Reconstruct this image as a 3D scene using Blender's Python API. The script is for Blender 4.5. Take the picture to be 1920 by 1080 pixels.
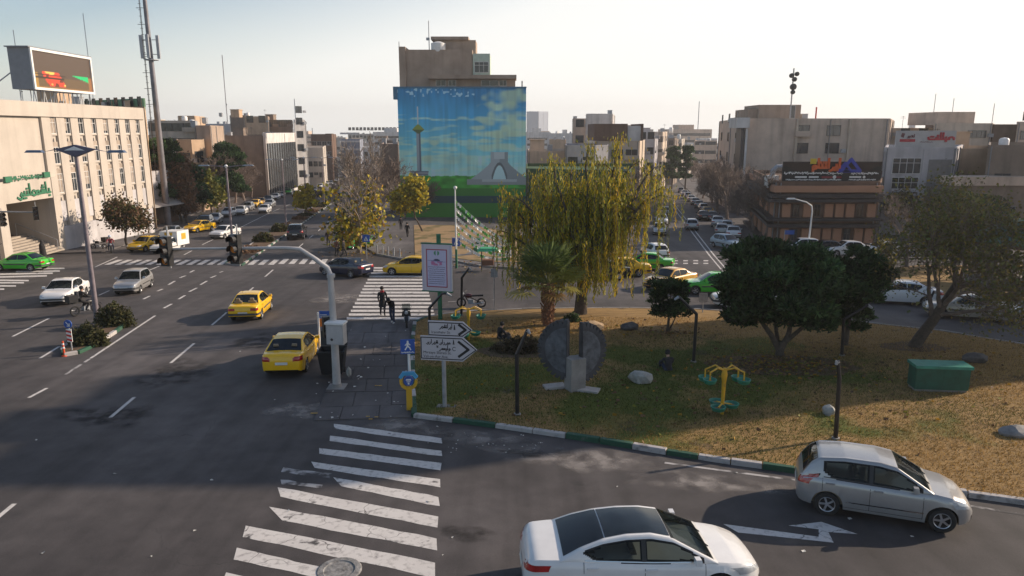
import bpy, math, random
import numpy as np
from mathutils import Matrix, Vector
sin, cos, pi, R = math.sin, math.cos, math.pi, math.radians
rnd = random.Random(7); NR = np.random.default_rng(11)
for o in list(bpy.data.objects): bpy.data.objects.remove(o)
SC = bpy.context.scene; COL = SC.collection
# ---------------------------------------------------------------- camera (on a footbridge, 9 m up)
H, F, PITCH, SLOPE = 9.0, 1350.0, math.atan(295/1350), 0.037
cam = bpy.data.cameras.new('camera'); cam.sensor_width = 36; cam.lens = 36*F/1920; cam.clip_start = .3; cam.clip_end = 9000
co = bpy.data.objects.new('camera', cam); COL.objects.link(co); co.location = (0, 0, H); co.rotation_euler = (pi/2-PITCH, 0, 0)
SC.camera = co
# ---------------------------------------------------------------- sky, sun, exposure
SKY_S, HAZE_V = .079, 7.4
SUN_EL, SUN_AZ = R(22), R(70)            # azimuth clockwise from the view direction
w = bpy.data.worlds.new('World'); SC.world = w; w.use_nodes = True
nt = w.node_tree; bg = nt.nodes['Background']
sk = nt.nodes.new('ShaderNodeTexSky'); sk.sky_type = 'NISHITA'; sk.sun_disc = False
sk.sun_elevation = SUN_EL; sk.sun_rotation = SUN_AZ; sk.air_density = 1.0; sk.dust_density = 1.2; sk.ozone_density = 1.2
sd = Vector((sin(SUN_AZ)*cos(SUN_EL), cos(SUN_AZ)*cos(SUN_EL), sin(SUN_EL)))
# autumn haze: a white layer low over the horizon all round, reaching higher towards the sun
tc = nt.nodes.new('ShaderNodeTexCoord'); sp = nt.nodes.new('ShaderNodeSeparateXYZ'); nt.links.new(tc.outputs['Generated'], sp.inputs[0])
dt = nt.nodes.new('ShaderNodeVectorMath'); dt.operation = 'DOT_PRODUCT'; dt.inputs[1].default_value = sd; nt.links.new(tc.outputs['Generated'], dt.inputs[0])
ma = nt.nodes.new('ShaderNodeMath'); ma.operation = 'MULTIPLY_ADD'; ma.inputs[1].default_value = -.28; nt.links.new(dt.outputs['Value'], ma.inputs[0]); nt.links.new(sp.outputs['Z'], ma.inputs[2])
mp = nt.nodes.new('ShaderNodeMapRange'); mp.inputs[1].default_value = -.28; mp.inputs[2].default_value = .8; nt.links.new(ma.outputs[0], mp.inputs[0])
cr = nt.nodes.new('ShaderNodeValToRGB'); nt.links.new(mp.outputs[0], cr.inputs[0]); el = cr.color_ramp.elements; el[0].position, el[1].position = .12, 1
el[0].color = (.97,)*3+(1,); el[1].color = (.0, .0, .0, 1)
for p_, v_ in ((.25, .93), (.30, .84), (.34, .55), (.41, .12), (.50, .02)): e_ = el.new(p_); e_.color = (v_, v_, v_, 1)
hm_ = nt.nodes.new('ShaderNodeMix'); hm_.data_type = 'RGBA'; hm_.inputs[7].default_value = (HAZE_V*1.02, HAZE_V, HAZE_V*.96, 1); nt.links.new(cr.outputs[0], hm_.inputs[0]); nt.links.new(sk.outputs[0], hm_.inputs[6]); nt.links.new(hm_.outputs[2], bg.inputs[0])
bg.inputs[1].default_value = SKY_S
sl = bpy.data.lights.new('sun', 'SUN'); sl.energy = 3.4; sl.angle = R(.5); sl.color = (1, .83, .65)
so = bpy.data.objects.new('sun', sl); COL.objects.link(so)
so.rotation_euler = sd.to_track_quat('Z', 'Y').to_euler()
vs = SC.view_settings; vs.view_transform = 'Standard'; vs.look = 'None'; vs.gamma = 1; vs.use_curve_mapping = False; vs.exposure = .9
SC.render.engine = 'CYCLES'; SC.cycles.max_bounces = 5; SC.cycles.diffuse_bounces = 2; SC.cycles.glossy_bounces = 2
SC.cycles.transparent_max_bounces = 6; SC.cycles.volume_bounces = 0
# ---------------------------------------------------------------- survey helpers: photo measurement -> place on the sloping ground
CP, SP = cos(PITCH), sin(PITCH)
def ray(px, py):
    a, b = (px-960)/F, (540-py)/F
    return a, CP+b*SP, -SP+b*CP
def gz(y): return -SLOPE*y
def G(px, py, z=0.):
    d = ray(px, py); t = (H-z)/(-SLOPE*d[1]-d[2]) if (-SLOPE*d[1]-d[2]) > 1e-4 else 1e4
    return Vector((d[0]*t, d[1]*t, gz(d[1]*t)))
def P(px, py, Y):
    d = ray(px, py); t = Y/d[1]
    return Vector((d[0]*t, Y, H+d[2]*t))
def XY(px, Y):                                        # x of a photo column near eye height at depth Y
    p = P(px, 300, Y); return (p.x, Y)
TILT = Matrix.Rotation(-math.atan(SLOPE), 4, 'X')
# ---------------------------------------------------------------- object helpers
def tag(o, label=None, cat=None, group=None, kind=None):
    if label: o['label'] = label
    if cat: o['category'] = cat
    if group: o['group'] = group
    if kind: o['kind'] = kind
    return o
def thing(name, label, cat, loc=(0, 0, 0), rz=0., group=None, slope=False):
    o = bpy.data.objects.new(name, None); COL.objects.link(o); o.empty_display_size = .3
    M = Matrix.Translation(loc) @ (TILT if slope else Matrix()) @ Matrix.Rotation(rz, 4, 'Z')
    o.matrix_world = M
    return tag(o, label, cat, group)
def link(name, me, parent=None, loc=None, rz=0.):
    o = bpy.data.objects.new(name, me); COL.objects.link(o)
    if parent is not None: o.parent = parent
    if loc is not None: o.location = loc
    if rz: o.rotation_euler = (0, 0, rz)
    return o
def dup(root, loc=None, rz=None, label=None, group=None, M=None):
    r = root.copy(); COL.objects.link(r)
    if M is not None: r.matrix_world = M
    if loc is not None: r.location = loc
    if rz is not None: r.rotation_euler = (0, 0, rz)
    if label: r['label'] = label
    if group: r['group'] = group
    for ch in list(root.children):
        c = ch.copy(); COL.objects.link(c); c.parent = r
        for g in list(ch.children):
            d = g.copy(); COL.objects.link(d); d.parent = c
    return r
def paint(o, m, slot=0):
    s = o.material_slots[slot]; s.link = 'OBJECT'; s.material = m
class MB:
    """collects shapes into one mesh"""
    def __init__(s): s.v = []; s.f = []; s.m = []; s.M = None; s.mi = 0
    def add(s, vs, fs, mi=None):
        n = len(s.v); mi = s.mi if mi is None else mi
        if s.M is not None: vs = [tuple(s.M @ Vector(v)) for v in vs]
        s.v += [tuple(v) for v in vs]; s.f += [tuple(i+n for i in f) for f in fs]; s.m += [mi]*len(fs)
        return s
    def box(s, c, d, rz=0., mi=None, taper=1.):
        x, y, z = d[0]/2, d[1]/2, d[2]/2; ca, sa = cos(rz), sin(rz); vs = []
        for k, (a, b, e) in enumerate(((-x, -y, -z), (x, -y, -z), (x, y, -z), (-x, y, -z), (-x, -y, z), (x, -y, z), (x, y, z), (-x, y, z))):
            if k > 3: a *= taper; b *= taper
            vs.append((c[0]+a*ca-b*sa, c[1]+a*sa+b*ca, c[2]+e))
        return s.add(vs, [(0, 3, 2, 1), (4, 5, 6, 7), (0, 1, 5, 4), (1, 2, 6, 5), (2, 3, 7, 6), (3, 0, 4, 7)], mi)
    def bb(s, x0, x1, y0, y1, z0, z1, mi=None): return s.box(((x0+x1)/2, (y0+y1)/2, (z0+z1)/2), (x1-x0, y1-y0, z1-z0), 0, mi)
    def prism(s, pts, z0, z1, mi=None, slope=0., ztop=None):
        a = sum(pts[i][0]*pts[(i+1) % len(pts)][1]-pts[(i+1) % len(pts)][0]*pts[i][1] for i in range(len(pts)))
        if a < 0: pts = pts[::-1]
        n = len(pts)
        vs = [(p[0], p[1], z0+slope*p[1]) for p in pts]+[(p[0], p[1], z1+slope*p[1]) for p in pts]
        return s.add(vs, [tuple(range(n))[::-1], tuple(range(n, 2*n))]+[(i, (i+1) % n, n+(i+1) % n, n+i) for i in range(n)], mi)
    def tube(s, pts, r, n=8, mi=None, cap=True):
        pts = [Vector(p) for p in pts]; k = len(pts)
        rr = r if isinstance(r, (list, tuple)) else [r]*k
        vs = []; fs = []; up = None
        for i, p in enumerate(pts):
            t = (pts[min(i+1, k-1)]-pts[max(i-1, 0)]).normalized()
            if up is None: up = Vector((0, 0, 1)) if abs(t.z) < .9 else Vector((1, 0, 0))
            u = t.cross(up)
            u = u.normalized() if u.length > 1e-5 else t.orthogonal().normalized()
            v = u.cross(t).normalized(); up = v
            for j in range(n):
                a = 2*pi*j/n; vs.append(p+u*(cos(a)*rr[i])+v*(sin(a)*rr[i]))
        for i in range(k-1):
            for j in range(n): fs.append((i*n+j, i*n+(j+1) % n, (i+1)*n+(j+1) % n, (i+1)*n+j))
        if cap: fs += [tuple(range(n))[::-1], tuple(range((k-1)*n, k*n))]
        return s.add(vs, fs, mi)
    def lathe(s, prof, n=16, c=(0, 0, 0), axis='z', mi=None):
        vs = []; fs = []
        for (r, h) in prof:
            for j in range(n):
                a = 2*pi*j/n; x, y = r*cos(a), r*sin(a)
                p = (x, y, h) if axis == 'z' else ((x, h, y) if axis == 'y' else (h, x, y))
                vs.append((c[0]+p[0], c[1]+p[1], c[2]+p[2]))
        for i in range(len(prof)-1):
            for j in range(n):
                q = (i*n+j, i*n+(j+1) % n, (i+1)*n+(j+1) % n, (i+1)*n+j)
                fs.append(q if axis != 'y' else q[::-1])
        return s.add(vs, fs, mi)
    def poly(s, pts, mi=None): return s.add(pts, [tuple(range(len(pts)))], mi)
    def grid(s, rows, mi=None, closed=False):
        n = len(rows[0]); vs = [p for r_ in rows for p in r_]; fs = []
        for i in range(len(rows)-1):
            for j in range(n if closed else n-1): fs.append((i*n+j, i*n+(j+1) % n, (i+1)*n+(j+1) % n, (i+1)*n+j))
        return s.add(vs, fs, mi)
    def mesh(s, name, mats, smooth=None):
        me = bpy.data.meshes.new(name); me.from_pydata(s.v, [], s.f)
        for m in (mats if isinstance(mats, (list, tuple)) else [mats]): me.materials.append(m)
        me.polygons.foreach_set('material_index', s.m)
        if smooth:
            me.polygons.foreach_set('use_smooth', [True]*len(s.f)); me.set_sharp_from_angle(angle=R(smooth))
        me.update(); return me
    def build(s, name, mats, parent=None, smooth=None, loc=None, rz=0.): return link(name, s.mesh(name, mats, smooth), parent, loc, rz)
def np_mesh(name, V, Q, mats, cols=None, smooth=False, mi=None):
    """V (n,3) verts, Q (m,k) faces of k corners, cols (n,3) vertex colours"""
    me = bpy.data.meshes.new(name); V = np.asarray(V, np.float32); Q = np.asarray(Q, np.int32); m, k = Q.shape
    me.vertices.add(len(V)); me.vertices.foreach_set('co', V.ravel())
    me.loops.add(m*k); me.loops.foreach_set('vertex_index', Q.ravel())
    me.polygons.add(m); me.polygons.foreach_set('loop_start', np.arange(0, m*k, k, dtype=np.int32))
    for x in (mats if isinstance(mats, (list, tuple)) else [mats]): me.materials.append(x)
    if mi is not None: me.polygons.foreach_set('material_index', np.asarray(mi, np.int32))
    me.update(calc_edges=True)
    if smooth: me.polygons.foreach_set('use_smooth', np.ones(m, bool))
    if cols is not None:
        a = me.color_attributes.new('tint', 'FLOAT_COLOR', 'POINT')
        c4 = np.ones((len(V), 4), np.float32); c4[:, :3] = cols; a.data.foreach_set('color', c4.ravel())
    return me
# ---------------------------------------------------------------- materials
def hx(h):
    h = h.lstrip('#'); c = [int(h[i:i+2], 16)/255 for i in (0, 2, 4)]
    return tuple(x/12.92 if x <= .04045 else ((x+.055)/1.055)**2.4 for x in c)
MATS = {}
def mat(name, col, rough=.6, metal=0., var=.12, scale=2.5, bump=0., bscale=25., coat=0., spec=.5, col2=None, thr=None, emit=None, attr=False, world=True, trans=0.):
    if name in MATS: return MATS[name]
    m = bpy.data.materials.new(name); MATS[name] = m; m.use_nodes = True
    t = m.node_tree; b = t.nodes['Principled BSDF']; N = t.nodes.new; L = t.links.new
    b.inputs['Roughness'].default_value = rough; b.inputs['Metallic'].default_value = metal
    b.inputs['Specular IOR Level'].default_value = spec; b.inputs['Coat Weight'].default_value = coat; b.inputs['Coat Roughness'].default_value = .04
    if trans:
        b.inputs['Subsurface Weight'].default_value = 0
    ge = N('ShaderNodeNewGeometry') if world else None; tc = None if world else N('ShaderNodeTexCoord')
    vec = ge.outputs['Position'] if world else tc.outputs['Object']
    nz = N('ShaderNodeTexNoise'); nz.inputs['Scale'].default_value = scale; nz.inputs['Detail'].default_value = 5; nz.inputs['Roughness'].default_value = .62
    L(vec, nz.inputs['Vector'])
    mx = N('ShaderNodeMix'); mx.data_type = 'RGBA'
    if col2 is None:
        mx.inputs[6].default_value = (*[c*(1-var) for c in col], 1); mx.inputs[7].default_value = (*[min(c*(1+var), .95) for c in col], 1)
    else:
        mx.inputs[6].default_value = (*col, 1); mx.inputs[7].default_value = (*col2, 1)
    rp = N('ShaderNodeMapRange'); lo, hi = thr or (.32, .68)
    rp.inputs[1].default_value = lo; rp.inputs[2].default_value = hi
    L(nz.outputs['Fac'], rp.inputs[0]); L(rp.outputs[0], mx.inputs[0]); out = mx.outputs[2]
    if attr:
        at = N('ShaderNodeAttribute'); at.attribute_name = 'tint'
        mm = N('ShaderNodeMix'); mm.data_type = 'RGBA'; mm.blend_type = 'MULTIPLY'; mm.inputs[0].default_value = 1
        L(at.outputs['Color'], mm.inputs[6]); L(out, mm.inputs[7]); out = mm.outputs[2]
    L(out, b.inputs['Base Color'])
    if emit:
        L(out, b.inputs['Emission Color']); b.inputs['Emission Strength'].default_value = emit
    if bump:
        n2 = N('ShaderNodeTexNoise'); n2.inputs['Scale'].default_value = bscale; n2.inputs['Detail'].default_value = 3; L(vec, n2.inputs['Vector'])
        bp = N('ShaderNodeBump'); bp.inputs['Strength'].default_value = bump; bp.inputs['Distance'].default_value = .02
        L(n2.outputs['Fac'], bp.inputs['Height']); L(bp.outputs[0], b.inputs['Normal'])
    return m
def leafmat(name, rough=.65):
    m = mat(name, (1, 1, 1), rough, var=.18, scale=1.3, attr=True, spec=.25); t = m.node_tree; b = t.nodes['Principled BSDF']
    tr = t.nodes.new('ShaderNodeBsdfTranslucent'); ad = t.nodes.new('ShaderNodeMixShader'); ad.inputs[0].default_value = .28
    t.links.new(b.inputs['Base Color'].links[0].from_socket, tr.inputs[0])
    t.links.new(b.outputs[0], ad.inputs[1]); t.links.new(tr.outputs[0], ad.inputs[2]); t.links.new(ad.outputs[0], t.nodes['Material Output'].inputs[0])
    return m
LEAF = leafmat('leaf'); NEEDLE = leafmat('needle')
PRINT = mat('print', (1, 1, 1), .6, var=.06, scale=.8, attr=True); SCREEN = mat('screen', (1, 1, 1), .4, var=.0, attr=True, emit=.32)
DARK = mat('dark_rubber', (.012, .012, .013), .75, var=.2); TYRE = mat('tyre', (.018, .018, .018), .85, var=.2)
BLACK = mat('black_paint', (.015, .015, .017), .4, var=.2, scale=6); STEEL = mat('steel', (.42, .42, .43), .42, .6, var=.15, scale=5)
GALV = mat('galvanised', (.34, .35, .37), .5, .35, var=.18, scale=4); WHITE = mat('white_paint', (.72, .71, .69), .5, var=.07, scale=3)
RIM = mat('alloy', (.5, .5, .52), .3, .8, var=.1); CHROME = mat('chrome', (.6, .6, .6), .12, 1., var=.03)
GLASS = mat('car_glass', (.010, .014, .017), .05, var=.6, scale=2.2, spec=.42); WGLASS = mat('window_glass', (.03, .035, .04), .08, var=.5, scale=.6, spec=.7)
HEADL = mat('headlamp', (.5, .52, .54), .1, .25, var=.2, scale=9, coat=1); REDL = mat('tail_lamp', (.36, .008, .01), .15, var=.3, scale=9, coat=1)
AMBER = mat('amber_lamp', (.7, .22, .02), .2, var=.2, scale=9, coat=.6); PLATE = mat('number_plate', (.62, .62, .6), .5, var=.1, scale=30)
CONC = mat('concrete', (.25, .235, .22), .9, var=.22, scale=1.5, bump=.3, bscale=18); BARK = mat('bark', (.085, .066, .052), .95, var=.35, scale=6, bump=.6, bscale=22)
PALEBARK = mat('pale_bark', (.27, .22, .18), .95, var=.3, scale=5, bump=.4); TWIG = mat('twig', (.19, .145, .12), .95, var=.3, scale=3)
GREENP = mat('green_paint', (.02, .15, .075), .55, col2=(.05, .10, .06), scale=4, thr=(.5, .7), bump=.2); YELP = mat('yellow_paint', (.62, .35, .02), .5, col2=(.30, .17, .05), scale=6, thr=(.52, .72), bump=.2)
BLUEP = mat('sign_blue', (.025, .09, .36), .5, var=.1); REDP = mat('red_paint', (.5, .03, .025), .5, var=.15)
def see_through(name, tint, fac):
    m = mat(name, (.012, .016, .018), .04, var=.3, spec=.45); t = m.node_tree; b = t.nodes['Principled BSDF']
    tr = t.nodes.new('ShaderNodeBsdfTransparent'); tr.inputs[0].default_value = (*tint, 1); mx = t.nodes.new('ShaderNodeMixShader'); mx.inputs[0].default_value = fac
    t.links.new(b.outputs[0], mx.inputs[1]); t.links.new(tr.outputs[0], mx.inputs[2]); t.links.new(mx.outputs[0], t.nodes['Material Output'].inputs[0]); return m
CABGLASS = see_through('cabin_glass', (.42, .47, .46), .66)
# ---------------------------------------------------------------- lettering strokes (right-to-left script drawn as pen strokes)
def arc(cx, cy, rx, ry, a0, a1, n=7): return [(cx+rx*cos(R(a0+(a1-a0)*i/n)), cy+ry*sin(R(a0+(a1-a0)*i/n))) for i in range(n+1)]
def dot(x, y): return [(x-.05, y), (x+.05, y)]
T_ = [(0, 0), (-.1, 0), (-.12, .3), (-.14, 0), (-.26, 0)]
PEN = {  # key: (advance, strokes); pen moves leftwards, capital = isolated or final shape
 'a': (.2, [[(-.1, 0), (-.1, .85)]]), 'A': (.24, [[(0, 0), (-.12, .02), (-.14, .85)]]),
 'y': (.26, [T_, dot(-.06, -.22), dot(-.2, -.22)]), 'n': (.26, [T_, dot(-.12, .5)]), 'b': (.26, [T_, dot(-.12, -.24)]), 't': (.26, [T_, dot(-.06, .5), dot(-.2, .5)]),
 'r': (.36, [[(0, 0), (-.1, -.02), (-.17, -.2), (-.36, -.3)]]), 'z': (.36, [[(0, 0), (-.1, -.02), (-.17, -.2), (-.36, -.3)], dot(-.14, .22)]),
 's': (.5, [[(0, 0), (-.06, .26), (-.12, 0), (-.2, .26), (-.26, 0), (-.34, .26), (-.38, 0), (-.5, 0)]]),
 'sh': (.5, [[(0, 0), (-.06, .26), (-.12, 0), (-.2, .26), (-.26, 0), (-.34, .26), (-.38, 0), (-.5, 0)], dot(-.12, .45), dot(-.26, .45), dot(-.19, .62)]),
 'h': (.4, [[(0, 0)]+arc(-.18, .1, .16, .2, -60, 300, 10)+[(-.4, 0)]]), 'm': (.36, [[(0, 0)]+arc(-.17, .1, .12, .14, -90, 270, 9)+[(-.36, 0)]]),
 'M': (.3, [[(0, 0)]+arc(-.17, .05, .13, .14, -90, 200, 9)+[(-.28, -.3)]]), 'v': (.4, [arc(-.15, .14, .12, .13, -60, 300, 9)+[(-.12, -.1), (-.4, -.25)]]),
 'l': (.26, [[(0, 0), (-.1, 0), (-.12, .85), (-.14, 0), (-.26, 0)]]), 'L': (.3, [[(-.02, .85), (-.04, .1), (-.1, 0), (-.3, 0)]]),
 'Y': (.5, [[(0, .05), (-.12, .2), (-.22, .05), (-.1, -.12), (-.25, -.3), (-.5, -.12)]]), 'N': (.5, [[(0, .2), (0, -.05)]+arc(-.22, -.05, .22, .25, 0, -180, 8)+[(-.44, .2)], dot(-.22, .12)]),
 'x': (.3, [[(0, 0), (-.08, 0), (-.2, .26), (-.04, .26), (-.22, 0), (-.3, 0)]]), 'D': (.62, [[(0, 0)]+arc(-.26, .12, .24, .16, -30, 200, 8)+[(-.44, 0), (-.48, .2), (-.5, 0), (-.62, 0)]]),
 'T': (.75, [[(0, .22), (-.03, .03), (-.15, 0), (-.58, 0), (-.7, .06), (-.72, .25)], dot(-.3, .35), dot(-.45, .35)]), ' ': (.22, []),
 '(': (.2, [arc(-.02, .3, .14, .4, 110, 250, 6)]), ')': (.2, [arc(-.18, .3, .14, .4, 70, -70, 6)]), 'j': (.34, [[(0, .28), (-.2, .3), (-.3, .22), (-.08, -.05), (-.2, -.3), (-.36, -.2)]])}
def pen_word(mb, keys, x, y, h, wdt, z=0., mi=None, plane='xz', stretch=1., thick=0.):
    """writes pen keys from x leftwards; height scale h, pen width wdt; lies in the xz plane at y=z-offset"""
    for k in keys:
        adv, st = PEN[k]
        for s in st: ribbon(mb, [(x+px*h*stretch, y+py*h) for px, py in s], wdt, z, mi, plane, thick)
        x -= adv*h*stretch
    return x
def ribbon(mb, pts, wdt, z=0., mi=None, plane='xz', thick=0.):
    for (ax, ay), (bx, by) in zip(pts[:-1], pts[1:]):
        d = math.hypot(bx-ax, by-ay)
        if d < 1e-5: continue
        ux, uy = (bx-ax)/d*wdt*.35, (by-ay)/d*wdt*.35; nx, ny = -uy/.35*.5, ux/.35*.5
        q = [(ax-ux-nx, ay-uy-ny), (bx+ux-nx, by+uy-ny), (bx+ux+nx, by+uy+ny), (ax-ux+nx, ay-uy+ny)]
        f = lambda p, o: (p[0], -z-o, p[1]) if plane == 'xz' else (p[0], p[1], z+o)
        if thick:
            mb.add([f(p, 0) for p in q]+[f(p, thick) for p in q], [(3, 2, 1, 0), (4, 5, 6, 7), (0, 1, 5, 4), (1, 2, 6, 5), (2, 3, 7, 6), (3, 0, 4, 7)], mi)
        else: mb.poly([f(p, 0) for p in q], mi)
        z += .00012
def scribble(rg, x1, x0, y, h):
    """one line of running script too small to read: humps, tails and dots from x1 down to x0"""
    out = []; x = x1
    while x > x0+h*.5:
        L = min(rg.uniform(.8, 2.2)*h*2, x-x0); p = [(x, y)]; q = x
        while q > x-L: q -= h*rg.uniform(.2, .4); p.append((q, y+rg.choice((0, 0, .3, -.2, .75, .25))*h))
        out.append(p)
        for _ in range(2): d = x-rg.random()*L; e = y+rg.choice((-.5, .7))*h; out.append([(d, e), (d-.12*h, e)])
        x -= L+h*.35
    return out
def latin(mb, text, x, z, size, y, mi=0):
    c = bpy.data.curves.new('lettering', 'FONT'); c.body = text; c.size = size; c.resolution_u = 2
    o = bpy.data.objects.new('lettering', c); COL.objects.link(o)
    dg = bpy.context.evaluated_depsgraph_get(); me = bpy.data.meshes.new_from_object(o.evaluated_get(dg))
    mb.add([(x+v.co.x, y, z+v.co.y) for v in me.vertices], [tuple(p.vertices) for p in me.polygons], mi)
    bpy.data.objects.remove(o); bpy.data.curves.remove(c); bpy.data.meshes.remove(me)
def painted(name, W, Hh, nx, ny, fn, m, parent=None, loc=(0, 0, 0), rz=0.):
    """flat printed panel in its own xz plane facing -y; fn(u, v) gives the printed colour"""
    u, v = np.meshgrid(np.linspace(0, 1, nx+1), np.linspace(0, 1, ny+1)); C = fn(u, v).reshape(-1, 3)
    V = np.stack([(u-.5)*W, 0*u, v*Hh], -1).reshape(-1, 3); i = np.arange(ny)[:, None]*(nx+1)+np.arange(nx)[None]
    Q = np.stack([i, i+1, i+nx+2, i+nx+1], -1).reshape(-1, 4)
    return link(name, np_mesh(name, V, Q, m, C), parent, loc, rz)
_N = {}
def vnoise(u, v, su, sv, seed=0):
    k = (seed, int(su)+2, int(sv)+2); g = _N.setdefault(k, np.random.default_rng(seed).random((k[2]+2, k[1]+2)))
    x, y = u*su, v*sv; xi, yi = x.astype(int), y.astype(int); fx, fy = x-xi, y-yi; fx = fx*fx*(3-2*fx); fy = fy*fy*(3-2*fy)
    return (g[yi, xi]*(1-fx)+g[yi, xi+1]*fx)*(1-fy)+(g[yi+1, xi]*(1-fx)+g[yi+1, xi+1]*fx)*fy
# ================================================================ THE SETTING
def noise_node(t, scale, detail=4, vec=None, stretch=None):
    n = t.nodes.new('ShaderNodeTexNoise'); n.inputs['Scale'].default_value = scale; n.inputs['Detail'].default_value = detail
    if stretch is not None:
        mp = t.nodes.new('ShaderNodeMapping'); mp.inputs['Rotation'].default_value = (0, 0, stretch[0]); mp.inputs['Scale'].default_value = (stretch[1], stretch[2], 1)
        t.links.new(vec, mp.inputs[0]); vec = mp.outputs[0]
    if vec is not None: t.links.new(vec, n.inputs['Vector'])
    return n.outputs['Fac']
def ramp(t, fac, stops):
    r = t.nodes.new('ShaderNodeValToRGB'); e = r.color_ramp.elements
    while len(e) < len(stops): e.new(.5)
    for k, (p, c) in enumerate(stops): e[k].position = p; e[k].color = (*(c if isinstance(c, tuple) else (c, c, c)), 1)
    t.links.new(fac, r.inputs[0]); return r.outputs[0]
def mixc(t, a, b, fac, mode='MIX'):
    m = t.nodes.new('ShaderNodeMix'); m.data_type = 'RGBA'; m.blend_type = mode
    for s, k in ((a, 6), (b, 7)):
        if isinstance(s, tuple): m.inputs[k].default_value = (*s, 1)
        else: t.links.new(s, m.inputs[k])
    if isinstance(fac, float): m.inputs[0].default_value = fac
    else: t.links.new(fac, m.inputs[0])
    return m.outputs[2]
def surface(name, build, rough=.85, bump=(.25, 60)):
    m = bpy.data.materials.new(name); MATS[name] = m; m.use_nodes = True; t = m.node_tree; b = t.nodes['Principled BSDF']
    vec = t.nodes.new('ShaderNodeNewGeometry').outputs['Position']; b.inputs['Roughness'].default_value = rough; b.inputs['Specular IOR Level'].default_value = .3
    t.links.new(build(t, vec), b.inputs['Base Color'])
    bp = t.nodes.new('ShaderNodeBump'); bp.inputs['Strength'].default_value = bump[0]; bp.inputs['Distance'].default_value = .02
    t.links.new(noise_node(t, bump[1], 3, vec), bp.inputs['Height']); t.links.new(bp.outputs[0], b.inputs['Normal'])
    return m
def cracks(t, vec, scale, width, mask_lo, mask_hi):
    n = t.nodes.new('ShaderNodeTexNoise'); n.inputs['Scale'].default_value = 1.3; n.inputs['Detail'].default_value = 3; t.links.new(vec, n.inputs['Vector'])
    ad = t.nodes.new('ShaderNodeVectorMath'); ad.operation = 'MULTIPLY_ADD'; ad.inputs[1].default_value = (1.1, 1.1, 0); t.links.new(n.outputs['Color'], ad.inputs[0]); t.links.new(vec, ad.inputs[2])
    v = t.nodes.new('ShaderNodeTexVoronoi'); v.feature = 'DISTANCE_TO_EDGE'; v.inputs['Scale'].default_value = scale; t.links.new(ad.outputs[0], v.inputs['Vector'])
    c = ramp(t, v.outputs['Distance'], [(0, 1.), (width, 0.)])
    k = ramp(t, noise_node(t, .16, 2, vec), [(mask_lo, 0.), (mask_hi, 1.)])
    return mixc(t, (0, 0, 0), c, k)
def asphalt(t, vec, base=(.076, .0675, .0665)):
    big = ramp(t, noise_node(t, .11, 5, vec), [(.3, tuple(c*.68 for c in base)), (.5, base), (.72, tuple(c*1.65 for c in base))])
    st = ramp(t, noise_node(t, .9, 3, vec, (R(9), 1.6, .09)), [(.3, .72), (.52, 1.), (.75, 1.22)])
    c = mixc(t, big, st, .8, 'MULTIPLY')
    c = mixc(t, c, ramp(t, noise_node(t, 1.4, 6, vec), [(.28, .7), (.55, 1.), (.8, 1.25)]), .75, 'MULTIPLY')
    c = mixc(t, c, ramp(t, noise_node(t, 45, 2, vec), [(.3, .72), (.7, 1.3)]), .55, 'MULTIPLY')
    c = mixc(t, c, (.035, .032, .032), cracks(t, vec, .26, .004, .55, .66))
    return mixc(t, c, (.02, .019, .02), ramp(t, noise_node(t, .55, 4, vec), [(.70, 0.), (.78, .75)]))
M_ROAD = surface('asphalt', asphalt, .78)
M_PAVE = surface('paving', lambda t, v: asphalt(t, v, (.10, .09, .089)), .85)
M_DUST = surface('dusty_ground', lambda t, v: mixc(t, mixc(t, (.13, .11, .09), (.2, .17, .14), noise_node(t, .3, 5, v)), (.07, .065, .06), ramp(t, noise_node(t, .03, 3, v), [(.45, 0.), (.6, 1.)])), .9)
def turf(t, v):
    dry = mixc(t, (.14, .08, .028), (.42, .265, .10), noise_node(t, 3.2, 6, v, (R(12), .45, 1.7)))
    grn = mixc(t, (.055, .078, .011), (.125, .135, .022), noise_node(t, 2.2, 5, v))
    sx = t.nodes.new('ShaderNodeSeparateXYZ'); t.links.new(v, sx.inputs[0])
    def mth(op, a, b, c_=None):
        n_ = t.nodes.new('ShaderNodeMath'); n_.operation = op
        for i_, q in enumerate((a, b, c_)):
            if q is None: continue
            if isinstance(q, (int, float)): n_.inputs[i_].default_value = q
            else: t.links.new(q, n_.inputs[i_])
        return n_.outputs[0]
    dx_ = mth('MULTIPLY', mth('SUBTRACT', sx.outputs['X'], 4.5), .075); dy_ = mth('MULTIPLY', mth('SUBTRACT', sx.outputs['Y'], 28.), .135)
    far_ = mth('ADD', mth('MULTIPLY', dx_, dx_), mth('MULTIPLY', dy_, dy_)); nz_ = mth('MULTIPLY_ADD', far_, .17, noise_node(t, .3, 5, v))
    k = ramp(t, nz_, [(.52, 1.), (.62, 0.)])
    c = mixc(t, dry, grn, k)
    return mixc(t, c, (.07, .05, .035), ramp(t, noise_node(t, .7, 5, v), [(.62, 0.), (.72, .8)]))
M_TURF = surface('turf', turf, .95, (.6, 30))
M_LITTER = surface('leaf_litter', lambda t, v: mixc(t, (.06, .04, .028), (.18, .115, .07), noise_node(t, 9, 5, v)), .95, (.8, 30))
M_SAND = surface('dry_soil', lambda t, v: mixc(t, mixc(t, (.24, .155, .075), (.36, .24, .125), noise_node(t, 1.2, 5, v)), (.10, .09, .03), ramp(t, noise_node(t, .5, 4, v), [(.5, 0.), (.62, .8)])), .95)
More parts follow.
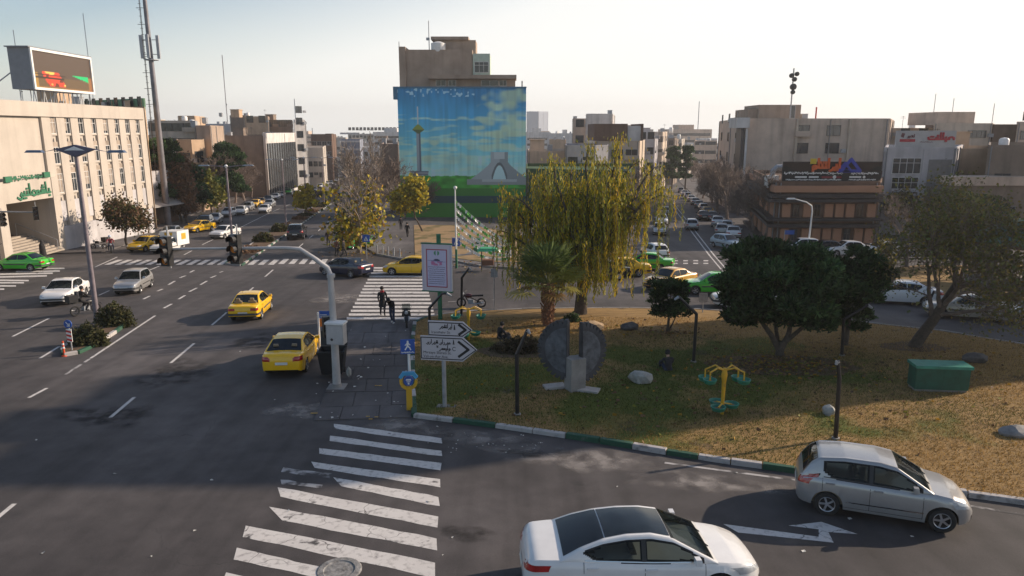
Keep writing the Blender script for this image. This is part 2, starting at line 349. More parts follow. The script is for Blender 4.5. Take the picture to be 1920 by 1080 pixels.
def road_paint(t, v):
    wear = ramp(t, noise_node(t, 2.1, 9, v), [(.30, 1.), (.36, 0.)])
    c = mixc(t, (.50, .47, .45), (.66, .63, .60), noise_node(t, 1.1, 4, v))
    c = mixc(t, c, (.25, .23, .22), ramp(t, noise_node(t, 7, 6, v), [(.52, 0.), (.75, .8)]))
    c = mixc(t, c, (.075, .07, .07), wear)
    return mixc(t, c, (.03, .028, .028), cracks(t, v, .8, .012, .45, .55))
M_MARK = surface('road_paint', road_paint, .8)
M_FAINT = surface('worn_road_paint', lambda t, v: mixc(t, (.42, .40, .39), (.07, .065, .065), ramp(t, noise_node(t, 2.4, 8, v), [(.42, 0.), (.56, 1.)])), .8)
def sheet(name, pts, m, dz, parent=None, kind='structure', thick=None):
    mb = MB(); p = [(q[0], q[1]) for q in pts]
    mb.prism(p, dz-(thick or .001), dz, slope=-SLOPE) if thick else mb.poly([(x, y, gz(y)+dz) for x, y in p])
    o = mb.build(name, m, parent)
    if parent is None: tag(o, kind=kind)
    return o
def gp(*pix): return [G(*p) for p in pix]
UD = Vector((-.157, 1, 0)).normalized()                       # direction of the boulevard
sheet('ground', [(-1800, -60), (1800, -60), (1800, 5000), (-1800, 5000)], M_DUST, 0)
sheet('road', [(-120, -30), (110, -30), (170, 700), (-230, 700)], M_ROAD, .004)
# --- pavements (kerbed slabs 12 cm above the road)
PV = {}
def pavement(name, pts, m=M_PAVE, h=.12):
    return sheet(name, pts, m, h, thick=h+.3)
west = [G(-200, 478), G(60, 478), G(190, 474), G(228, 463), G(300, 430), G(402, 386), G(520, 348), G(610, 320), (-130, 420), (-130, 60)]
pavement('pavement', west)
isl = [G(706, 478), G(760, 488), G(860, 492), G(900, 500), G(1000, 508), G(1120, 512), G(1180, 508), G(1215, 490), G(1262, 395), G(1235, 345), (60, 420), (-48, 420), G(664, 366), G(640, 440)]
pavement('pavement', isl)
east = [G(1412, 482), G(1560, 490), G(1700, 486), G(2100, 486), (150, 90), (150, 420), (86, 420), G(1262, 330), G(1300, 366), G(1345, 405), G(1386, 446)]
pavement('pavement', east)
tri = [G(1600, 512), G(1720, 500), G(2200, 500), G(2300, 640), G(1920, 592), G(1760, 562), G(1690, 545), G(1640, 534)]
sheet('verge', tri, M_TURF, .12, thick=.4)
soil = [G(778, 482), G(850, 486), G(905, 494), G(985, 494), G(975, 440), G(880, 424), G(776, 424)]
sheet('flower_bed', soil, M_SAND, .15, thick=.1)
M_PATH = mat('path_paving', (.16, .15, .15), .85, var=.2)
def strip(name, pix, wdt, m, dz, parent=None):
    mb = MB(); pts = [G(*p) if not isinstance(p, Vector) else p for p in pix]; rows = []
    for i, p in enumerate(pts):
        d = (pts[min(i+1, len(pts)-1)]-pts[max(i-1, 0)]); d.z = 0; d.normalize(); n = Vector((-d.y, d.x, 0))*wdt/2
        rows.append([(q.x, q.y, gz(q.y)+dz) for q in (p+n, p-n)])
    mb.grid(rows); o = mb.build(name, m, parent)
    if parent is None: tag(o, kind='structure')
    return o
pth = strip('garden_path', [(845, 455), (880, 452), (905, 466), (880, 480), (848, 482)], .9, M_PATH, .156)
strip('garden_path', [(850, 447), (885, 455), (915, 464), (985, 468)], .9, M_PATH, .158)
# --- the park
front = gp((777, 782), (850, 791), (930, 801), (1000, 811), (1125, 830), (1250, 851), (1370, 869), (1490, 886), (1650, 908), (1813, 930), (1925, 946)); front.append(front[-1]+(front[-1]-front[-2])*3)
back = gp((2150, 690), (1920, 650), (1760, 624), (1605, 607), (1450, 592), (1300, 583), (1180, 581), (1080, 581), (980, 583), (880, 587), (832, 592), (800, 598))
left = gp((778, 608), (774, 640), (774, 700), (775, 750))
sheet('park_lawn', front+back+left, M_TURF, .13, thick=.4)
def blob(c, rx, ry, n=22, jit=.15, rg=rnd): return [(c.x+rx*cos(2*pi*k/n)*(1+rg.uniform(-jit, jit)), c.y+ry*sin(2*pi*k/n)*(1+rg.uniform(-jit, jit))) for k in range(n)]
for (px, py, rx, ry) in ((1470, 690, 3.1, 1.7), (1235, 622, 1.4, .8), (985, 662, 2.2, 1.3), (1710, 655, 1.6, .9)): sheet('leaf_litter', blob(G(px, py), rx, ry), M_LITTER if px != 1235 else M_SAND, .142, kind='stuff')
# --- kerbs of painted stones
STONE = {}
def kerb(name, pts, step, pattern, hgt=.17, wdt=.2, group=None):
    root = bpy.data.objects.new(name, None); COL.objects.link(root); root.location = (0, 0, 0); tag(root, kind='structure')
    k = 0; cum = 0
    for a, b in zip(pts[:-1], pts[1:]):
        L = (b.xy-a.xy).length; n = max(1, round(L/step)); d = (b-a)/n
        for i in range(n):
            key = (pattern[k % len(pattern)], hgt, wdt); k += 1
            if key not in STONE:
                mb = MB(); s = .02
                mb.add([(-.5, -wdt/2, -.3), (.5, -wdt/2, -.3), (.5, wdt/2, -.3), (-.5, wdt/2, -.3), (-.5, -wdt/2, hgt-s), (.5, -wdt/2, hgt-s), (.5, wdt/2, hgt-s), (-.5, wdt/2, hgt-s),
                        (-.49, -wdt/2+s, hgt), (.49, -wdt/2+s, hgt), (.49, wdt/2-s, hgt), (-.49, wdt/2-s, hgt)],
                       [(0, 1, 5, 4), (1, 2, 6, 5), (2, 3, 7, 6), (3, 0, 4, 7), (4, 5, 9, 8), (5, 6, 10, 9), (6, 7, 11, 10), (7, 4, 8, 11), (8, 9, 10, 11)])
                STONE[key] = mb.mesh('kerb_stone', KM[key[0]])
            c = a+d*(i+.5); o = link('kerb_stone', STONE[key], root)
            e = math.atan2(d.y, d.x); Ld = d.xy.length-.03
            o.matrix_local = Matrix.Translation((c.x, c.y, gz(c.y)+rnd.uniform(-.03, .012))) @ TILT @ Matrix.Rotation(e+rnd.uniform(-.022, .022), 4, 'Z') @ Matrix.Diagonal((Ld, 1, 1, 1))
    return root
KM = {'g': mat('kerb_green', (.13, .14, .12), .75, col2=(.016, .075, .042), scale=3.2, thr=(.30, .42), bump=.3), 'w': mat('kerb_white', (.17, .155, .145), .8, col2=(.42, .39, .375), scale=2.6, thr=(.30, .46), bump=.3), 'c': mat('kerb_concrete', (.25, .235, .225), .9, var=.25, scale=3, bump=.3)}
kerb('park_kerb', front, 1.05, 'wgwwgg')
kerb('park_kerb', back, 1.3, 'c', .17); kerb('park_kerb', [back[-1]]+left+[front[0]], .8, 'ggw')
kerb('island_kerb', [Vector((*p[:2], gz(p[1]))) for p in isl[:8]], 1.5, 'c', .17)
kerb('verge_kerb', [Vector((*p[:2], gz(p[1]))) for p in tri[4:]], 1.5, 'c', .17)
# --- median of the boulevard
def along(p, t, n=0.): q = p+UD*t+Vector((UD.y, -UD.x, 0))*n; q.z = gz(q.y); return q
m0 = G(452, 499)
mr = [along(m0, t) for t in (0, 20, 45, 75, 110, 160, 230, 330)]; ml = [along(m0, t, -w_) for t, w_ in ((330, 2.4), (230, 2.4), (160, 2.4), (110, 2.4), (75, 2.4), (45, 2.4), (20, 2.3), (1.2, 1.5))]
sheet('median', mr+ml, M_LITTER, .14, thick=.4)
kerb('median_kerb', mr[:6], 1.4, 'gw'); kerb('median_kerb', ml[3:]+[m0], 2.2, 'cgcw')
nm = gp((120, 668), (146, 664), (176, 650), (216, 625), (246, 601), (240, 597), (205, 605), (150, 632), (118, 655))
sheet('median', nm, M_LITTER, .13, thick=.4)
kerb('median_kerb', nm+[nm[0]], .95, 'wggw')
# --- footway beside the traffic signal: uneven asphalt slabs
fw = bpy.data.objects.new('footway', None); COL.objects.link(fw); tag(fw, kind='structure')
A, B_, C_, D_ = G(588, 790), G(772, 784), G(768, 606), G(662, 606)
rows = [0, .09, .2, .31, .43, .56, .7, .85, 1]
for i in range(8):
    cs = [0, .36+.1*((i*7) % 3-1), .72+.06*((i*5) % 3-1), 1]
    for j in range(3):
        q = [A.lerp(D_, t).lerp(B_.lerp(C_, t), s) for t, s in ((rows[i]+.002, cs[j]+.004), (rows[i]+.002, cs[j+1]-.004), (rows[i+1]-.002, cs[j+1]-.004), (rows[i+1]-.002, cs[j]+.004))]
        h = .035+rnd.uniform(-.008, .01)
        mb = MB(); mb.prism([(p.x, p.y) for p in q], -.05, h, slope=-SLOPE); mb.build('paving_slab', M_PAVE, fw)
# --- painted markings
def marks(name, part, quads, m=M_MARK, dz=.009):
    root = bpy.data.objects.new(name, None); COL.objects.link(root); tag(root, kind='structure')
    for q in quads:
        mb = MB(); mb.poly([(p[0], p[1], gz(p[1])+dz) for p in q]); mb.build(part, m, root)
    return root
def rag(q, n=9, j=.022):
    """painted bar with slightly ragged long edges"""
    a, b, c, d = q; f = lambda p, r, t: p.lerp(r, t)+Vector((rnd.uniform(-j, j), rnd.uniform(-j, j), 0))
    return [f(a, b, i/n) for i in range(n+1)]+[f(c, d, i/n) for i in range(n+1)]
near = [((627, 795), (828, 822), (828, 832), (627, 804)), ((618, 817), (828, 846), (828, 856), (618, 827)), ((598, 840), (827, 869), (827, 882), (600, 851)),
 ((584, 866), (826, 899), (826, 914), (590, 878)), ((625, 895), (823, 932), (823, 950), (640, 912)), ((522, 914), (822, 969), (822, 990), (525, 932)), ((505, 950), (820, 1010), (819, 1032), (530, 977)),
 ((462, 986), (816, 1055), (815, 1084), (455, 1007)), ((446, 1027), (612, 1067), (604, 1086), (437, 1049)), ((425, 1074), (700, 1140), (700, 1165), (415, 1098))]
marks('crosswalk', 'stripe', [rag(gp(*q)) for q in near])
marks('worn_crosswalk', 'stripe', [rag(gp(*q), 5, .03) for q in (((530, 877), (624, 889), (620, 898), (528, 886)), ((528, 899), (604, 910), (604, 917), (530, 908)))], M_FAINT)
q0, q1 = G(190, 496.5), G(236, 477.5); qs = []
for k in range(24):
    a = G(195+k*19.2, 496.5 if k < 17 else 495); a.z = 0
    L = 3.1; e = Vector((UD.x, UD.y, 0)); qs.append([a, a+Vector((.5, 0, 0)), a+Vector((.5, 0, 0))+e*L, a+e*L])
marks('crosswalk', 'stripe', qs)
marks('crosswalk', 'stripe', [gp((a, b), (c, d), (c, d+2.6), (a, b+2.6)) for a, b, c, d in ((60, 503, 121, 502), (30, 508, 112, 507), (0, 513, 99, 511), (-30, 519, 88, 516), (-30, 524, 54, 525), (-40, 529, 45, 529), (-40, 535, 30, 535), (-40, 541, 8, 541))])
ys = [501, 506, 511, 517, 523, 529, 535, 541, 547, 553, 560, 567, 574, 581, 588, 595]
marks('crosswalk', 'stripe', [gp((701-(y-501)*.54, y), (792+(y-501)*.26, y), (792+(y-501)*.26, y+2.9+(y-501)*.012), (701-(y-501)*.54, y+2.9+(y-501)*.012)) for y in ys])
def dash(a, b, w_=.13):
    p, q = (G(*a) if isinstance(a, tuple) else a), (G(*b) if isinstance(b, tuple) else b); d = (q-p); d.z = 0; d.normalize(); n = Vector((-d.y, d.x, 0))*w_/2
    return [p-n, q-n, q+n, p+n]
D = [((24, 631), (92, 597)), ((75, 672), (111, 650)), ((170, 672), (291, 592)), ((320, 681), (364, 644)), ((397, 610), (425, 586)), ((457, 555), (475, 539)), ((497, 519), (512, 506)), ((207, 783), (252, 745)),
     ((54, 746), (88, 728)), ((-25, 988), (27, 945)), ((277, 508), (299, 499)), ((185, 554), (205, 545)), ((178, 501), (220, 482)), ((559, 465), (568, 457)), ((580, 447), (587, 441)), ((597, 433), (603, 427)), ((379, 459), (400, 449)), ((452, 426), (506, 399)), ((345, 478), (360, 470))]
D += [(along(G(603, 427), 8+12*k), along(G(603, 427), 13+12*k)) for k in range(12)]+[(along(G(506, 399), 3+14*k), along(G(506, 399), 10+14*k)) for k in range(12)]
marks('lane_marking', 'dash', [dash(*d) for d in D])
D2 = [((307, 578), (322, 570)), ((335, 561), (347, 554)), ((355, 547), (369, 540)), ((376, 534), (388, 527)), ((395, 521), (405, 517)), ((412, 511), (418, 509)), ((269, 561), (281, 555)), ((295, 546), (305, 542)), ((316, 534), (328, 527)), ((337, 521), (348, 517)), ((356, 511), (364, 507))]
marks('guide_dashes', 'dash', [dash(*d, .16) for d in D2])
marks('edge_line', 'line', [dash((1246, 868), (1494, 901), .12), dash((1494, 901), (1800, 946), .12), dash((1800, 946), (1930, 967), .12)]+[dash((122, 703), (170, 672), .13)], M_FAINT)
marks('centre_line', 'line', [dash((1272, 402), (1331, 480), .14), dash((1279, 402), (1340, 480), .14), dash((1256, 380), (1272, 402), .14), dash((1262, 380), (1279, 402), .14), dash((1331, 480), (1352, 505), .12), dash((1340, 480), (1362, 505), .12)])
marks('give_way_line', 'dash', [gp((x, y), (x+9, y), (x+9, y+2), (x, y+2)) for y in (488, 493) for x in (1243, 1262, 1281, 1300, 1319)])
marks('edge_line', 'line', [dash((1268, 484), (1246, 510), .14), dash((1362, 505), (1320, 524), .14), dash((840, 566), (930, 562), .1)], M_FAINT)
marks('turn_arrow', 'arrow', [gp((1356, 983), (1535, 1007), (1535, 993), (1553, 998), (1563, 1018), (1384, 999)), gp((1478, 986), (1540, 979), (1608, 1002), (1553, 998), (1535, 993))], M_MARK)
# --- manhole ring of broken concrete in the crossing, litter on the ground
mb = MB(); c = G(636, 1070); mb.lathe([(0, .012), (.33, .012), (.35, .03), (.47, .026), (.5, .006)], 26); mo = mb.build('manhole_cover', mat('cement_patch', (.2, .195, .19), .9, var=.5, scale=6, bump=.8, bscale=14), loc=c+Vector((0, 0, .004)))
tag(mo, 'round grey cement manhole cover set in the near zebra crossing', 'manhole cover')
rubbish = MB()
for k in range(110):
    z_ = k % 3
    a = G(rnd.uniform(590, 765), rnd.uniform(615, 790)) if z_ == 0 else (G(rnd.uniform(840, 1020), rnd.uniform(812, 850)) if z_ == 1 else G(rnd.uniform(60, 1900), rnd.uniform(600, 1060)))
    s = rnd.uniform(.02, .06)*(.5 if z_ == 1 else 1)
    rubbish.M = Matrix.Translation(a+Vector((0, 0, .06 if z_ == 0 else .02))) @ Matrix.Rotation(rnd.random()*6, 4, 'Z') @ Matrix.Rotation(rnd.uniform(-.4, .4), 4, 'X')
    rubbish.poly([(-s, -s*.7, 0), (s, -s*.5, .01), (s*.9, s*.6, 0), (-s*.7, s*.8, .015)])
def dust_patch(c, rx, ry, m, seed):
    rg = np.random.default_rng(seed); n = 28; V = [(c.x, c.y, gz(c.y)+.0075)]; A = [1.]
    for j, (k, a_) in enumerate(((.35, .9), (.7, .55), (1., 0.))):
        for i in range(n):
            q = 2*pi*i/n; s = k*(1+.18*sin(3*q+seed)+.1*sin(7*q)); x, y = c.x+rx*s*cos(q), c.y+ry*s*sin(q)-.2*(x_:=rx*s*cos(q))*.9; V.append((x, y, gz(y)+.0075)); A.append(a_)
    F_ = [(0, 1+i, 1+(i+1) % n, 1+(i+1) % n) for i in range(n)]; Q = [(1+j*n+i, 1+(j+1)*n+i, 1+(j+1)*n+(i+1) % n, 1+j*n+(i+1) % n) for j in range(2) for i in range(n)]
    me = bpy.data.meshes.new('road_dust'); me.from_pydata(V, [], [f[:3] for f in F_]+Q); at = me.color_attributes.new('tint', 'FLOAT_COLOR', 'POINT'); at.data.foreach_set('color', np.repeat(np.array(A)[:, None], 4, 1).ravel()); me.materials.append(m); return tag(link('road_dust', me), kind='stuff')
def dusty(name, c1, c2):
    m = mat(name, c1, .95, col2=c2, scale=2.); t = m.node_tree; b = t.nodes['Principled BSDF']; at = t.nodes.new('ShaderNodeAttribute'); at.attribute_name = 'tint'; ge = t.nodes.new('ShaderNodeNewGeometry')
    n_ = ramp(t, noise_node(t, 1.7, 8, ge.outputs['Position']), [(.38, 0.), (.62, 1.)]); al = mixc(t, at.outputs['Color'], n_, 1., 'MULTIPLY'); t.links.new(al, b.inputs['Alpha']); return m
DU = dusty('pale_dust', (.20, .18, .17), (.30, .27, .25)); DD = dusty('oil_film', (.02, .019, .02), (.035, .03, .03))
for k, (px, py, rx, ry, m_) in enumerate(((1080, 858, 3.2, 1.0, DU), (900, 820, 1.8, .7, DU), (1330, 905, 2.6, .7, DU), (760, 800, 1.6, .8, DU), (560, 770, 1.5, 1.0, DU), (985, 850, .8, .3, DD), (1590, 935, .7, .3, DD), (1750, 980, .6, .25, DD), (330, 700, 1.6, 2.2, DD), (640, 560, 2.2, 2., DU), (480, 640, 1.1, 2., DD), (200, 780, 2., 1.2, DD), (870, 1000, .8, .4, DD))): dust_patch(G(px, py), rx, ry, m_, k)
tag(rubbish.build('paper_litter', mat('paper', (.62, .6, .55), .8, var=.25, scale=3)), kind='stuff')
yl = MB()
for (px, py) in ((706, 725), (713, 725), (586, 777), (592, 777), (690, 783), (706, 784), (695, 788)):
    c = G(px, py); yl.box((c.x, c.y, gz(c.y)+.05), (.13, .05, .01))
tag(yl.build('paint_dabs', YELP), kind='stuff')
# ================================================================ BUILDINGS
def W(col, name, var=.14, scale=.5):
    m = mat(name, col, .85, var=var, scale=scale, bump=.15, bscale=8, spec=.2); t = m.node_tree; b = t.nodes['Principled BSDF']; s = b.inputs['Base Color'].links[0].from_socket
    v = t.nodes.new('ShaderNodeNewGeometry').outputs['Position']; mp = t.nodes.new('ShaderNodeMapping'); mp.inputs['Scale'].default_value = (1.1, 1.1, .09); t.links.new(v, mp.inputs[0])
    c = mixc(t, s, ramp(t, noise_node(t, 1., 6, mp.outputs[0]), [(.3, .74), (.5, 1.), (.75, 1.07)]), .75 if name != 'cream_render' else .4, 'MULTIPLY'); t.links.new(c, b.inputs['Base Color']); return m
W_CREAM = W((.475, .42, .365), 'cream_render', .06); W_BEIGE = W((.52, .405, .325), 'beige_render'); W_TAN = W((.48, .34, .23), 'tan_render'); W_BROWN = W((.225, .175, .14), 'brown_render')
W_GREY = W((.46, .44, .45), 'grey_stone'); W_WHITE = W((.58, .55, .53), 'white_stone'); W_PINK = W((.42, .30, .25), 'pink_brick'); W_DBROWN = W((.15, .095, .07), 'dark_brown_render')
W_BUFF = W((.54, .44, .35), 'buff_brick'); W_BLUE = W((.22, .24, .30), 'blue_grey_cladding'); W_FAR = W((.5, .44, .38), 'far_render'); W_TAUPE = W((.36, .275, .215), 'taupe_cement', .16, .35)
FR_W = mat('white_frame', (.6, .58, .56), .5, var=.1); FR_D = mat('dark_frame', (.05, .045, .045), .5, var=.1); FR_G = mat('grey_frame', (.2, .2, .21), .5, var=.1)
BLIND = mat('curtain', (.33, .27, .22), .9, var=.4, scale=.9)
WM = {}
def wmesh(w_, h, fr, bars=1, cross=0):
    k = (round(w_, 2), round(h, 2), fr.name, bars, cross)
    if k not in WM:
        f = MB(); t = .06; d = .07
        f.bb(-w_/2-t, w_/2+t, -d, .0, -t, 0); f.bb(-w_/2-t, w_/2+t, -d, 0, h, h+t); f.bb(-w_/2-t, -w_/2, -d, 0, 0, h); f.bb(w_/2, w_/2+t, -d, 0, 0, h)
        for b in range(bars):
            x = -w_/2+w_*(b+1)/(bars+1); f.bb(x-.025, x+.025, -d*.8, 0, 0, h)
        if cross: f.bb(-w_/2, w_/2, -d*.8+.003, 0, h*.68, h*.68+.05)
        p = MB(); p.poly([(-w_/2, -.02, 0), (w_/2, -.02, 0), (w_/2, -.02, h), (-w_/2, -.02, h)])
        WM[k] = (f.mesh('window', fr), p.mesh('pane', WGLASS))
    return WM[k]
def add_win(root, loc, ang, w_, h, fr, bars=1, cross=0, pane=True):
    f, p = wmesh(w_, h, fr, bars, cross); o = link('window', f, root, loc, ang); link('pane', p, o)
    return o
def bldg(label, fp, top, m, wins=(), parapet=.5, cat='building', name='building', group=None, roof=None, cornice=None, bands=(), clutter=0, seed=1, off=0.):
    """fp: footprint [(photo column, depth)...] or [(x, y)] counter-clockwise; top: (px, py, depth) or height"""
    p = [Vector((*XY(*q), 0)) if q[0] > 0 and off == 0 else Vector((q[0], q[1], 0)) for q in fp]
    if sum(p[i].x*p[(i+1) % len(p)].y-p[(i+1) % len(p)].x*p[i].y for i in range(len(p))) < 0: p = p[::-1]; rev = True
    zt = P(*top).z if isinstance(top, tuple) else top
    y0 = min(q.y for q in p); zb = gz(max(q.y for q in p))-1; o0 = Vector((p[0].x, p[0].y, gz(y0)))
    t = thing(name, label, cat, o0, 0, group); rel = [q-o0 for q in p]; g = zt-o0.z
    mb = MB(); mb.prism([(q.x, q.y) for q in rel], zb-o0.z, g-parapet); mb.build('wall', m, t)
    n = len(p); pm = MB(); th = .22
    for i in range(n):
        a, b = rel[i], rel[(i+1) % n]; d = (b-a); L = d.xy.length; an = math.atan2(d.y, d.x)
        c = (a+b)/2; nx = Vector((d.y, -d.x, 0)).normalized(); cc = c-nx*(th/2-.012)
        pm.box((cc.x, cc.y, g-parapet/2-.003*i), (L+.02, th, parapet), an)
    pm.build('parapet', roof or m, t)
    for (e, zz, hh, pr, bm) in bands:                      # projecting floor bands
        a, b = rel[e], rel[(e+1) % n]; d = b-a; an = math.atan2(d.y, d.x); nx = Vector((d.y, -d.x, 0)).normalized(); c = (a+b)/2+nx*pr/2
        bm_ = MB(); bm_.box((c.x, c.y, zz), (d.xy.length+.3, pr, hh), an); bm_.build('floor_band', bm, t)
    for wspec in wins:
        e, cols, zs, w_, h = wspec[:5]; ex = wspec[5] if len(wspec) > 5 else {}
        a, b = rel[e], rel[(e+1) % n]; d = b-a; an = math.atan2(d.y, d.x); u0, u1 = ex.get('u', (0, 1)); nx = Vector((d.y, -d.x, 0)).normalized()
        for zz in zs:
            for k in range(cols):
                if ex.get('skip') and (k, zs.index(zz)) in ex['skip']: continue
                u = u0+(u1-u0)*(k+.5)/cols; q = a+d*u
                add_win(t, (q.x+nx.x*.004, q.y+nx.y*.004, zz), an, w_, h, ex.get('fr', FR_D), ex.get('bars', 1), ex.get('cross', 0))
                rr_ = (hash_ := (seed*31+k*7+int(zz*10)*13) % 10)
                if rr_ < 3: b_ = MB(); s_ = d.normalized()*(w_*.5+.7); b_.box((q.x+nx.x*.2+s_.x, q.y+nx.y*.2+s_.y, zz+.35), (.8, .36, .6), an); b_.build('air_conditioner', GALV, t)
                elif rr_ < 6: b_ = MB(); b_.box((q.x-nx.x*.0+nx.x*.012, q.y+nx.y*.012, zz+h*.6), (w_*.55, .01, h*.78), an); b_.build('curtain', BLIND, t)
                if rr_ > 7: b_ = MB(); b_.box((q.x+nx.x*.3, q.y+nx.y*.3, zz-.12), (w_+.5, .6, .12), an); b_.box((q.x+nx.x*.58, q.y+nx.y*.58, zz+.32), (w_+.5, .04, .75), an); b_.build('balcony', m, t)
    for e in range(n):
        a, b = rel[e], rel[(e+1) % n]; d = b-a; nx = Vector((d.y, -d.x, 0)).normalized()
        if nx.y < .3 and d.length > 5:
            for u in (.03, .97) if d.length < 12 else (.02, .5+.1*((seed*7) % 3-1), .98): q = a+d*u+nx*.09; pp = MB(); pp.tube([(q.x, q.y, zb-o0.z+1), (q.x, q.y, g-.15)], .07, 5); pp.build('drain_pipe', FR_G if seed % 2 else m, t)
    rg = random.Random(seed); xs = [q.x for q in rel]; ys_ = [q.y for q in rel]
    for k in range(clutter):
        x = rg.uniform(min(xs)*.8+max(xs)*.2, max(xs)*.8+min(xs)*.2); y = rg.uniform(min(ys_)*.85+max(ys_)*.15, min(ys_)*.3+max(ys_)*.7); zz = g-parapet; c = MB()
        kind = rg.choice(('cooler', 'cooler', 'tank', 'stair', 'pole'))
        if kind == 'cooler': c.bb(x-.5, x+.5, y-.5, y+.5, zz+.2, zz+1.3); c.bb(x-.55, x+.55, y-.55, y+.55, zz+1.3, zz+1.38); c.bb(x-.4, x+.4, y-.4, y+.4, zz, zz+.2); c.build('rooftop_cooler', GALV, t)
        elif kind == 'tank': c.lathe([(0, zz+1.7), (.45, zz+1.6), (.6, zz+1.4), (.6, zz+.2), (.5, zz)], 14, (x, y, 0)); c.build('water_tank', WHITE, t, 40)
        elif kind == 'stair': c.bb(x-1.3, x+1.3, y-1.5, y+1.5, zz, zz+2.3); c.bb(x-1.45, x+1.45, y-1.65, y+1.65, zz+2.3, zz+2.45); c.build('stair_head', m, t)
        else: c.tube([(x, y, zz), (x, y, zz+2.6)], .03, 5); c.bb(x-.5, x+.5, y-.02, y+.02, zz+2.2, zz+2.24); c.bb(x-.35, x+.35, y-.02, y+.02, zz+2.45, zz+2.49); c.build('aerial', FR_D, t)
    return t
# ---------- white institution building on the left
XW = -44.4
def yw(px): return XW/((px-960)/F)/1.0*(1/1.0)            # depth along the optical axis -> close to world y here
t = thing('office_building', 'long cream office building with tall pilasters, three rows of windows and a stepped passage', 'building', (XW, 58, gz(58)))
g0 = gz(58); ztop = P(0, 184, 61.5).z-g0; zband = P(0, 215, 61.5).z-g0; L0, L1 = -4., 30.2
zw = lambda px, py, Y: P(px, py, Y).z-g0
E0, E1 = 4.6, 11.2                                            # passage opening (local y)
zl = 4.9                                                      # lintel underside
b = MB(); b.bb(-16, 0, E1, L1, -2.5, ztop-.6); b.bb(-16, 0, L0, E0, -2.5, ztop-.6); b.bb(-16, 0, E0, E1, zl, ztop-.6); b.bb(-16, -11, E0, E1, -2.5, zl); b.build('wall', W_CREAM, t)
b = MB(); b.bb(-.6, .42, L0-.3, L1+.3, zband, ztop); b.bb(-16, -.6, L0-.3, L0, zband, ztop); b.bb(-16, -.6, L1, L1+.3, zband, ztop); b.build('parapet', W_CREAM, t)
NB = 8; bw = (L1-12.0)/NB
for k in range(NB+1):
    b = MB(); y = 12.0+k*bw; b.bb(.003, .24, y-.28*bw, y+.28*bw, 1.9, zband-.003); b.build('pilaster', W_CREAM, t)
rowsz = [zw(107, 250, 70.2), zw(113, 307, 70.2), zw(119, 362, 70.2)]; hs = [1.45, 1.5, 1.75]
ORN = MB(); ORN.add([(0.01, -.12, 0), (.01, .12, 0), (.05, 0, .25), (.05, 0, -.35), (.01, 0, .3)], [(0, 3, 2), (3, 1, 2), (0, 2, 4), (2, 1, 4)]); ORN = ORN.mesh('ornament', FR_D)
for k in range(NB):
    y = 12.0+(k+.5)*bw
    for zz, h in zip(rowsz, hs):
        add_win(t, (.06, y, zz), pi/2, bw*.36, h, FR_W, 1, 1)
        if (k*3+int(zz)) % 4 != 0: cu = MB(); cu.bb(.082, .09, y-.17*bw, y+(.02 if k % 2 else .17)*bw, zz+.25*(k % 3), zz+h-.03); cu.build('curtain', BLIND, t)
        sp = MB(); sp.bb(.003, .16, y-.21*bw, y+.21*bw, zz-.22, zz-.06); sp.build('sill', W_CREAM, t); link('ornament', ORN, t, (.01, y, zz-.75))
        sh = MB(); sh.bb(.003, .1, y-.2*bw, y+.2*bw, zz+h+.06, zz+h+.55); sh.build('blind_box', BLIND, t)
    sp = MB(); sp.bb(.003, .12, y-.2*bw, y+.2*bw, 2.4, 4.4); sp.build('ground_panel', W_GREY, t)
sp = MB(); sp.bb(.003, .42, 11.5, L1, -2, 1.9); sp.build('plinth', W_GREY, t)
# the passage: frame, stairs, rail, lettered frieze
b = MB(); b.bb(.003, .5, E0-1.1, E0-.02, -1, zl+1.9); b.bb(.003, .5, E1+.02, E1+1.0, -1, zl+1.9); b.bb(.003, .44, E0-.02, E1+.02, zl, zl+1.9); b.build('portal', W_CREAM, t)
ST = MB(); ST.bb(-.5, 0, E0, E1, 0, .17); ST = ST.mesh('step', mat('stair_stone', (.34, .29, .24), .85, var=.15, scale=2))
for k in range(9): link('step', ST, t, (.9-.42*k, 0, -.18+.17*k))
sp = MB(); sp.bb(-11, -2.9, E0, E1, -1, 1.30); sp.build('landing', W_DBROWN, t)
sp = MB(); sp.tube([(.6, E1-.5, .9), (-3.2, E1-.5, 2.5)], .05, 6); sp.tube([(.6, E1-.5, -.2), (.6, E1-.5, .9)], .04, 6); sp.tube([(-3.2, E1-.5, .9), (-3.2, E1-.5, 2.5)], .04, 6); sp.build('handrail', STEEL, t)
sp = MB(); sp.M = Matrix.Translation((.446, 0, zl)) @ Matrix.Rotation(pi/2, 4, 'Z')
pen_word(sp, ['b', 'A', 'sh', 'm', 'h', 'A', 'n', 'y', 'Y'], E1-.3, .55, 1.15, .17, 0, 0, 'xz', 1.35, .09); sp.build('green_lettering', GREENP, t)
sp = MB(); sp.M = Matrix.Translation((.446, 0, zl+1.9)) @ Matrix.Rotation(pi/2, 4, 'Z')
for s in scribble(random.Random(3), E1-1.2, E0+1.4, .15, .3): ribbon(sp, s, .1, 0, 0, 'xz', .06)
sp.box((E1-.7, -.1, .3), (.9, .2, .5)); sp.box((E0+.6, -.1, .2), (.9, .2, .5)); sp.build('green_lettering', GREENP, t)
sp = MB(); sp.bb(.003, .1, E0-2.2, E0-1.3, 2.4, 6.8); sp.build('side_window', WGLASS, t)
for zz in (1., 3.4):
    gr = MB()
    for k in range(8): gr.bb(.5, .54, E0-4.2+k*.35, E0-4.15+k*.35, zz-1, zz+.6)
    gr.bb(.5, .55, E0-4.3, E0-1.3, zz+.6, zz+.68); gr.build('balustrade', FR_D, t)
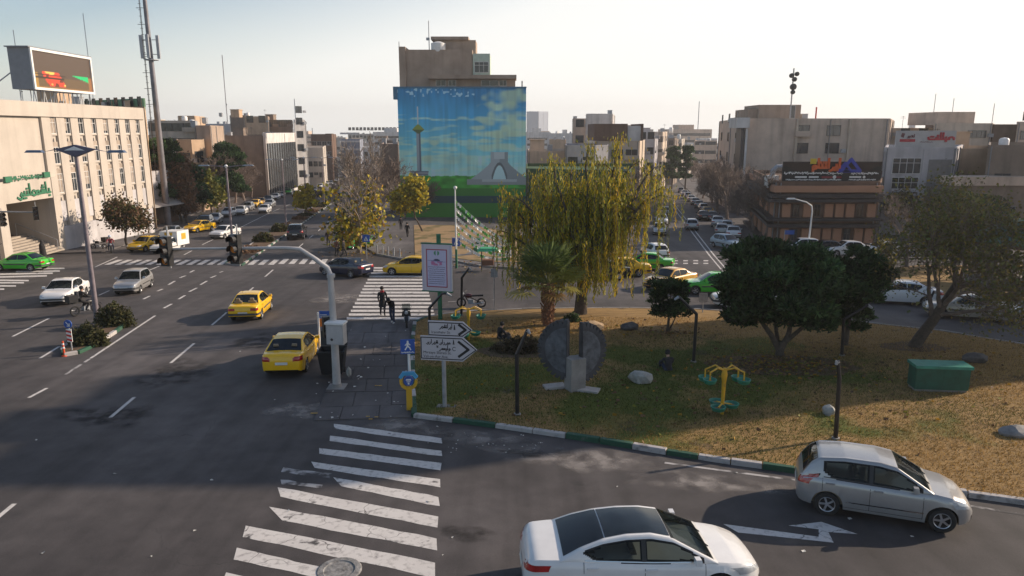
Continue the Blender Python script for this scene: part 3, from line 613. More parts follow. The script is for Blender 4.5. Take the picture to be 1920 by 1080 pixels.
# billboard screen on the roof
xs = XW+.2; yL, yR = 69.0, 78.8; zt_ = P(47, 88, yL).z; zb_ = P(56, 167, yL).z; SW, SHh = yR-yL, zt_-zb_
t = thing('screen_billboard', 'big boxed LED screen with white rim on steel struts on the cream roof', 'billboard', (xs, (yL+yR)/2, zb_), pi/2)
b = MB(); b.bb(-SW/2, SW/2, .02, 2.0, 0, SHh); b.bb(-SW/2-.25, SW/2+.1, -.1, 2.1, SHh, SHh+.1); b.build('cabinet', mat('screen_cabinet', (.19, .2, .22), .5, var=.1), t)
b = MB(); b.bb(-SW/2, SW/2, -.12, .02, -.02, .2); b.bb(-SW/2, SW/2, -.12, .02, SHh-.22, SHh); b.bb(-SW/2, -SW/2+.22, -.12, .02, .2, SHh-.22); b.bb(SW/2-.22, SW/2, -.12, .02, .2, SHh-.22); b.build('rim', WHITE, t)
def scr(u, v):
    c = np.empty(u.shape+(3,)); c[:] = hx('4a3c31'); n = vnoise(u, v, 14, 9, 5)
    m = (v < .32)&(u < .98); c[m] = hx('57452f')
    a = (np.abs(u-.32) < .19)&(v > .06)&(v < .46)&(np.abs((u-.32)*1.1+(v-.26)*.3) < .16); c[a] = hx('b83a26')
    c[a&(n > .8)] = hx('c9a24e'); c[a&(n < .34)] = hx('5a2a1c')
    g = (u > .62)&(u < .93)&(v < .44)&(v > .44-(u-.62)*.55); c[g] = hx('18a05e')
    c[(v < .05)] = hx('7a5a35'); c[(u > .93)&(v < .42)] = hx('7d5636'); c[(u < .06)&(v < .42)] = hx('8a6a32'); c[(np.abs(v-.38) < .02)&(u < .52)] = hx('2d2118'); c[(np.abs(v-.29) < .015)&(u < .5)] = hx('2d2118')
    return c
painted('screen', SW-.44, SHh-.42, 70, 40, scr, SCREEN, t, (0, .0, .2))
roofz = P(0, 184, 61.5).z-.6-zb_
for k in range(7):
    b = MB(); x = -SW/2+.4+k*(SW-.8)/6; b.tube([(x-.35, .3, roofz), (x, .3, 0), (x+.35, .3, roofz)], .05, 5); b.tube([(x, 1.6, roofz), (x, 1.6, 0)], .05, 5); b.build('strut', WHITE if k % 2 else GALV, t)
b = MB(); b.tube([(-SW/2+.2, 2.1, SHh*.4), (-SW/2-1., 6, roofz)], .06, 5); b.tube([(SW/2-.3, 2.1, SHh*.4), (SW/2-.3, 6, roofz)], .06, 5); b.build('back_stay', GALV, t)
# telecom mast behind the office building
mb_ = G(303, 430); my = 98; mx = XY(303, my)[0]
t = thing('telecom_mast', 'tall tapering steel telecom mast with ladder and antenna panels behind the cream office', 'mast', (mx, my, gz(my)))
b = MB(); b.tube([(0, 0, -.5), (0, 0, 13), (-.05, 0, 24), (-.08, 0, 36)], [.46, .38, .29, .22], 14); b.build('pole', mat('mast_steel', (.15, .145, .16), .5, .3, var=.25, scale=1), t, 50)
b = MB()
for s in (-.25, .25): b.tube([(-.95, s*.4, 6), (-.72, s*.4, 36)], .035, 4)
for k in range(40): b.bb(-.97, -.6, -.12, -.08, 6+k*.75, 6.05+k*.75)
for k in range(14): b.bb(-1.3, -.3, -.03, .03, 8+k*2, 8.06+k*2)
b.build('ladder', FR_D, t)
za = P(285, 110, my).z-gz(my)
for dx, dy in ((-1.0, -.2), (1.0, .1), (.2, -1.0), (-.5, .8)):
    b = MB(); b.bb(dx-.18, dx+.18, dy-.12, dy+.12, za, za+2.9); b.bb(min(dx*.3, dx), max(dx*.3, dx), dy*.5-.04, dy*.5+.04, za+.5, za+.58); b.bb(min(dx*.3, dx), max(dx*.3, dx), dy*.5-.04, dy*.5+.04, za+2.3, za+2.38); b.build('antenna_panel', GALV, t)
b = MB(); b.lathe([(.9, za-.2), (.9, za-.1), (.5, za-.1), (.5, za-.2)], 16); b.build('ring_platform', GALV, t)
# ---------- the mural building
YM = 110; xl, xr = XY(749, YM)[0], XY(986, YM)[0]; ztm = P(870, 164, YM).z; zbm = gz(YM); MW = xr-xl; MH = ztm-zbm
t = thing('mural_building', 'tall building whose blank side wall carries a painted mural of sky, tower and arch', 'building', ((xl+xr)/2, YM, zbm))
b = MB(); b.bb(-MW/2, MW/2, .02, 16, -1, MH-.02); b.build('wall', W_TAUPE, t)
def mural(u, v):
    s = lambda a, b_, c_, x: a
    sky = np.array([hx('2a6f9f'), hx('3c8fb9'), hx('66aebd'), hx('9fc7be')]); y = np.clip((v-.32)/.68, 0, 1)
    ax = (1-y)*3; i = np.clip(ax.astype(int), 0, 2); f = (ax-i)[..., None]; c = sky[i]*(1-f)+sky[i+1]*f
    n = vnoise(u, v, 5, 34, 1)*.55+vnoise(u, v, 14, 70, 2)*.45; k = np.clip((n-.50+(.62-v)*.28)*6, 0, 1)*(v < .8); c = c*(1-k[..., None]*.62)+np.array(hx('a9c4b4'))*k[..., None]*.62
    for cx, cy, rx, ry in ((.93, .93, .24, .06), (.82, .86, .16, .04), (.86, .77, .2, .07), (.95, .70, .26, .07), (.3, .6, .2, .03), (.35, .47, .28, .035), (.75, .55, .25, .03), (.66, .76, .06, .025), (.62, .70, .06, .02), (.78, .65, .2, .03), (.68, .6, .12, .02)):
        k = np.clip(1.5-((u-cx)/rx)**2-((v-cy)/ry)**2-(vnoise(u, v, 18, 26, 4)-.3)*1.6, 0, 1)*.8; c = c*(1-k[..., None])+np.array(hx('a9bda6'))*k[..., None]
    c *= (.86+.28*vnoise(u, v, 9, 11, 9))[..., None]*(.84+.3*vnoise(u, v, 70, 5, 17))[..., None]
    gb = v < .325+.012*vnoise(u, v, 40, 2, 6); gr = np.array(hx('37862f'))*(.6+.9*vnoise(u, v, 26, 40, 7))[..., None]; c[gb] = gr[gb]
    d = gb&(v < .235); c[d] = np.array(hx('2c6a26'))*1.; tl = v < .175; c[tl] = hx('123c44'); gg = v < .12; c[gg] = np.array(hx('2f6e26'))
    # tower with pod
    mx = .155; st = (np.abs(u-mx) < .016+.004*(.6-v))&(v > .33)&(v < .665); c[st] = hx('7f8790'); c[st&(u > mx+.004)] = hx('4f5a68')
    bs = (np.abs(u-mx) < .075-.2*(.37-v)*(v < .37))&(v > .335)&(v < .37); c[bs] = hx('8d8f95'); c[bs&((v*100).astype(int) % 2 == 0)] = hx('5f6570')
    pod = (np.abs(u-mx) < np.where(v > .685, .05-(v-.685)*1.1, .05-(.685-v)*1.5))&(v > .655)&(v < .725); c[pod] = hx('77813b'); c[pod&(v < .685)] = hx('4d5a3c')
    an = (np.abs(u-mx) < .005)&(v >= .725)&(v < .86); c[an] = hx('a5adb3')
    # arch monument
    ax_ = .79; hgt = .50; w_ = np.where(v > .44, .068+0*(v-.44), .068+.155*np.clip((.44-v)/.13, 0, 1)**1.25)
    bod = (np.abs(u-ax_) < w_)&(v > .305)&(v < hgt+.015); c[bod] = hx('90969a'); c[bod&(u > ax_)] = hx('7a8084'); c[bod&(np.abs(u-ax_) < .042)&(v > .46)] = hx('a3a8aa')
    hole = (np.abs(u-ax_) < .062*np.clip((.435-v)/.1, 0, 1)**.5)&(v > .305); c[hole] = hx('565c60')
    h2 = (np.abs(u-ax_) < .052*np.clip((.412-v)/.1, 0, 1)**.5)&(v > .305); c[h2] = hx('a9cdc6')
    pl = (v > .262)&(v < .305)&(u > .53+.0*v); c[pl] = hx('7e8283'); c[pl&(v > .285)&(np.abs(u-ax_) < .14)] = hx('9b9fa0')
    pe = (v > .93)&(vnoise(u, v, 60, 60, 12) > .74)&(u < .6); c[pe] = hx('8fb0c4')
    return np.clip(c*np.array([1.5, 1.6, 1.55]), 0, .85)
painted('mural', MW, MH, 300, 300, mural, PRINT, t, (0, 0, 0))
b = MB(); b.bb(-MW/2-.6, MW/2+.05, -.12, .6, MH-.1, MH+.12); b.bb(-MW/2-.6, -MW/2, -.12, 1.2, MH-1.7, MH-.1); b.build('roof_edge', mat('blue_edge', (.05, .16, .26), .6), t)
def ux(px, Y=YM+4): return XY(px, Y)[0]-(xl+xr)/2
def uz(py, Y=YM+4): return P(870, py, Y).z-zbm
b = MB(); b.bb(ux(767), ux(888), 4, 12, MH-1, uz(93)); b.bb(ux(755), ux(767)-.02, 3.5, 12, MH-1, uz(88)); b.build('penthouse', W_TAUPE, t)
b = MB(); b.bb(ux(818), ux(893), 6, 11, uz(93)-.5, uz(72)); b.bb(ux(811), ux(880), 5.5, 11.5, uz(72)+.01, uz(66)); b.build('stair_head', W_TAUPE, t)
b = MB(); b.bb(ux(889), ux(920), 3.6, 9, MH-1, uz(101)); b.build('pale_green_room', mat('pale_green', (.42, .5, .42), .8), t)
add_win(t, ((ux(891)+ux(918))/2, 3.596, uz(136)), 0, (ux(918)-ux(891))*.9, uz(117)-uz(136), FR_W, 2, 1)
b = MB(); b.bb(ux(810), ux(968), 1., 6, uz(150), uz(143)); b.bb(ux(812), ux(966), 2.4, 5, MH-1, uz(150)-.01); b.build('roof_terrace', W_TAUPE, t)
for a, c in ((823, 840), (845, 858), (905, 935), (938, 950)): add_win(t, ((ux(a)+ux(c))/2, 2.39, uz(162)), 0, ux(c)-ux(a), uz(152)-uz(162), FR_W, 1)
b = MB(); x = ux(825); b.lathe([(0, uz(76)), (.5, uz(77)), (1.1, uz(80)), (1.1, uz(93)), (1, uz(97))], 18, (x, 5, 0)); b.build('water_tank', WHITE, t, 40)
b = MB(); b.tube([(ux(807), 6, uz(93)), (ux(807), 6, uz(35))], .07, 5); b.box((ux(805), 6, uz(70)), (.5, .3, .4)); b.build('aerial', GALV, t)
b = MB(); b.tube([(ux(755), 4, uz(88)), (ux(755), 4, uz(78))], .05, 5); b.tube([(ux(978), 1, MH), (ux(978), 1, MH+1)], .1, 6); b.build('pipe', FR_D, t)
# ---------- left bank of the boulevard
H3 = lambda *a: list(a)
bldg('squat building with green tiled cornice behind the cream office', [(170, 100), (281, 92), (283, 112), (170, 116)], (230, 186, 95), W_TAN, [(0, 8, [15.4], .7, 1.1)], 1., clutter=3, seed=4, roof=mat('green_tiles', (.10, .21, .12), .7, var=.3, scale=6))
bldg('low buff block with recessed balcony under a flat white roof, left of the brown slab', [(286, 150), (372, 150), (380, 175), (286, 175)], (320, 226, 150), W_BUFF, [(0, 4, [8, 11.5, 14.5], 2.2, 1.5)], .5, clutter=4, seed=2)
bldg('small tan rooftop house seen above the balcony block', [(342, 190), (372, 190), (391, 205), (345, 205)], (370, 217, 190), W_TAN, (), .3)
bldg('narrow dark slab building with sunlit tan flank beside the boulevard trees', [(373, 140), (399, 140), (424, 158), (376, 165)], (399, 235, 140), W_TAUPE, [(1, 3, [6., 9.5], 1.6, 1.4)], .4, clutter=2, seed=9)
bldg('two storey cream house with two dark windows on its corner', [(335, 125), (362, 125), (386, 128), (386, 140), (335, 140)], (362, 262, 125), W_TAN, [(1, 1, [4.6, 8.3], 1.9, 1.8), (0, 1, [8.3], 1.6, 1.6)], .3)
bldg('wide brown blank wall building left of the white striped facade', [(420, 172), (497, 172), (500, 215), (424, 215)], (450, 254, 172), W_BROWN, (), .6, clutter=5, seed=12)
t = bldg('office block with tall white vertical fins and dark bands by the boulevard', [(496, 172), (501, 170), (556, 196), (556, 225), (497, 220)], (530, 249, 185), W_WHITE, (), 1.2, clutter=3, seed=8)
a, c = Vector((*XY(501, 170), 0)), Vector((*XY(556, 196), 0)); d = c-a; an = math.atan2(d.y, d.x); n = Vector((d.y, -d.x, 0)).normalized(); zz0, zz1 = gz(170), P(530, 254, 185).z
b0 = t.location
for k in range(13):
    q = a+d*((k+.4)/13)+n*.15-b0; f = MB(); f.box((q.x, q.y, (zz0+zz1)/2-b0.z-.6), (d.length/13*.42, .3, zz1-zz0-2.2), an); f.build('dark_band', WGLASS, t)
bldg('narrow white framed tower at the end of the striped office', [(556, 198), (575, 200), (577, 226), (556, 226)], (565, 224, 199), W_WHITE, [(0, 1, [4, 7.5, 11, 14.5, 18, 21], 1.7, 1.7, {'u': (.1, .9)})], .8)
bldg('brown rooftop block behind the striped office', [(463, 230), (508, 230), (512, 250), (466, 250)], (480, 218, 230), W_TAN, [(0, 2, [20], 2, 2)], .3, clutter=3, seed=3)
bldg('grey attic storey set back above the striped office', [(509, 235), (553, 235), (553, 260), (509, 260)], (530, 226, 235), W_BROWN, [(0, 5, [19], 1.4, 2)], .3, clutter=2)
bldg('flat dark rooftop building at the far left skyline', [(438, 250), (466, 250), (466, 280), (438, 280)], (450, 216, 250), W_BROWN, (), .3, clutter=4, seed=5)
bldg('cream house with pale gable beyond the striped office', [(577, 235), (606, 235), (612, 262), (577, 262)], (590, 276, 235), W_CREAM, [(0, 3, [3, 6.5], 1.2, 1.5)], .4)
bldg('brown flat topped block beyond the striped office', [(586, 290), (624, 290), (632, 320), (586, 320)], (600, 252, 290), W_DBROWN, [(0, 4, [10, 14], 1.6, 1.6, {'fr': FR_W})], 2.2, clutter=2, seed=6)
bldg('blue grey office with white floor stripes far down the boulevard', [(641, 330), (676, 330), (682, 360), (641, 360)], (660, 262, 330), W_BLUE, (), .6, bands=[(0, z_, .8, .3, W_WHITE) for z_ in (6, 9.5, 13, 16.5, 20)])
bldg('long pale terrace of flats across the far end of the boulevard', [(655, 560), (752, 560), (752, 600), (655, 600)], (700, 251, 560), W_FAR, [(0, 14, [18, 24, 30], 2, 2.2)], .6, clutter=6, seed=7)
bldg('pale low house in front of the far terrace', [(682, 300), (712, 300), (712, 325), (682, 325)], (700, 276, 300), W_WHITE, [(0, 3, [6, 10], 1.3, 1.6)], .4)
bldg('dark brown side wall in the shade left of the mural building', [(716, 150), (747, 150), (750, 190), (722, 200)], (735, 270, 150), W_BROWN, [(3, 4, [4, 8], 1.4, 1.6)], .5, clutter=2, seed=13)
for k, (a_, b_, y_, Y) in enumerate(((286, 300, 238, 210), (300, 342, 236, 240), (391, 438, 232, 300), (604, 640, 268, 420), (624, 650, 258, 480), (712, 750, 262, 420), (676, 700, 268, 420))):
    bldg(['rust roofed hut', 'flat ochre row', 'grey stepped block', 'sandy mid-rise', 'pale cream slab', 'taupe flats', 'beige flats'][k]+' in the hazy skyline left of the mural, '+['by the mast', 'right of the mast', 'above the brown slab', 'past the white tower', 'far down the boulevard', 'against the mural edge', 'behind the striped blue office'][k], [(a_, Y), (b_, Y), (b_+3, Y+22), (a_, Y+22)], ((a_+b_)/2, y_, Y), [W_TAN, W_BUFF, W_GREY, W_FAR, W_CREAM, W_BROWN, W_BEIGE][k], [(0, 4, [6, 10, 14], 1.5, 1.5)], .4, clutter=3, seed=20+k)
# ---------- between the two streets, right of the mural
bldg('hazy blue grey tower standing alone on the far skyline', [(987, 1100), (1009, 1090), (1027, 1110), (1005, 1130)], (1005, 209, 1100), mat('tower_glass', (.30, .34, .42), .4, var=.05), (), 1)
t = bldg('long low annex with a green and teal painted wall beside the mural', [(987, 110.5), (1182, 104), (1190, 128), (987, 128)], (1090, 318, 107), mat('annex_green', (.03, .085, .035), .85, var=.25, scale=.7), (), .5, cat='building')
bldg('low buff brick house with flat roof right of the mural', [(990, 134), (1062, 134), (1064, 150), (990, 150)], (1020, 283, 134), W_BUFF, [(0, 3, [3.5], 1.6, 1.5)], .4, clutter=4, seed=31)
bldg('grey corrugated sheds above the willow', [(1060, 131), (1116, 131), (1140, 133), (1140, 148), (1060, 148)], (1100, 272, 131), W_GREY, [(0, 2, [8], 1.6, 1.2)], .3)
bldg('pinkish house with small roof tower right of the low buff house', [(1073, 190), (1099, 190), (1099, 210), (1073, 210)], (1085, 222, 190), W_BEIGE, [(0, 1, [9, 13, 17], 2, 1.8)], .6, clutter=1)
bldg('blank pale grey lift tower behind the brown topped flats', [(1098, 168), (1146, 168), (1150, 186), (1098, 186)], (1120, 213, 168), W_WHITE, (), .3, clutter=1, seed=2)
t = bldg('flats with brown attic, cream walls and small paired windows', [(1116, 140), (1197, 140), (1208, 156), (1118, 160)], (1150, 264, 140), W_BUFF, [(0, 3, [P(1150, 262+36, 140).z-gz(140)], 2.3, 1.8, {'fr': FR_W}), (0, 3, [3.4], 2.3, 1.8, {'fr': FR_W})], .1)
bldg('brown attic storey of the cream flats', [(1116, 139.6), (1197, 139.6), (1208, 155), (1118, 159)], (1150, 233, 140), W_DBROWN, [], .6) if False else None
b = MB(); q0_, q1_ = XY(1116, 139.6), XY(1197, 139.6); lo = P(1150, 246, 139.6).z; hi = P(1150, 232, 139.6).z; b0 = t.location
b.bb(q0_[0]-b0.x-.3, q0_[0]-b0.x+6, -.4, 12, P(1150, 264, 140).z-b0.z+.01, hi-b0.z); b.bb(q0_[0]-b0.x+9, q1_[0]-b0.x+.3, -.4, 12, P(1150, 264, 140).z-b0.z+.01, hi-b0.z); b.build('attic', W_DBROWN, t)
b = MB(); b.bb(q0_[0]-b0.x+6, q0_[0]-b0.x+9, -.1, 11, P(1150, 264, 140).z-b0.z+.01, hi-b0.z-.4); b.build('attic_recess', W_WHITE, t)
for k in range(5):
    a_, b_, y_, Y = ((1196, 1226, 256, 172), (1222, 1240, 247, 205), (1238, 1263, 259, 250), (1262, 1276, 261, 300), (1274, 1292, 272, 360))[k]
    bldg(['pink brick flats with lit edge', 'buff flats with stacked balconies', 'maroon sided block', 'pale flats with white balconies', 'small cream block'][k]+', '+['nearest', 'second', 'third', 'fourth', 'fifth'][k]+' of the row along the right street', [(a_, Y), (b_, Y), (b_+(6, 9, 8, 6, 5)[k], Y+26), (a_, Y+26)], ((a_+b_)/2, y_, Y), [W_GREY, W_BUFF, W_BROWN, W_FAR, W_CREAM][k], [(1, 3, [3, 6.5, 10, 13.5], 1.6, 1.5, {'fr': FR_W}), (0, 2, [3, 6.5, 10, 13.5], 1.4, 1.5)], .4, clutter=3, seed=40+k)
bldg('beige flats with small square windows at the end of the right street', [(1300, 330), (1342, 330), (1342, 352), (1303, 352)], (1320, 264, 330), W_BEIGE, [(0, 3, [7, 11, 15], 1.6, 1.5, {'u': (.05, .45)}), (0, 1, [7, 11, 15], 5, 1.4, {'u': (.5, 1)})], .6, clutter=3, seed=50)
for k, (a_, b_, y_, Y) in enumerate(((1026, 1075, 250, 420), (1290, 1302, 275, 480), (1030, 1060, 262, 300), (1240, 1300, 282, 700))):
    bldg(['pale crowded flats', 'thin cream block', 'ochre roof house', 'dusty far row'][k]+' '+['behind the low buff house', 'closing the right street', 'between the mural and the pink house', 'below the sky at the street end'][k], [(a_, Y), (b_, Y), (b_, Y+25), (a_, Y+25)], ((a_+b_)/2, y_, Y), [W_WHITE, W_CREAM, W_TAN, W_FAR][k], [(0, 5, [6, 11], 1.6, 1.6)], .4, clutter=4, seed=60+k)
# ---------- right side
zr = lambda px, py, Y: P(px, py, Y).z-gz(Y)
t = bldg('big beige apartment block with blank walls and a projecting white corner balcony', [(1386, 118), (1661, 118), (1668, 140), (1345, 150)], (1500, 222, 118), W_BEIGE,
  [(0, 2, [zr(1500, 254, 118), zr(1500, 287, 118)], 2.1, 1.55, {'u': (.31, .73)}), (3, 3, [8, 11.5, 14.8], 1.7, 1.5)], .5, clutter=3, seed=71)
b0 = t.location; x_ = lambda px, Y=118: XY(px, Y)[0]-b0.x
b = MB(); b.bb(x_(1373), x_(1397), -1.2, 3, zr(1385, 240, 118), zr(1385, 222, 118)+.1); b.build('white_corner_box', W_WHITE, t)
b = MB(); b.bb(x_(1384), x_(1390), -.7, 2, -1, zr(1385, 240, 118)); b.build('corner_pier', FR_D, t)
b = MB(); b.bb(x_(1392), x_(1396), -.8, 0, 2, zr(1385, 241, 118)); b.build('corner_pipe', W_WHITE, t)
for px in (1487, 1585): b = MB(); b.bb(x_(px), x_(px+4), -.3, -.004, -1, zr(1500, 223, 118)); b.build('pilaster', W_BUFF, t)
b = MB(); b.bb(x_(1440), x_(1521), 6, 14, zr(1500, 226, 118), zr(1480, 199, 124)); b.bb(x_(1422), x_(1440), 7, 14, zr(1500, 226, 118), zr(1480, 207, 124)); b.build('stair_head', W_TAUPE, t)
add_win(t, (x_(1505), 5.99, zr(1500, 224, 124)), 0, .8, 2., FR_W, 0)
b = MB(); b.tube([(x_(1532), 2, zr(1500, 224, 118)), (x_(1532), 2, zr(1500, 200, 118))], .12, 6); b.build('flue', REDP, t)
yb = 76.
t = bldg('three storey brick panelled corner building with dark ledges and a big sign on its roof', [(1462, yb), (1655, yb), (1665, 96), (1414, 98)], (1560, 340, yb), W_DBROWN, (), .4)
b0 = t.location; M_PANEL = surface('brick_panel', lambda t_, v: mixc(t_, mixc(t_, (.42, .215, .13), (.52, .29, .19), noise_node(t_, 1.1, 4, v)), (.30, .16, .10), noise_node(t_, 14, 3, v, (0, 1, 1))), .85)
M_LEDGE = mat('dark_ledge', (.028, .026, .03), .5, var=.2)
x_ = lambda px, Y=yb: XY(px, Y)[0]-b0.x; z_ = lambda py: P(1560, py, yb).z-b0.z
x0_, x1_ = x_(1462), x_(1655); fl = x1_-x0_
e0, e1 = Vector((x_(1462), 0, 0)), Vector((XY(1414, 98)[0]-b0.x, 22, 0)); dv = (e1-e0).normalized(); ea = math.atan2(dv.y, dv.x)
for k, (ya, yb_, pr, mm) in enumerate(((348, 360, .5, M_PANEL), (363, 370, .8, M_LEDGE), (372, 378, .9, M_LEDGE), (408, 413, .9, M_LEDGE), (419, 425, .8, M_LEDGE), (460, 466, .9, M_LEDGE))):
    b = MB(); b.bb(x0_-pr, x1_+.2, -pr, -.004, z_(yb_), z_(ya)); b.build('ledge', mm, t)
    q = e0.lerp(e1, .5)+Vector((-dv.y, dv.x, 0))*pr/2; b = MB(); b.box((q.x, q.y, (z_(ya)+z_(yb_))/2-.003), ((e1-e0).length+.2, pr-.01, z_(ya)-z_(yb_)), ea); b.build('ledge', mm, t)
for (za_, zb2) in ((382, 407), (428, 459)):
    hgt = z_(za_)-z_(zb2)
    for k in range(9):
        xa = x0_+.5+k*(fl-.6)/9; w_ = (fl-.6)/9
        if k in (1, 3, 7) and za_ == 382 or k in (1, 6) and za_ > 400:
            add_win(t, (xa+w_*.42, -.02, z_(zb2)+.1), 0, w_*.5, hgt-.2, FR_D, 1, 1)
        else:
            b = MB(); b.bb(xa+.1, xa+w_*.86, -.2, -.004, z_(zb2), z_(za_)); b.build('brick_panel', M_PANEL, t)
    for k in range(5):
        q = e0.lerp(e1, (k+.5)/5)+Vector((-dv.y, dv.x, 0))*.08; b = MB(); b.box((q.x, q.y, (z_(za_)+z_(zb2))/2), (2.6, .16, hgt-.1), ea); b.build('brick_panel', M_PANEL, t)
b = MB(); b.bb(x0_+1.2, x1_-.6, -.1, -.004, -.5, z_(467)); b.build('shopfront', WGLASS, t)
# roof sign with orange lettering
ys_ = yb+1.2; xs0, xs1 = XY(1469, ys_)[0], XY(1655, ys_)[0]; z0s, z1s = P(1560, 341, ys_).z, P(1560, 303, ys_).z
t = thing('roof_sign', 'wide brown and black roof sign with orange script lettering and blue triangle logo', 'sign', ((xs0+xs1)/2, ys_, z0s)); sw, sh = xs1-xs0, z1s-z0s
def sgn(u, v):
    c = np.empty(u.shape+(3,)); c[:] = hx('2b1a15'); c[v < .5] = hx('101318')
    k = (v < .78)&(v >= .5)&((u < .13-(v-.5)*.3)|(u > .87+(v-.5)*.3)); c[k] = hx('0e1413'); return c
painted('sign_face', sw, sh, 90, 24, sgn, PRINT, t)
b = MB(); b.bb(-sw/2, sw/2, .01, .16, 0, sh); b.build('sign_box', FR_D, t)
b = MB(); pen_word(b, ['a', 'y', 'r', 'a', 'n', 't', 'A', 'M'], sw*.08, sh*.70, sh*.52, sh*.115, .05, 0, 'xz', 1.28, .12); b.build('orange_lettering', mat('orange_letter', (.62, .10, .015), .5), t)
b = MB()
for s, cx in ((1.15, .18), (.8, .12)):
    tri_ = [(sw*(cx-.085*s), sh*.54), (sw*(cx+.085*s), sh*.54), (sw*cx, sh*(.54+.5*s)), (sw*(cx-.085*s), sh*.54)]; ribbon(b, tri_, sh*.13*s, .06, 0, 'xz', .1)
b.build('blue_logo', mat('logo_blue', (.02, .04, .34), .5), t)
b = MB(); b.box((-sw*.2, -.1, sh*1.02), (sw*.06, .12, sh*.26)); b.build('yellow_tab', mat('tab_yellow', (.6, .42, .03), .5), t)
b = MB(); rg = random.Random(5)
for s in scribble(rg, sw*.11, -sw*.48, sh*.42, sh*.09)+scribble(rg, sw*.47, sw*.2, sh*.4, sh*.09): ribbon(b, s, sh*.035, .012)
for s in scribble(rg, sw*.1, -sw*.46, sh*.1, sh*.05)+scribble(rg, sw*.45, sw*.18, sh*.1, sh*.05): ribbon(b, s, sh*.025, .012)
b.build('white_lettering', WHITE, t)
for a_, c in ((-.37, -.25), (-.23, -.13), (.18, .3)): b = MB(); b.poly([(sw*a_, -.015, sh*.2), (sw*c, -.015, sh*.2), (sw*c, -.015, sh*.28), (sw*a_, -.015, sh*.28)]); b.build('white_bar', WHITE, t)
for r_, x_ in ((.07, .33), (.09, .03)): b = MB(); b.lathe([(0, 0), (sh*r_, .0)], 12, (sw*x_, -.016, sh*.24), 'y'); b.build('white_emblem', WHITE, t)
b = MB(); b.poly([(-sw*.1, -.015, sh*.18), (sw*.1, -.015, sh*.18), (sw*.1, -.015, sh*.28), (-sw*.1, -.015, sh*.28)]); b.build('red_line', mat('dull_red', (.22, .02, .03), .6), t)
b = MB()
for k in range(5): x = -sw/2+.4+k*(sw-.8)/4; b.tube([(x, .5, -.6), (x, .2, sh*.8)], .05, 5)
b.build('stay', GALV, t)
b = MB(); x = XY(1451, yb+3)[0]; zz = P(1451, 343, yb+3).z-.1; t = thing('rooftop_cooler', 'white evaporative cooler with duct on the brick building roof beside the sign', 'air cooler', (x, yb+3, zz-.3))
b.bb(-.7, .5, -.5, .5, .1, 1.2); b.bb(-.6, .4, -.4, .4, -.1, .1); b.build('cabinet', WHITE, t, None); b = MB(); b.tube([(0, 0, 1.2), (0, 0, 1.7), (.4, 0, 2.1), (1.2, 0, 2.1)], .3, 8); b.build('duct', GALV, t)
yg = 84.
t = bldg('grey stone office with white barred windows and a rooftop shop sign', [(1657, yg), (1792, yg), (1802, 100), (1660, 100)], (1720, 276, yg), W_GREY, [(0, 1, [zr(1700, 325, yg)], 3.2, 1.7, {'u': (.10, .55), 'bars': 3, 'cross': 1, 'fr': FR_W}), (0, 1, [zr(1700, 364, yg)], 3.0, 1.9, {'u': (.10, .55), 'bars': 3, 'cross': 1, 'fr': FR_W})], .5, clutter=2, seed=81)
b0 = t.location; x_ = lambda px, Y=yg: XY(px, Y)[0]-b0.x
b = MB(); b.bb(x_(1742), x_(1785), -.06, -.004, 1, zr(1760, 299, yg)); b.build('recessed_bay', mat('bay_grey', (.2, .19, .185), .8), t)
b = MB(); b.bb(x_(1730), x_(1734), -.1, -.004, 0, zr(1720, 280, yg)); b.bb(x_(1657), x_(1792), -.05, -.004, zr(1720, 312, yg)-.04, zr(1720, 312, yg)) if False else None; b.build('pier', W_GREY, t)
ysg = yg+1.; xs0, xs1 = XY(1676, ysg)[0], XY(1787, ysg)[0]; z0s, z1s = P(1730, 272, ysg).z, P(1730, 245, ysg).z; sw, sh = xs1-xs0, z1s-z0s
t = thing('roof_sign', 'pale grey roof sign with red brake shop lettering and red bar', 'sign', ((xs0+xs1)/2, ysg, z0s))
b = MB(); b.bb(-sw/2, sw/2, 0, .25, -.5, sh); b.build('sign_box', mat('sign_grey', (.40, .385, .38), .6, var=.08), t)
b = MB(); SR = mat('sign_red', (.36, .012, .03), .5); pen_word(b, ['D', 'b', 'A', ' ', 'L', 'n', 'T'] if False else ['D', 'b', 'A', 'l', 'n', 'T'], sw*.47, sh*.4, sh*.52, sh*.13, .01, 0, 'xz', 1.5, .06); b.poly([(-sw*.44, -.012, sh*.22), (-sw*.18, -.012, sh*.22), (-sw*.18, -.012, sh*.42), (-sw*.44, -.012, sh*.42)]); b.build('red_lettering', SR, t)
b = MB(); pen_word(b, ['L', 'n', 't', ' ', 'v', 'v'], -sw*.2, sh*.55, sh*.24, sh*.05, .012, 0, 'xz', 1.1, .03); b.poly([(-sw*.43, -.013, sh*.6), (-sw*.38, -.013, sh*.5), (-sw*.36, -.013, sh*.8), (-sw*.41, -.013, sh*.85)])
for s in scribble(random.Random(8), sw*.12, -sw*.1, sh*.2, sh*.06): ribbon(b, s, sh*.02, .012)
b.build('dark_lettering', mat('sign_dark', (.12, .03, .04), .6), t)
b = MB()
for k in range(4): x = -sw/2+.5+k*(sw-1)/3; b.tube([(x, .6, -1.2), (x, .3, sh*.7)], .05, 5)
b.build('stay', GALV, t)
bldg('cream stepped apartment block behind the grey office', [(1640, 135), (1742, 135), (1742, 150), (1640, 150)], (1680, 240, 135), W_BUFF, [(0, 3, [13], 1.5, 1.4)], .4, clutter=2, seed=90)
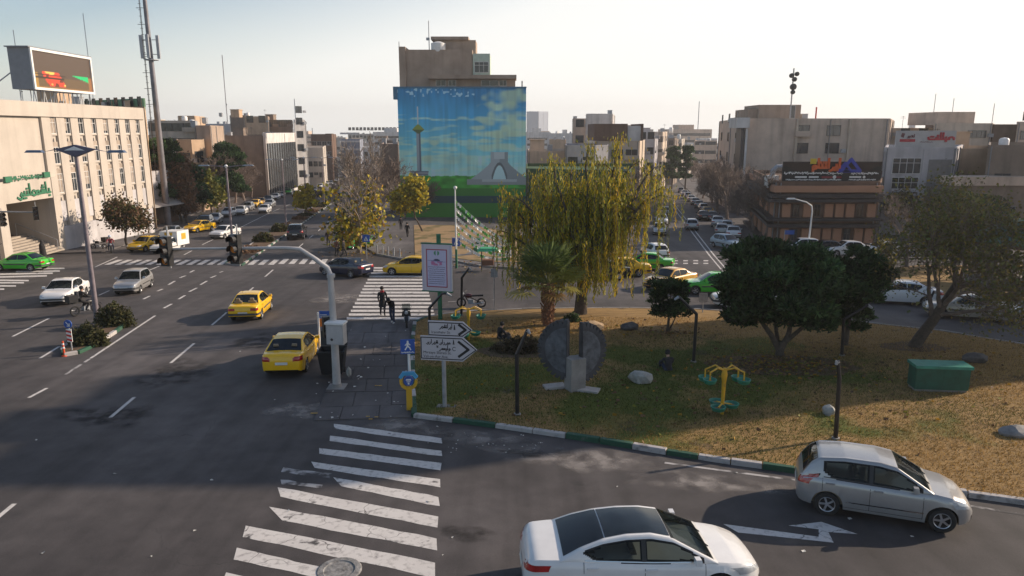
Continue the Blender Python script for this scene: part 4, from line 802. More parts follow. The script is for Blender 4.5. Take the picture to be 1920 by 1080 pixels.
t = bldg('light beige block with tall stair tower right of the shop sign', [(1743, 122), (1852, 122), (1856, 145), (1743, 145)], (1800, 231, 122), W_BUFF, [(0, 1, [zr(1830, 258, 122)], 3., 1.1, {'u': (.55, .95), 'bars': 3})], .4, clutter=1, seed=91)
b0 = t.location; b = MB(); b.bb(XY(1766, 122)[0]-b0.x, XY(1838, 122)[0]-b0.x, 3, 12, zr(1800, 234, 122), zr(1800, 211, 125)); b.build('stair_head', W_BEIGE, t)
b = MB(); b.bb(XY(1853, 122)[0]-b0.x, XY(1900, 122)[0]-b0.x, -.3, 20, -1, zr(1870, 233, 122)); b.build('brown_wing', W_DBROWN, t)
bldg('beige block at the right edge of the skyline', [(1898, 118), (2050, 118), (2050, 140), (1898, 140)], (1910, 228, 118), W_BEIGE, [(0, 4, [12, 15], 1.8, 1.3)], .4, clutter=3, seed=93)
bldg('cream wall with small vents between the grey office and the dark block', [(1793, 92), (1853, 92), (1853, 110), (1793, 110)], (1820, 278, 92), W_TAN, (), .4, clutter=2, seed=94)
t = bldg('dark brown corrugated block with pale ledge at the right edge', [(1850, 80), (2060, 76), (2060, 100), (1850, 100)], (1880, 272, 79), W_BROWN, [(0, 3, [3.2, 6.], 1.4, 1.2)], .4, clutter=2, seed=95)
b0 = t.location; b = MB(); b.bb(-5, 14, -2.6, -.1, z_(350), z_(333)); b.build('ledge', W_BEIGE, t); b = MB(); b.bb(-4.6, 13, -2.2, -.1, -.5, z_(350)-.02); b.build('front_wing', W_BROWN, t)
for k in range(4): add_win(t, (-3+k*4.2, -2.204, 2.2), 0, 2.2, 1.6, FR_G, 2)
# unseen block added right of the camera to shade the park and junction
bldg('unseen block added beyond the right edge to shade the park', [(45, 40.5), (56, 40.5), (56, 51), (45, 51)], 25.5, W_BEIGE, [(3, 5, [3, 6.5, 10, 13.5], 1.6, 1.5), (2, 4, [3, 6.5, 10, 13.5], 1.6, 1.5)], .6, off=1, clutter=9, seed=17)
# ---------- far city in the haze
rg = random.Random(77)
for k in range(36):
    Y = rg.uniform(380, 1300); px = rg.uniform(285, 740) if k % 2 else rg.uniform(1000, 1350)
    if k % 6 == 0: px = rg.uniform(1380, 1990)
    c = XY(px, Y); h = rg.uniform(7, 17)+Y*.021; w_ = rg.uniform(14, 30)
    b = MB(); b.bb(-w_/2, w_/2, 0, 18, -4, h); b.bb(-w_/4, w_/8, 4, 12, h, h+2.6); t = thing('distant_building', 'hazy flat roofed block lost in the far skyline', 'building', (c[0], Y, gz(Y)), rg.uniform(-.3, .3), 'flat roofed blocks in the far haze')
    b.build('wall', rg.choice((W_FAR, W_BUFF, W_GREY, W_WHITE, W_BEIGE)), t)
    b = MB()
    for r_ in range(int(h/4)): b.bb(-w_/2+1, w_/2-1, -.06, -.01, 2+r_*4, 3.6+r_*4)
    b.build('window_band', WGLASS, t)
# ================================================================ VEHICLES
SHAPE = [(0, .955), (.12, .98), (.45, 1.), (.78, .985), (.93, .955), (1., .90)]
class Car:
    def __init__(s, L, W, Hh, xr, xf, r, belt, roof, hw, bot, tumble=.42, crown=.035):
        s.L, s.W, s.H, s.xr, s.xf, s.r, s.tumble, s.crown = L, W, Hh, xr, xf, r, tumble, crown
        s.fb, s.fr, s.fw, s.fo = [s.curve(c) for c in (belt, roof, hw, bot)]
        s.g0, s.g1 = roof[0][0], roof[-1][0]; s.roof = roof
    def curve(s, c, w_=.045):
        X = np.linspace(-.5, s.L+.5, 1200); x, z = zip(*c); Z = np.interp(X, x, z); k = max(1, int(w_/(X[1]-X[0])))
        Zs = np.convolve(np.pad(Z, k, 'edge'), np.ones(2*k+1)/(2*k+1), 'valid')
        e = np.interp(X, [x[0], x[0]+.1, x[-1]-.1, x[-1]], [0, 1, 1, 0]); Zs = Z*(1-e)+Zs*e
        return lambda q: float(np.interp(q, X, Zs))
    def shape(s, h): return float(np.interp(h, [a for a, _ in SHAPE], [b for _, b in SHAPE]))
    def y(s, x, z):
        b, t = s.fo(x), s.fb(x); return s.fw(x)*s.shape((z-b)/max(t-b, .01))
    def yg(s, x, z): return s.fw(min(max(x, s.g0), s.g1))*.915-(z-s.fb(x))*s.tumble
    def arch(s, x):
        z = -1
        for c in (s.xr, s.xf):
            R_ = s.r*1.17; d = x-c
            if abs(d) < R_: z = max(z, s.r*.98+math.sqrt(R_*R_-d*d)*1.0)
        return z
    def body(s, S=None):
        m = MB(); xs = set(np.linspace(0, s.L, int(s.L/.075)).round(4)); R_ = s.r*1.17
        for c in (s.xr, s.xf): xs |= {round(c-R_-.004, 4), round(c-R_+.004, 4), round(c+R_-.004, 4), round(c+R_+.004, 4)} | set((c+R_*np.sin(np.linspace(-1.45, 1.45, 13))).round(4))
        xs |= {.02, .05, s.L-.02, s.L-.05}; xs = sorted(x for x in xs if 0 <= x <= s.L); rows = []
        for x in xs:
            b, t, hw_ = s.fo(x), s.fb(x), s.fw(x); a = s.arch(x); lo = max(b, a); inner = hw_-.27 if a > 0 else hw_*.86
            half = [(0, b), (inner, b), (inner+.005, lo-.002)]
            for h, k in SHAPE:
                z = b+(t-b)*h; half.append((hw_*k, z if z > lo else lo+.012*h))
            half += [(hw_*.62, t+s.crown*.6), (hw_*.3, t+s.crown*.92), (0, t+s.crown)]
            rows.append([(x-s.L/2, y, z) for y, z in half]+[(x-s.L/2, -y, z) for y, z in half[-2:0:-1]])
        n = len(rows[0]); f0 = len(m.f); m.grid(rows, 0, True)
        for i in range(f0, len(m.f)):
            j = (i-f0) % n
            if j in (0, 1, 2, n-1, n-2, n-3): m.m[i] = 1
        m.f[f0:] = [q[::-1] for q in m.f[f0:]]
        for rw, fl in ((0, True), (len(rows)-1, False)):
            o = rw*n; q = list(range(o+2, o+n-1)); m.f.append(tuple(q if fl else q[::-1])); m.m.append(0)
        # greenhouse shell
        rows = []; gx = sorted(set(np.linspace(s.g0, s.g1, 34 if S is None else 90).round(3)) | {round(c[0], 3) for c in s.roof})
        for x in gx:
            z0, z1 = s.fb(x)-.03, max(s.fr(x), s.fb(x)-.02); yt = s.yg(x, z1); zm = (z0+z1)/2
            half = [(s.yg(x, z0), z0), (s.yg(x, zm)+.012, zm), (yt+.004, z1-.012), (yt-.03, z1+.012), (yt*.6, z1+s.crown*.64), (yt*.3, z1+s.crown*.91), (0, z1+s.crown)]
            if S: half = [(s.yg(x, z)+.012*sin(pi*(z-z0)/max(z1-z0, .01)), z) for z in np.linspace(z0, z1-.012, 12)]+[(yt-.03, z1+.012)]+[(yt*k, z1+s.crown*(1-k*k)) for k in (.88, .8, .7, .55, .4, .2, 0)]
            rows.append([(x-s.L/2, y, z) for y, z in half]+[(x-s.L/2, -y, z) for y, z in half[-2::-1]])
        f0 = len(m.f); m.grid(rows, 0); m.f[f0:] = [q[::-1] for q in m.f[f0:]]
        if S:                                              # open the shell behind the see-through windows
            keepf, keepm = m.f[:f0], m.m[:f0]; nr = len(rows[0])-1
            for i in range(f0, len(m.f)):
                P4 = [m.v[j] for j in m.f[i]]; x = sum(p[0] for p in P4)/4+s.L/2; y = abs(sum(p[1] for p in P4)/4); z = sum(p[2] for p in P4)/4; j = (i-f0) % nr; side = j < 11 or j >= nr-11; st = 0
                if side:
                    for iw, (xa, xb) in enumerate(S['win']):
                        zl = s.fb(x)+.025+(.13*max(0, 1-(x-xa)/.32)**1.6 if iw == 0 else 0); zh = s.fr(x)-.075
                        if xa-.03 < x < xb+.03 and zl-.035 < z < zh+.03: st = max(st, 1)
                        if xa+.05 < x < xb-.05 and zl+.03 < z < zh-.02: st = 2
                else:
                    a, b, ins = S['front_glass']; yt = s.yg(x, s.fr(x))
                    if a < x < b and y < yt-ins+.03: st = 1
                    if a+.05 < x < b-.06 and y < yt-ins-.04: st = 2
                if st < 2: keepf.append(m.f[i]); keepm.append(1 if st else 0)
            m.f, m.m = keepf, keepm
        return m
    def cabin(s):
        """floor, dashboard, seats and wheel seen through the windows"""
        t = MB(); zb = s.fb(s.L*.5); xr, xf = s.g0+.35, s.g1-.35; w_ = s.fw(s.L*.5)*.86; t.bb(xr-s.L/2, xf-s.L/2, -w_, w_, .26, .34, 0); t.bb(xf-s.L/2-.1, xf-s.L/2+.25, -w_*.95, w_*.95, .34, zb-.02, 0)
        for sg in (-1, 1): t.bb(xr-s.L/2, xf-s.L/2, sg*w_-.03, sg*w_+.03, .34, zb-.01, 1)
        t.bb(xr-s.L/2-.1, xr-s.L/2+.12, -w_, w_, .3, zb+.02, 1)
        for xs in (xf-1.0, xf-1.85):
            for sg in (-.38, .38):
                x = xs-s.L/2; t.box((x+.05, sg, .5), (.5, .5, .2), 0, 1); M0 = t.M; t.M = Matrix.Translation((x-.2, sg, .56)) @ Matrix.Rotation(R(-16), 4, 'Y'); t.box((0, 0, .28), (.14, .48, .58), 0, 1, .86); t.box((0, 0, .66), (.09, .24, .17), 0, 1, .8); t.M = M0
        t.lathe([(.17, -.012), (.19, 0), (.17, .012)], 14, (xf-.42-s.L/2, .38, zb-.02), 'x', 0); return t
    def top_grid(s, xa, xb, inset, m=None, off=.008, n=10, k=9):
        m = m or MB(); rows = []
        for i in range(n+1):
            x = xa+(xb-xa)*i/n; z = s.fr(x); yt = s.yg(x, z)-inset; full = s.yg(x, z)
            rows.append([(x-s.L/2+(off*.5 if xa > s.L*.5 else -off*.3), -yt+2*yt*j/k, z+off+s.crown*(1-(abs(-yt+2*yt*j/k)/max(full, .1))**2)) for j in range(k+1)])
        f0 = len(m.f); m.grid(rows); m.f[f0:] = [q[::-1] for q in m.f[f0:]]
        return m
    def side_win(s, xa, xb, sg, kick=False, top=.075, bot=.025, m=None, off=.012):
        m = m or MB(); rows = []
        for i in range(17):
            x = xa+(xb-xa)*i/16; z0 = s.fb(x)+bot+(.13*max(0, 1-(x-xa)/.32)**1.6 if kick else 0); z1 = s.fr(x)-top
            if z1-z0 < .015: z1 = z0+.001
            rows.append([(x-s.L/2, sg*(s.yg(x, z)+off+.006*sin(pi*j/3)), z) for j, z in enumerate(np.linspace(z0, z1, 4))])
        f0 = len(m.f); m.grid(rows)
        if sg < 0: m.f[f0:] = [q for q in m.f[f0:]]
        else: m.f[f0:] = [q[::-1] for q in m.f[f0:]]
        return m
    def contour(s, z, end):
        X = np.linspace(s.L, s.L*.5, 240) if end > 0 else np.linspace(0, s.L*.5, 240)
        ok = []
        while not ok: ok = [x for x in X if s.fb(x) >= z and s.fo(x) <= z]; z -= .02
        z += .02; x0 = ok[0]; p = [(x0, 0.)]+[(x, s.y(x, z)) for x in ok]
        d = [0]
        for a, b in zip(p[:-1], p[1:]): d.append(d[-1]+math.hypot(b[0]-a[0], b[1]-a[1]))
        return np.array(p), np.array(d)
    def wrap(s, end, s0, s1, za, zb, m=None, off=.01, n=12, nz=3, mi=None, zs=None):
        """patch lying on the nose (end=1) or tail (end=-1); s is the distance round the corner from the centre line"""
        m = m or MB(); rows = []
        for iz in range(nz+1):
            rw = []
            for i in range(n+1):
                q = s0+(s1-s0)*i/n; t = i/n; lo, hi = (za, zb) if zs is None else (za+zs[0]*t, zb+zs[1]*t); z = lo+(hi-lo)*iz/nz
                p, d = s.contour(z, end); a = min(abs(q), d[-1]); x, y = np.interp(a, d, p[:, 0]), np.interp(a, d, p[:, 1])
                x2, y2 = np.interp(a+.01, d, p[:, 0]), np.interp(a+.01, d, p[:, 1]); tx, ty = x2-x, y2-y; l = math.hypot(tx, ty) or 1
                nx, ny = (ty/l, -tx/l) if end > 0 else (-ty/l, tx/l)
                sg = 1 if q >= 0 else -1
                rw.append((x-s.L/2+nx*off, sg*(y+ny*off), z))
            rows.append(rw)
        f0 = len(m.f); m.grid(rows, mi)
        if end < 0: m.f[f0:] = [q[::-1] for q in m.f[f0:]]
        return m
    def side_strip(s, xa, xb, za, zb, sg, off=.008, m=None):
        m = m or MB(); rows = [[(x-s.L/2, sg*(s.y(x, z)+off), z) for z in (za, (za+zb)/2, zb)] for x in np.linspace(xa, xb, 14)]
        f0 = len(m.f); m.grid(rows)
        if sg > 0: m.f[f0:] = [q[::-1] for q in m.f[f0:]]
        return m
def wheel_parts(r, w_=.2, spokes=5):
    t = MB(); t.lathe([(r*.66, -w_/2), (r*.92, -w_/2), (r, -w_*.36), (r, w_*.36), (r*.92, w_/2), (r*.66, w_/2), (r*.64, w_*.3)], 24, axis='y')
    k = MB(); k.lathe([(r*.66, w_*.47), (r*.63, w_*.5), (r*.58, w_*.44), (r*.57, w_*.2), (0, w_*.2)], 24, axis='y', mi=1)
    for i in range(spokes):
        a = 2*pi*i/spokes; k.M = Matrix.Rotation(a, 4, 'Y'); k.box((r*.33, w_*.38, 0), (r*.56, w_*.12, r*.15), 0, 0)
    k.M = None; k.lathe([(0, w_*.47), (r*.12, w_*.46), (r*.16, w_*.4)], 12, axis='y', mi=0); k.lathe([(r*.66, w_*.47), (r*.62, w_*.505), (r*.57, w_*.46)], 24, axis='y', mi=0)
    return t, k
P_ = {}
def cars_paint(name, col, rough=.22, metal=0., coat=.6): P_[name] = mat('paint_'+name, col, rough, metal, var=.04, scale=3, coat=coat)
for a in (('white', (.70, .69, .68)), ('silver', (.40, .39, .385), .3, .5), ('grey', (.16, .16, .165), .3, .4), ('black', (.012, .012, .015)), ('navy', (.014, .017, .04)), ('yellow', (.86, .49, .008)), ('green', (.05, .44, .025)),
          ('mint', (.04, .30, .10)), ('blue', (.05, .12, .28)), ('cream', (.60, .55, .45)), ('beige', (.36, .32, .27), .3, .3), ('paleblue', (.28, .36, .42), .3, .3), ('ochre', (.62, .33, .05))): cars_paint(*a)
TRIM = mat('grey_trim', (.05, .05, .052), .6, var=.15); GRILLE = mat('grille', (.015, .015, .016), .4)
SPEC = {}
SPEC['luxury'] = dict(car=Car(4.97, 1.86, 1.475, 1.12, 3.965, .345,
  [(0, .60), (.03, .84), (.1, .99), (.25, 1.06), (.9, 1.075), (1.7, 1.02), (2.6, .97), (3.5, .95), (3.9, .93), (4.4, .86), (4.75, .76), (4.9, .66), (4.97, .54)],
  [(.72, 1.06), (1.15, 1.25), (1.6, 1.385), (2.1, 1.45), (2.6, 1.455), (3.05, 1.37), (3.95, .92)],
  [(0, .60), (.05, .74), (.2, .855), (.6, .915), (1.2, .93), (3.6, .93), (4.2, .905), (4.6, .82), (4.85, .66), (4.97, .46)],
  [(0, .42), (.08, .30), (.5, .2), (4.5, .17), (4.85, .22), (4.97, .34)]),
  rear_glass=(.80, 1.645, .09), front_glass=(3.02, 3.86, .07), pano=(1.665, 3.0, .1), win=((1.22, 2.42), (2.44, 3.62)), head=(.46, 1.15, .63, .74, (.02, .07)), tail=(.42, 1.2, .80, .95, (.06, .03)), style='modern')
SPEC['hatch'] = dict(car=Car(4.02, 1.75, 1.53, .74, 3.32, .315,
  [(0, .60), (.03, .86), (.12, .98), (.4, 1.02), (1.5, .99), (2.7, .95), (3.05, .96), (3.5, .89), (3.8, .78), (3.95, .64), (4.02, .52)],
  [(.10, .98), (.32, 1.3), (.52, 1.44), (1.1, 1.50), (1.9, 1.49), (2.3, 1.42), (3.1, .95)],
  [(0, .68), (.05, .77), (.2, .835), (.6, .87), (3., .872), (3.5, .84), (3.8, .72), (3.95, .58), (4.02, .45)],
  [(0, .42), (.08, .31), (.5, .24), (3.6, .2), (3.9, .26), (4.02, .36)], .36),
  rear_glass=(.14, .47, .1), front_glass=(2.31, 3.02, .07), win=((.62, 1.68), (1.74, 2.82)), head=(.38, 1.0, .62, .76, (.02, .06)), tail=(.60, 1.0, .80, 1.0, (.0, .1)), style='modern')
SPEC['saloon'] = dict(car=Car(4.42, 1.70, 1.42, .95, 3.62, .30,
  [(0, .62), (.02, .86), (.08, .92), (.3, .945), (.9, .95), (2., .92), (3.1, .89), (3.4, .87), (4., .80), (4.3, .72), (4.38, .62), (4.42, .52)],
  [(.72, .94), (1.35, 1.34), (1.7, 1.385), (2.3, 1.39), (2.55, 1.34), (3.3, .875)],
  [(0, .72), (.04, .78), (.15, .82), (.6, .845), (3.3, .848), (3.9, .82), (4.25, .74), (4.37, .66), (4.42, .56)],
  [(0, .38), (.05, .33), (.5, .24), (3.9, .2), (4.3, .26), (4.42, .36)], .38),
  rear_glass=(.78, 1.34, .07), front_glass=(2.57, 3.22, .06), win=((1.2, 2.02), (2.06, 3.08)), head=(.34, .92, .58, .70, (0, .02)), tail=(.42, .90, .68, .82, (0, .01)), style='old', bump=True)
SPEC['saloon_new'] = dict(car=Car(4.45, 1.74, 1.45, .98, 3.62, .305,
  [(0, .62), (.02, .88), (.07, .98), (.25, 1.02), (.8, 1.02), (1.7, .97), (3., .92), (3.45, .91), (4., .84), (4.28, .72), (4.4, .6), (4.45, .5)],
  [(.55, 1.01), (1.3, 1.37), (1.8, 1.42), (2.3, 1.42), (2.65, 1.35), (3.45, .9)],
  [(0, .68), (.05, .76), (.2, .83), (.6, .865), (3.2, .868), (3.9, .83), (4.25, .72), (4.38, .6), (4.45, .46)],
  [(0, .38), (.06, .32), (.5, .24), (3.9, .2), (4.3, .26), (4.45, .36)], .38),
  rear_glass=(.60, 1.30, .07), front_glass=(2.67, 3.38, .06), win=((1.25, 2.05), (2.09, 3.2)), head=(.36, .95, .60, .74, (.0, .05)), tail=(.46, .98, .74, .93, (.02, .02)), style='modern')
SPEC['small'] = dict(car=Car(3.94, 1.6, 1.45, .72, 3.06, .275,
  [(0, .60), (.02, .86), (.06, .92), (.3, .93), (1.8, .90), (2.7, .88), (3.0, .86), (3.5, .80), (3.85, .72), (3.91, .62), (3.94, .52)],
  [(.12, .93), (.50, 1.30), (.75, 1.40), (1.3, 1.43), (1.95, 1.42), (2.2, 1.37), (2.85, .865)],
  [(0, .68), (.04, .73), (.15, .77), (.6, .8), (3., .8), (3.5, .77), (3.85, .69), (3.94, .58)],
  [(0, .36), (.05, .32), (.5, .25), (3.5, .22), (3.9, .28), (3.94, .36)], .36),
  rear_glass=(.15, .5, .08), front_glass=(2.21, 2.78, .06), win=((.6, 1.5), (1.54, 2.62)), head=(.34, .82, .56, .68, (0, .02)), tail=(.48, .80, .66, .82, (0, .02)), style='old', bump=True)
SPEC['suv'] = dict(car=Car(4.7, 1.9, 1.74, .95, 3.68, .36,
  [(0, .66), (.02, 1.0), (.08, 1.08), (.4, 1.12), (2., 1.10), (3.2, 1.08), (3.5, 1.08), (4.1, 1.02), (4.5, .9), (4.64, .78), (4.7, .6)],
  [(.14, 1.08), (.42, 1.52), (.62, 1.66), (1.2, 1.71), (2.2, 1.70), (2.65, 1.62), (3.5, 1.07)],
  [(0, .74), (.05, .84), (.2, .91), (.6, .945), (3.4, .95), (4., .92), (4.4, .82), (4.6, .7), (4.7, .55)],
  [(0, .46), (.06, .38), (.5, .3), (4.1, .27), (4.55, .34), (4.7, .44)], .33),
  rear_glass=(.18, .56, .1), front_glass=(2.67, 3.4, .07), win=((.75, 1.9), (1.95, 3.2)), head=(.42, 1.05, .74, .88, (0, .05)), tail=(.58, 1.0, .84, 1.04, (.02, .03)), style='modern')
SPEC['van'] = dict(car=Car(4.5, 1.75, 1.9, .85, 3.6, .30,
  [(0, .66), (.02, .98), (.08, 1.02), (2., 1.0), (3.6, .98), (4.0, .95), (4.3, .82), (4.45, .68), (4.5, .54)],
  [(.03, 1.0), (.12, 1.7), (.3, 1.84), (1.5, 1.87), (2.9, 1.84), (3.2, 1.72), (3.95, .96)],
  [(0, .78), (.05, .83), (.3, .865), (3.6, .87), (4.2, .8), (4.42, .68), (4.5, .55)],
  [(0, .38), (.06, .34), (.5, .26), (4., .22), (4.4, .3), (4.5, .4)], .2),
  rear_glass=(.045, .11, .12), front_glass=(3.22, 3.86, .07), win=((.4, 2.1), (2.2, 3.6)), head=(.42, .9, .62, .76, (0, .04)), tail=(.68, .86, .7, 1.0, (0, 0)), style='modern')
def car_parts(kind, lod):
    """list of (part name, mesh builder, materials, children)"""
    S = SPEC[kind]; c = S['car']; L = c.L; out = [('body', c.body(S if lod > 1 else None), ['paint', DARK], 38)]; SW = CABGLASS if lod > 1 else GLASS
    if lod > 1: out.append(('cabin', c.cabin(), [mat('dashboard', (.03, .03, .032), .7), mat('cabin_trim', (.24, .19, .13) if kind == 'luxury' else (.10, .10, .105), .8)], None))
    a, b, i = S['front_glass']; out.append(('windscreen', c.top_grid(a, b, i), [SW], 60))
    a, b, i = S['rear_glass']; out.append(('rear_window', c.top_grid(a, b, i), [GLASS], 60))
    if 'pano' in S: a, b, i = S['pano']; out.append(('glass_roof', c.top_grid(a, b, i), [GLASS], 60))
    for sg in (1, -1):
        for iw, (xa, xb) in enumerate(S['win']): out.append(('side_window', c.side_win(xa, xb, sg, iw == 0), [SW], 60))
    h = S['head']; t = S['tail']; modern = S['style'] == 'modern'
    for sg in (1, -1):
        out.append(('headlight', c.wrap(1, sg*h[0], sg*h[1], h[2], h[3], zs=h[4]) if sg > 0 else c.wrap(1, -h[1], -h[0], h[2]+h[4][0], h[3]+h[4][1], zs=(-h[4][0], -h[4][1])), [HEADL], 40))
        out.append(('taillight', c.wrap(-1, t[0], t[1], t[2], t[3], zs=t[4]) if sg > 0 else c.wrap(-1, -t[1], -t[0], t[2]+t[4][0], t[3]+t[4][1], zs=(-t[4][0], -t[4][1])), [REDL], 40))
    z0 = h[2]
    out.append(('grille', c.wrap(1, -h[0]*.92, h[0]*.92, z0-.02 if modern else z0, h[3]-.01), [GRILLE], None))
    if modern: out.append(('lower_grille', c.wrap(1, -.5, .5, .30, .42), [GRILLE], None))
    out.append(('number_plate', c.wrap(1, -.25, .25, .44, .55, off=.022, n=2, nz=1), [PLATE], None)); zp = .62 if modern else .52
    out.append(('number_plate', c.wrap(-1, -.25, .25, zp-.02, zp+.09, off=.02, n=2, nz=1), [PLATE], None))
    if S.get('bump'):
        out.append(('bumper', c.wrap(1, -1.35, 1.35, .40, .52, off=.035, n=20), [TRIM], None)); out.append(('bumper', c.wrap(-1, -1.3, 1.3, .42, .54, off=.035, n=20), [TRIM], None))
    for sg in (1, -1):
        if S['style'] == 'old' or kind == 'hatch': out.append(('side_moulding', c.side_strip(c.xr+.42, c.xf-.42, .44 if kind == 'hatch' else .52, .47 if kind == 'hatch' else .6, sg, .012), [CHROME if kind == 'hatch' else TRIM], None))
        xm = S['win'][1][1]-.14; zm = c.fb(xm)+.05; y = c.y(xm, c.fb(xm)-.02); m = MB()
        m.add([(xm-L/2+dx, sg*(y+dy), zm+dz) for dx, dy, dz in ((-.06, .06, -.02), (.09, .06, -.01), (.07, .24, .0), (-.06, .23, -.01), (-.06, .06, .12), (.05, .06, .12), (.05, .22, .13), (-.06, .22, .13))], [(0, 3, 2, 1), (4, 5, 6, 7), (0, 1, 5, 4), (1, 2, 6, 5), (2, 3, 7, 6), (3, 0, 4, 7)])
        m.box((xm-L/2, sg*(y+.03), zm+.03), (.06, .1, .04)); out.append(('wing_mirror', m, ['paint'], None))
        if lod > 1:
            xs = [S['win'][0][0]-.02, S['win'][0][1]+.02, S['win'][1][1]+.06]
            sm = MB()
            for q in xs:
                zt = c.fb(q)-.02; sm_rows = [[(q-L/2+dx, sg*(c.y(q, z)+.003), z) for dx in (-.006, .006)] for z in np.linspace(max(c.fo(q)+.08, c.arch(q)+.02), zt, 8)]; f0 = len(sm.f); sm.grid(sm_rows); sm.f[f0:] = [w_ if sg < 0 else w_[::-1] for w_ in sm.f[f0:]]
            c.side_strip(xs[0], xs[2], c.fo(2)+.08, c.fo(2)+.09, sg, .003, sm); out.append(('door_seam', sm, [GRILLE], None))
            for q in (xs[1]-.24, xs[2]-1.02 if kind != 'hatch' else xs[1]+.9):
                pass
            for q in (S['win'][0][0]+.16, S['win'][1][0]+.14):
                z = c.fb(q)-.13; hm = MB(); hm.box((q-L/2, sg*(c.y(q, z)+.018), z), (.22, .035, .035)); out.append(('door_handle', hm, ['paint'] if kind == 'luxury' else ['paint'], None))
            wl = MB()
            a = S['win'][0][0]; b = S['win'][1][1]; rows = [[(x-L/2, sg*(c.yg(x, c.fb(x)+dz)+.017), c.fb(x)+dz) for dz in (.0, .022)] for x in np.linspace(a, b, 20)]; wl.grid(rows); wl.f = [q if sg < 0 else q[::-1] for q in wl.f]; out.append(('window_trim', wl, [CHROME if kind == 'luxury' else TRIM], None))
            bp = MB(); x = (S['win'][0][1]+S['win'][1][0])/2; zt = c.fr(x)-.07; bp.grid([[(x-L/2+dx, sg*(c.yg(x, z)+.021), z) for dx in (-.045, .045)] for z in np.linspace(c.fb(x)+.02, zt, 4)]); bp.f = [q if sg < 0 else q[::-1] for q in bp.f]; out.append(('door_pillar', bp, [GRILLE], None))
    if lod > 1:
        for sg in (-.3, .3):
            m = MB(); x = S['front_glass'][1]; m.tube([(x-L/2+.05, sg, c.fb(x)+.05), (x-L/2-.25, sg+.32, c.fr(x-.2)+.055)], .012, 4); out.append(('wiper', m, [GRILLE], None))
    return out
CARMESH = {}
def car_mesh(kind, lod):
    k = (kind, lod)
    if k in CARMESH: return CARMESH[k]
    c = SPEC[kind]['car']; res = []
    if lod == 0:
        m = MB(); mats = [WHITE, GLASS, DARK, TYRE, RIM, HEADL, REDL, PLATE]; idx = {x.name: i for i, x in enumerate(mats)}
        for nm, mb, ms, sm in car_parts(kind, 0):
            if nm in ('lower_grille',): continue
            mp = [0 if q == 'paint' else idx.get(q.name, 2) for q in ms]; n = len(m.v); m.v += mb.v; m.f += [tuple(i+n for i in f) for f in mb.f]; m.m += [mp[i] for i in mb.m]
        t, r_ = wheel_parts(c.r)
        for xw in (c.xr, c.xf):
            for sg in (1, -1):
                M_ = Matrix.Translation((xw-c.L/2, sg*(c.fw(xw)-.115), c.r)) @ (Matrix() if sg > 0 else Matrix.Rotation(pi, 4, 'Z'))
                m.M = M_; m.add(t.v, t.f, 3); m.add(r_.v, r_.f, 4); m.M = None
        res = [('vehicle', m.mesh('vehicle', mats, 38))]
    else:
        for nm, mb, ms, sm in car_parts(kind, lod): res.append((nm, mb.mesh(nm, [WHITE if q == 'paint' else q for q in ms], sm), ms[0] == 'paint', None))
        t, r_ = wheel_parts(c.r, .21, 5 if kind != 'luxury' else 10); tm, rm = t.mesh('wheel', TYRE, 45), r_.mesh('rim', [RIM, GRILLE], 40)
        for xw in (c.xr, c.xf):
            for sg in (1, -1): res.append(('wheel', tm, False, (xw-c.L/2, sg*(c.fw(xw)-.115), c.r, sg, rm)))
    CARMESH[k] = res; return res
def put_car(kind, colour, label, at, head, lod=0, cat='car', group=None, ref=0, name='car', lift=0.):
    """at: ground point; head: heading in degrees (0 = to the right, 90 = away); ref -1/+1: at is the tail/nose"""
    L = SPEC[kind]['car'].L; hd = R(head); p = Vector((at[0], at[1], 0))-Vector((cos(hd), sin(hd), 0))*(ref*L/2); p.z = gz(p.y)+.006+lift
    res = car_mesh(kind, lod)
    if lod == 0:
        o = link(name, res[0][1]); o.matrix_world = Matrix.Translation(p) @ TILT @ Matrix.Rotation(hd, 4, 'Z'); paint(o, P_[colour]); tag(o, label, cat, group); return o
    t = thing(name, label, cat, p, hd, group, True)
    for nm, me, pt, wh in res:
        o = link(nm, me, t)
        if pt: paint(o, P_[colour])
        if wh:
            o.location = wh[:3]; o.rotation_euler = (0, 0, 0 if wh[3] > 0 else pi); link('rim', wh[4], o)
    return t
UP, DN = 99., -81.
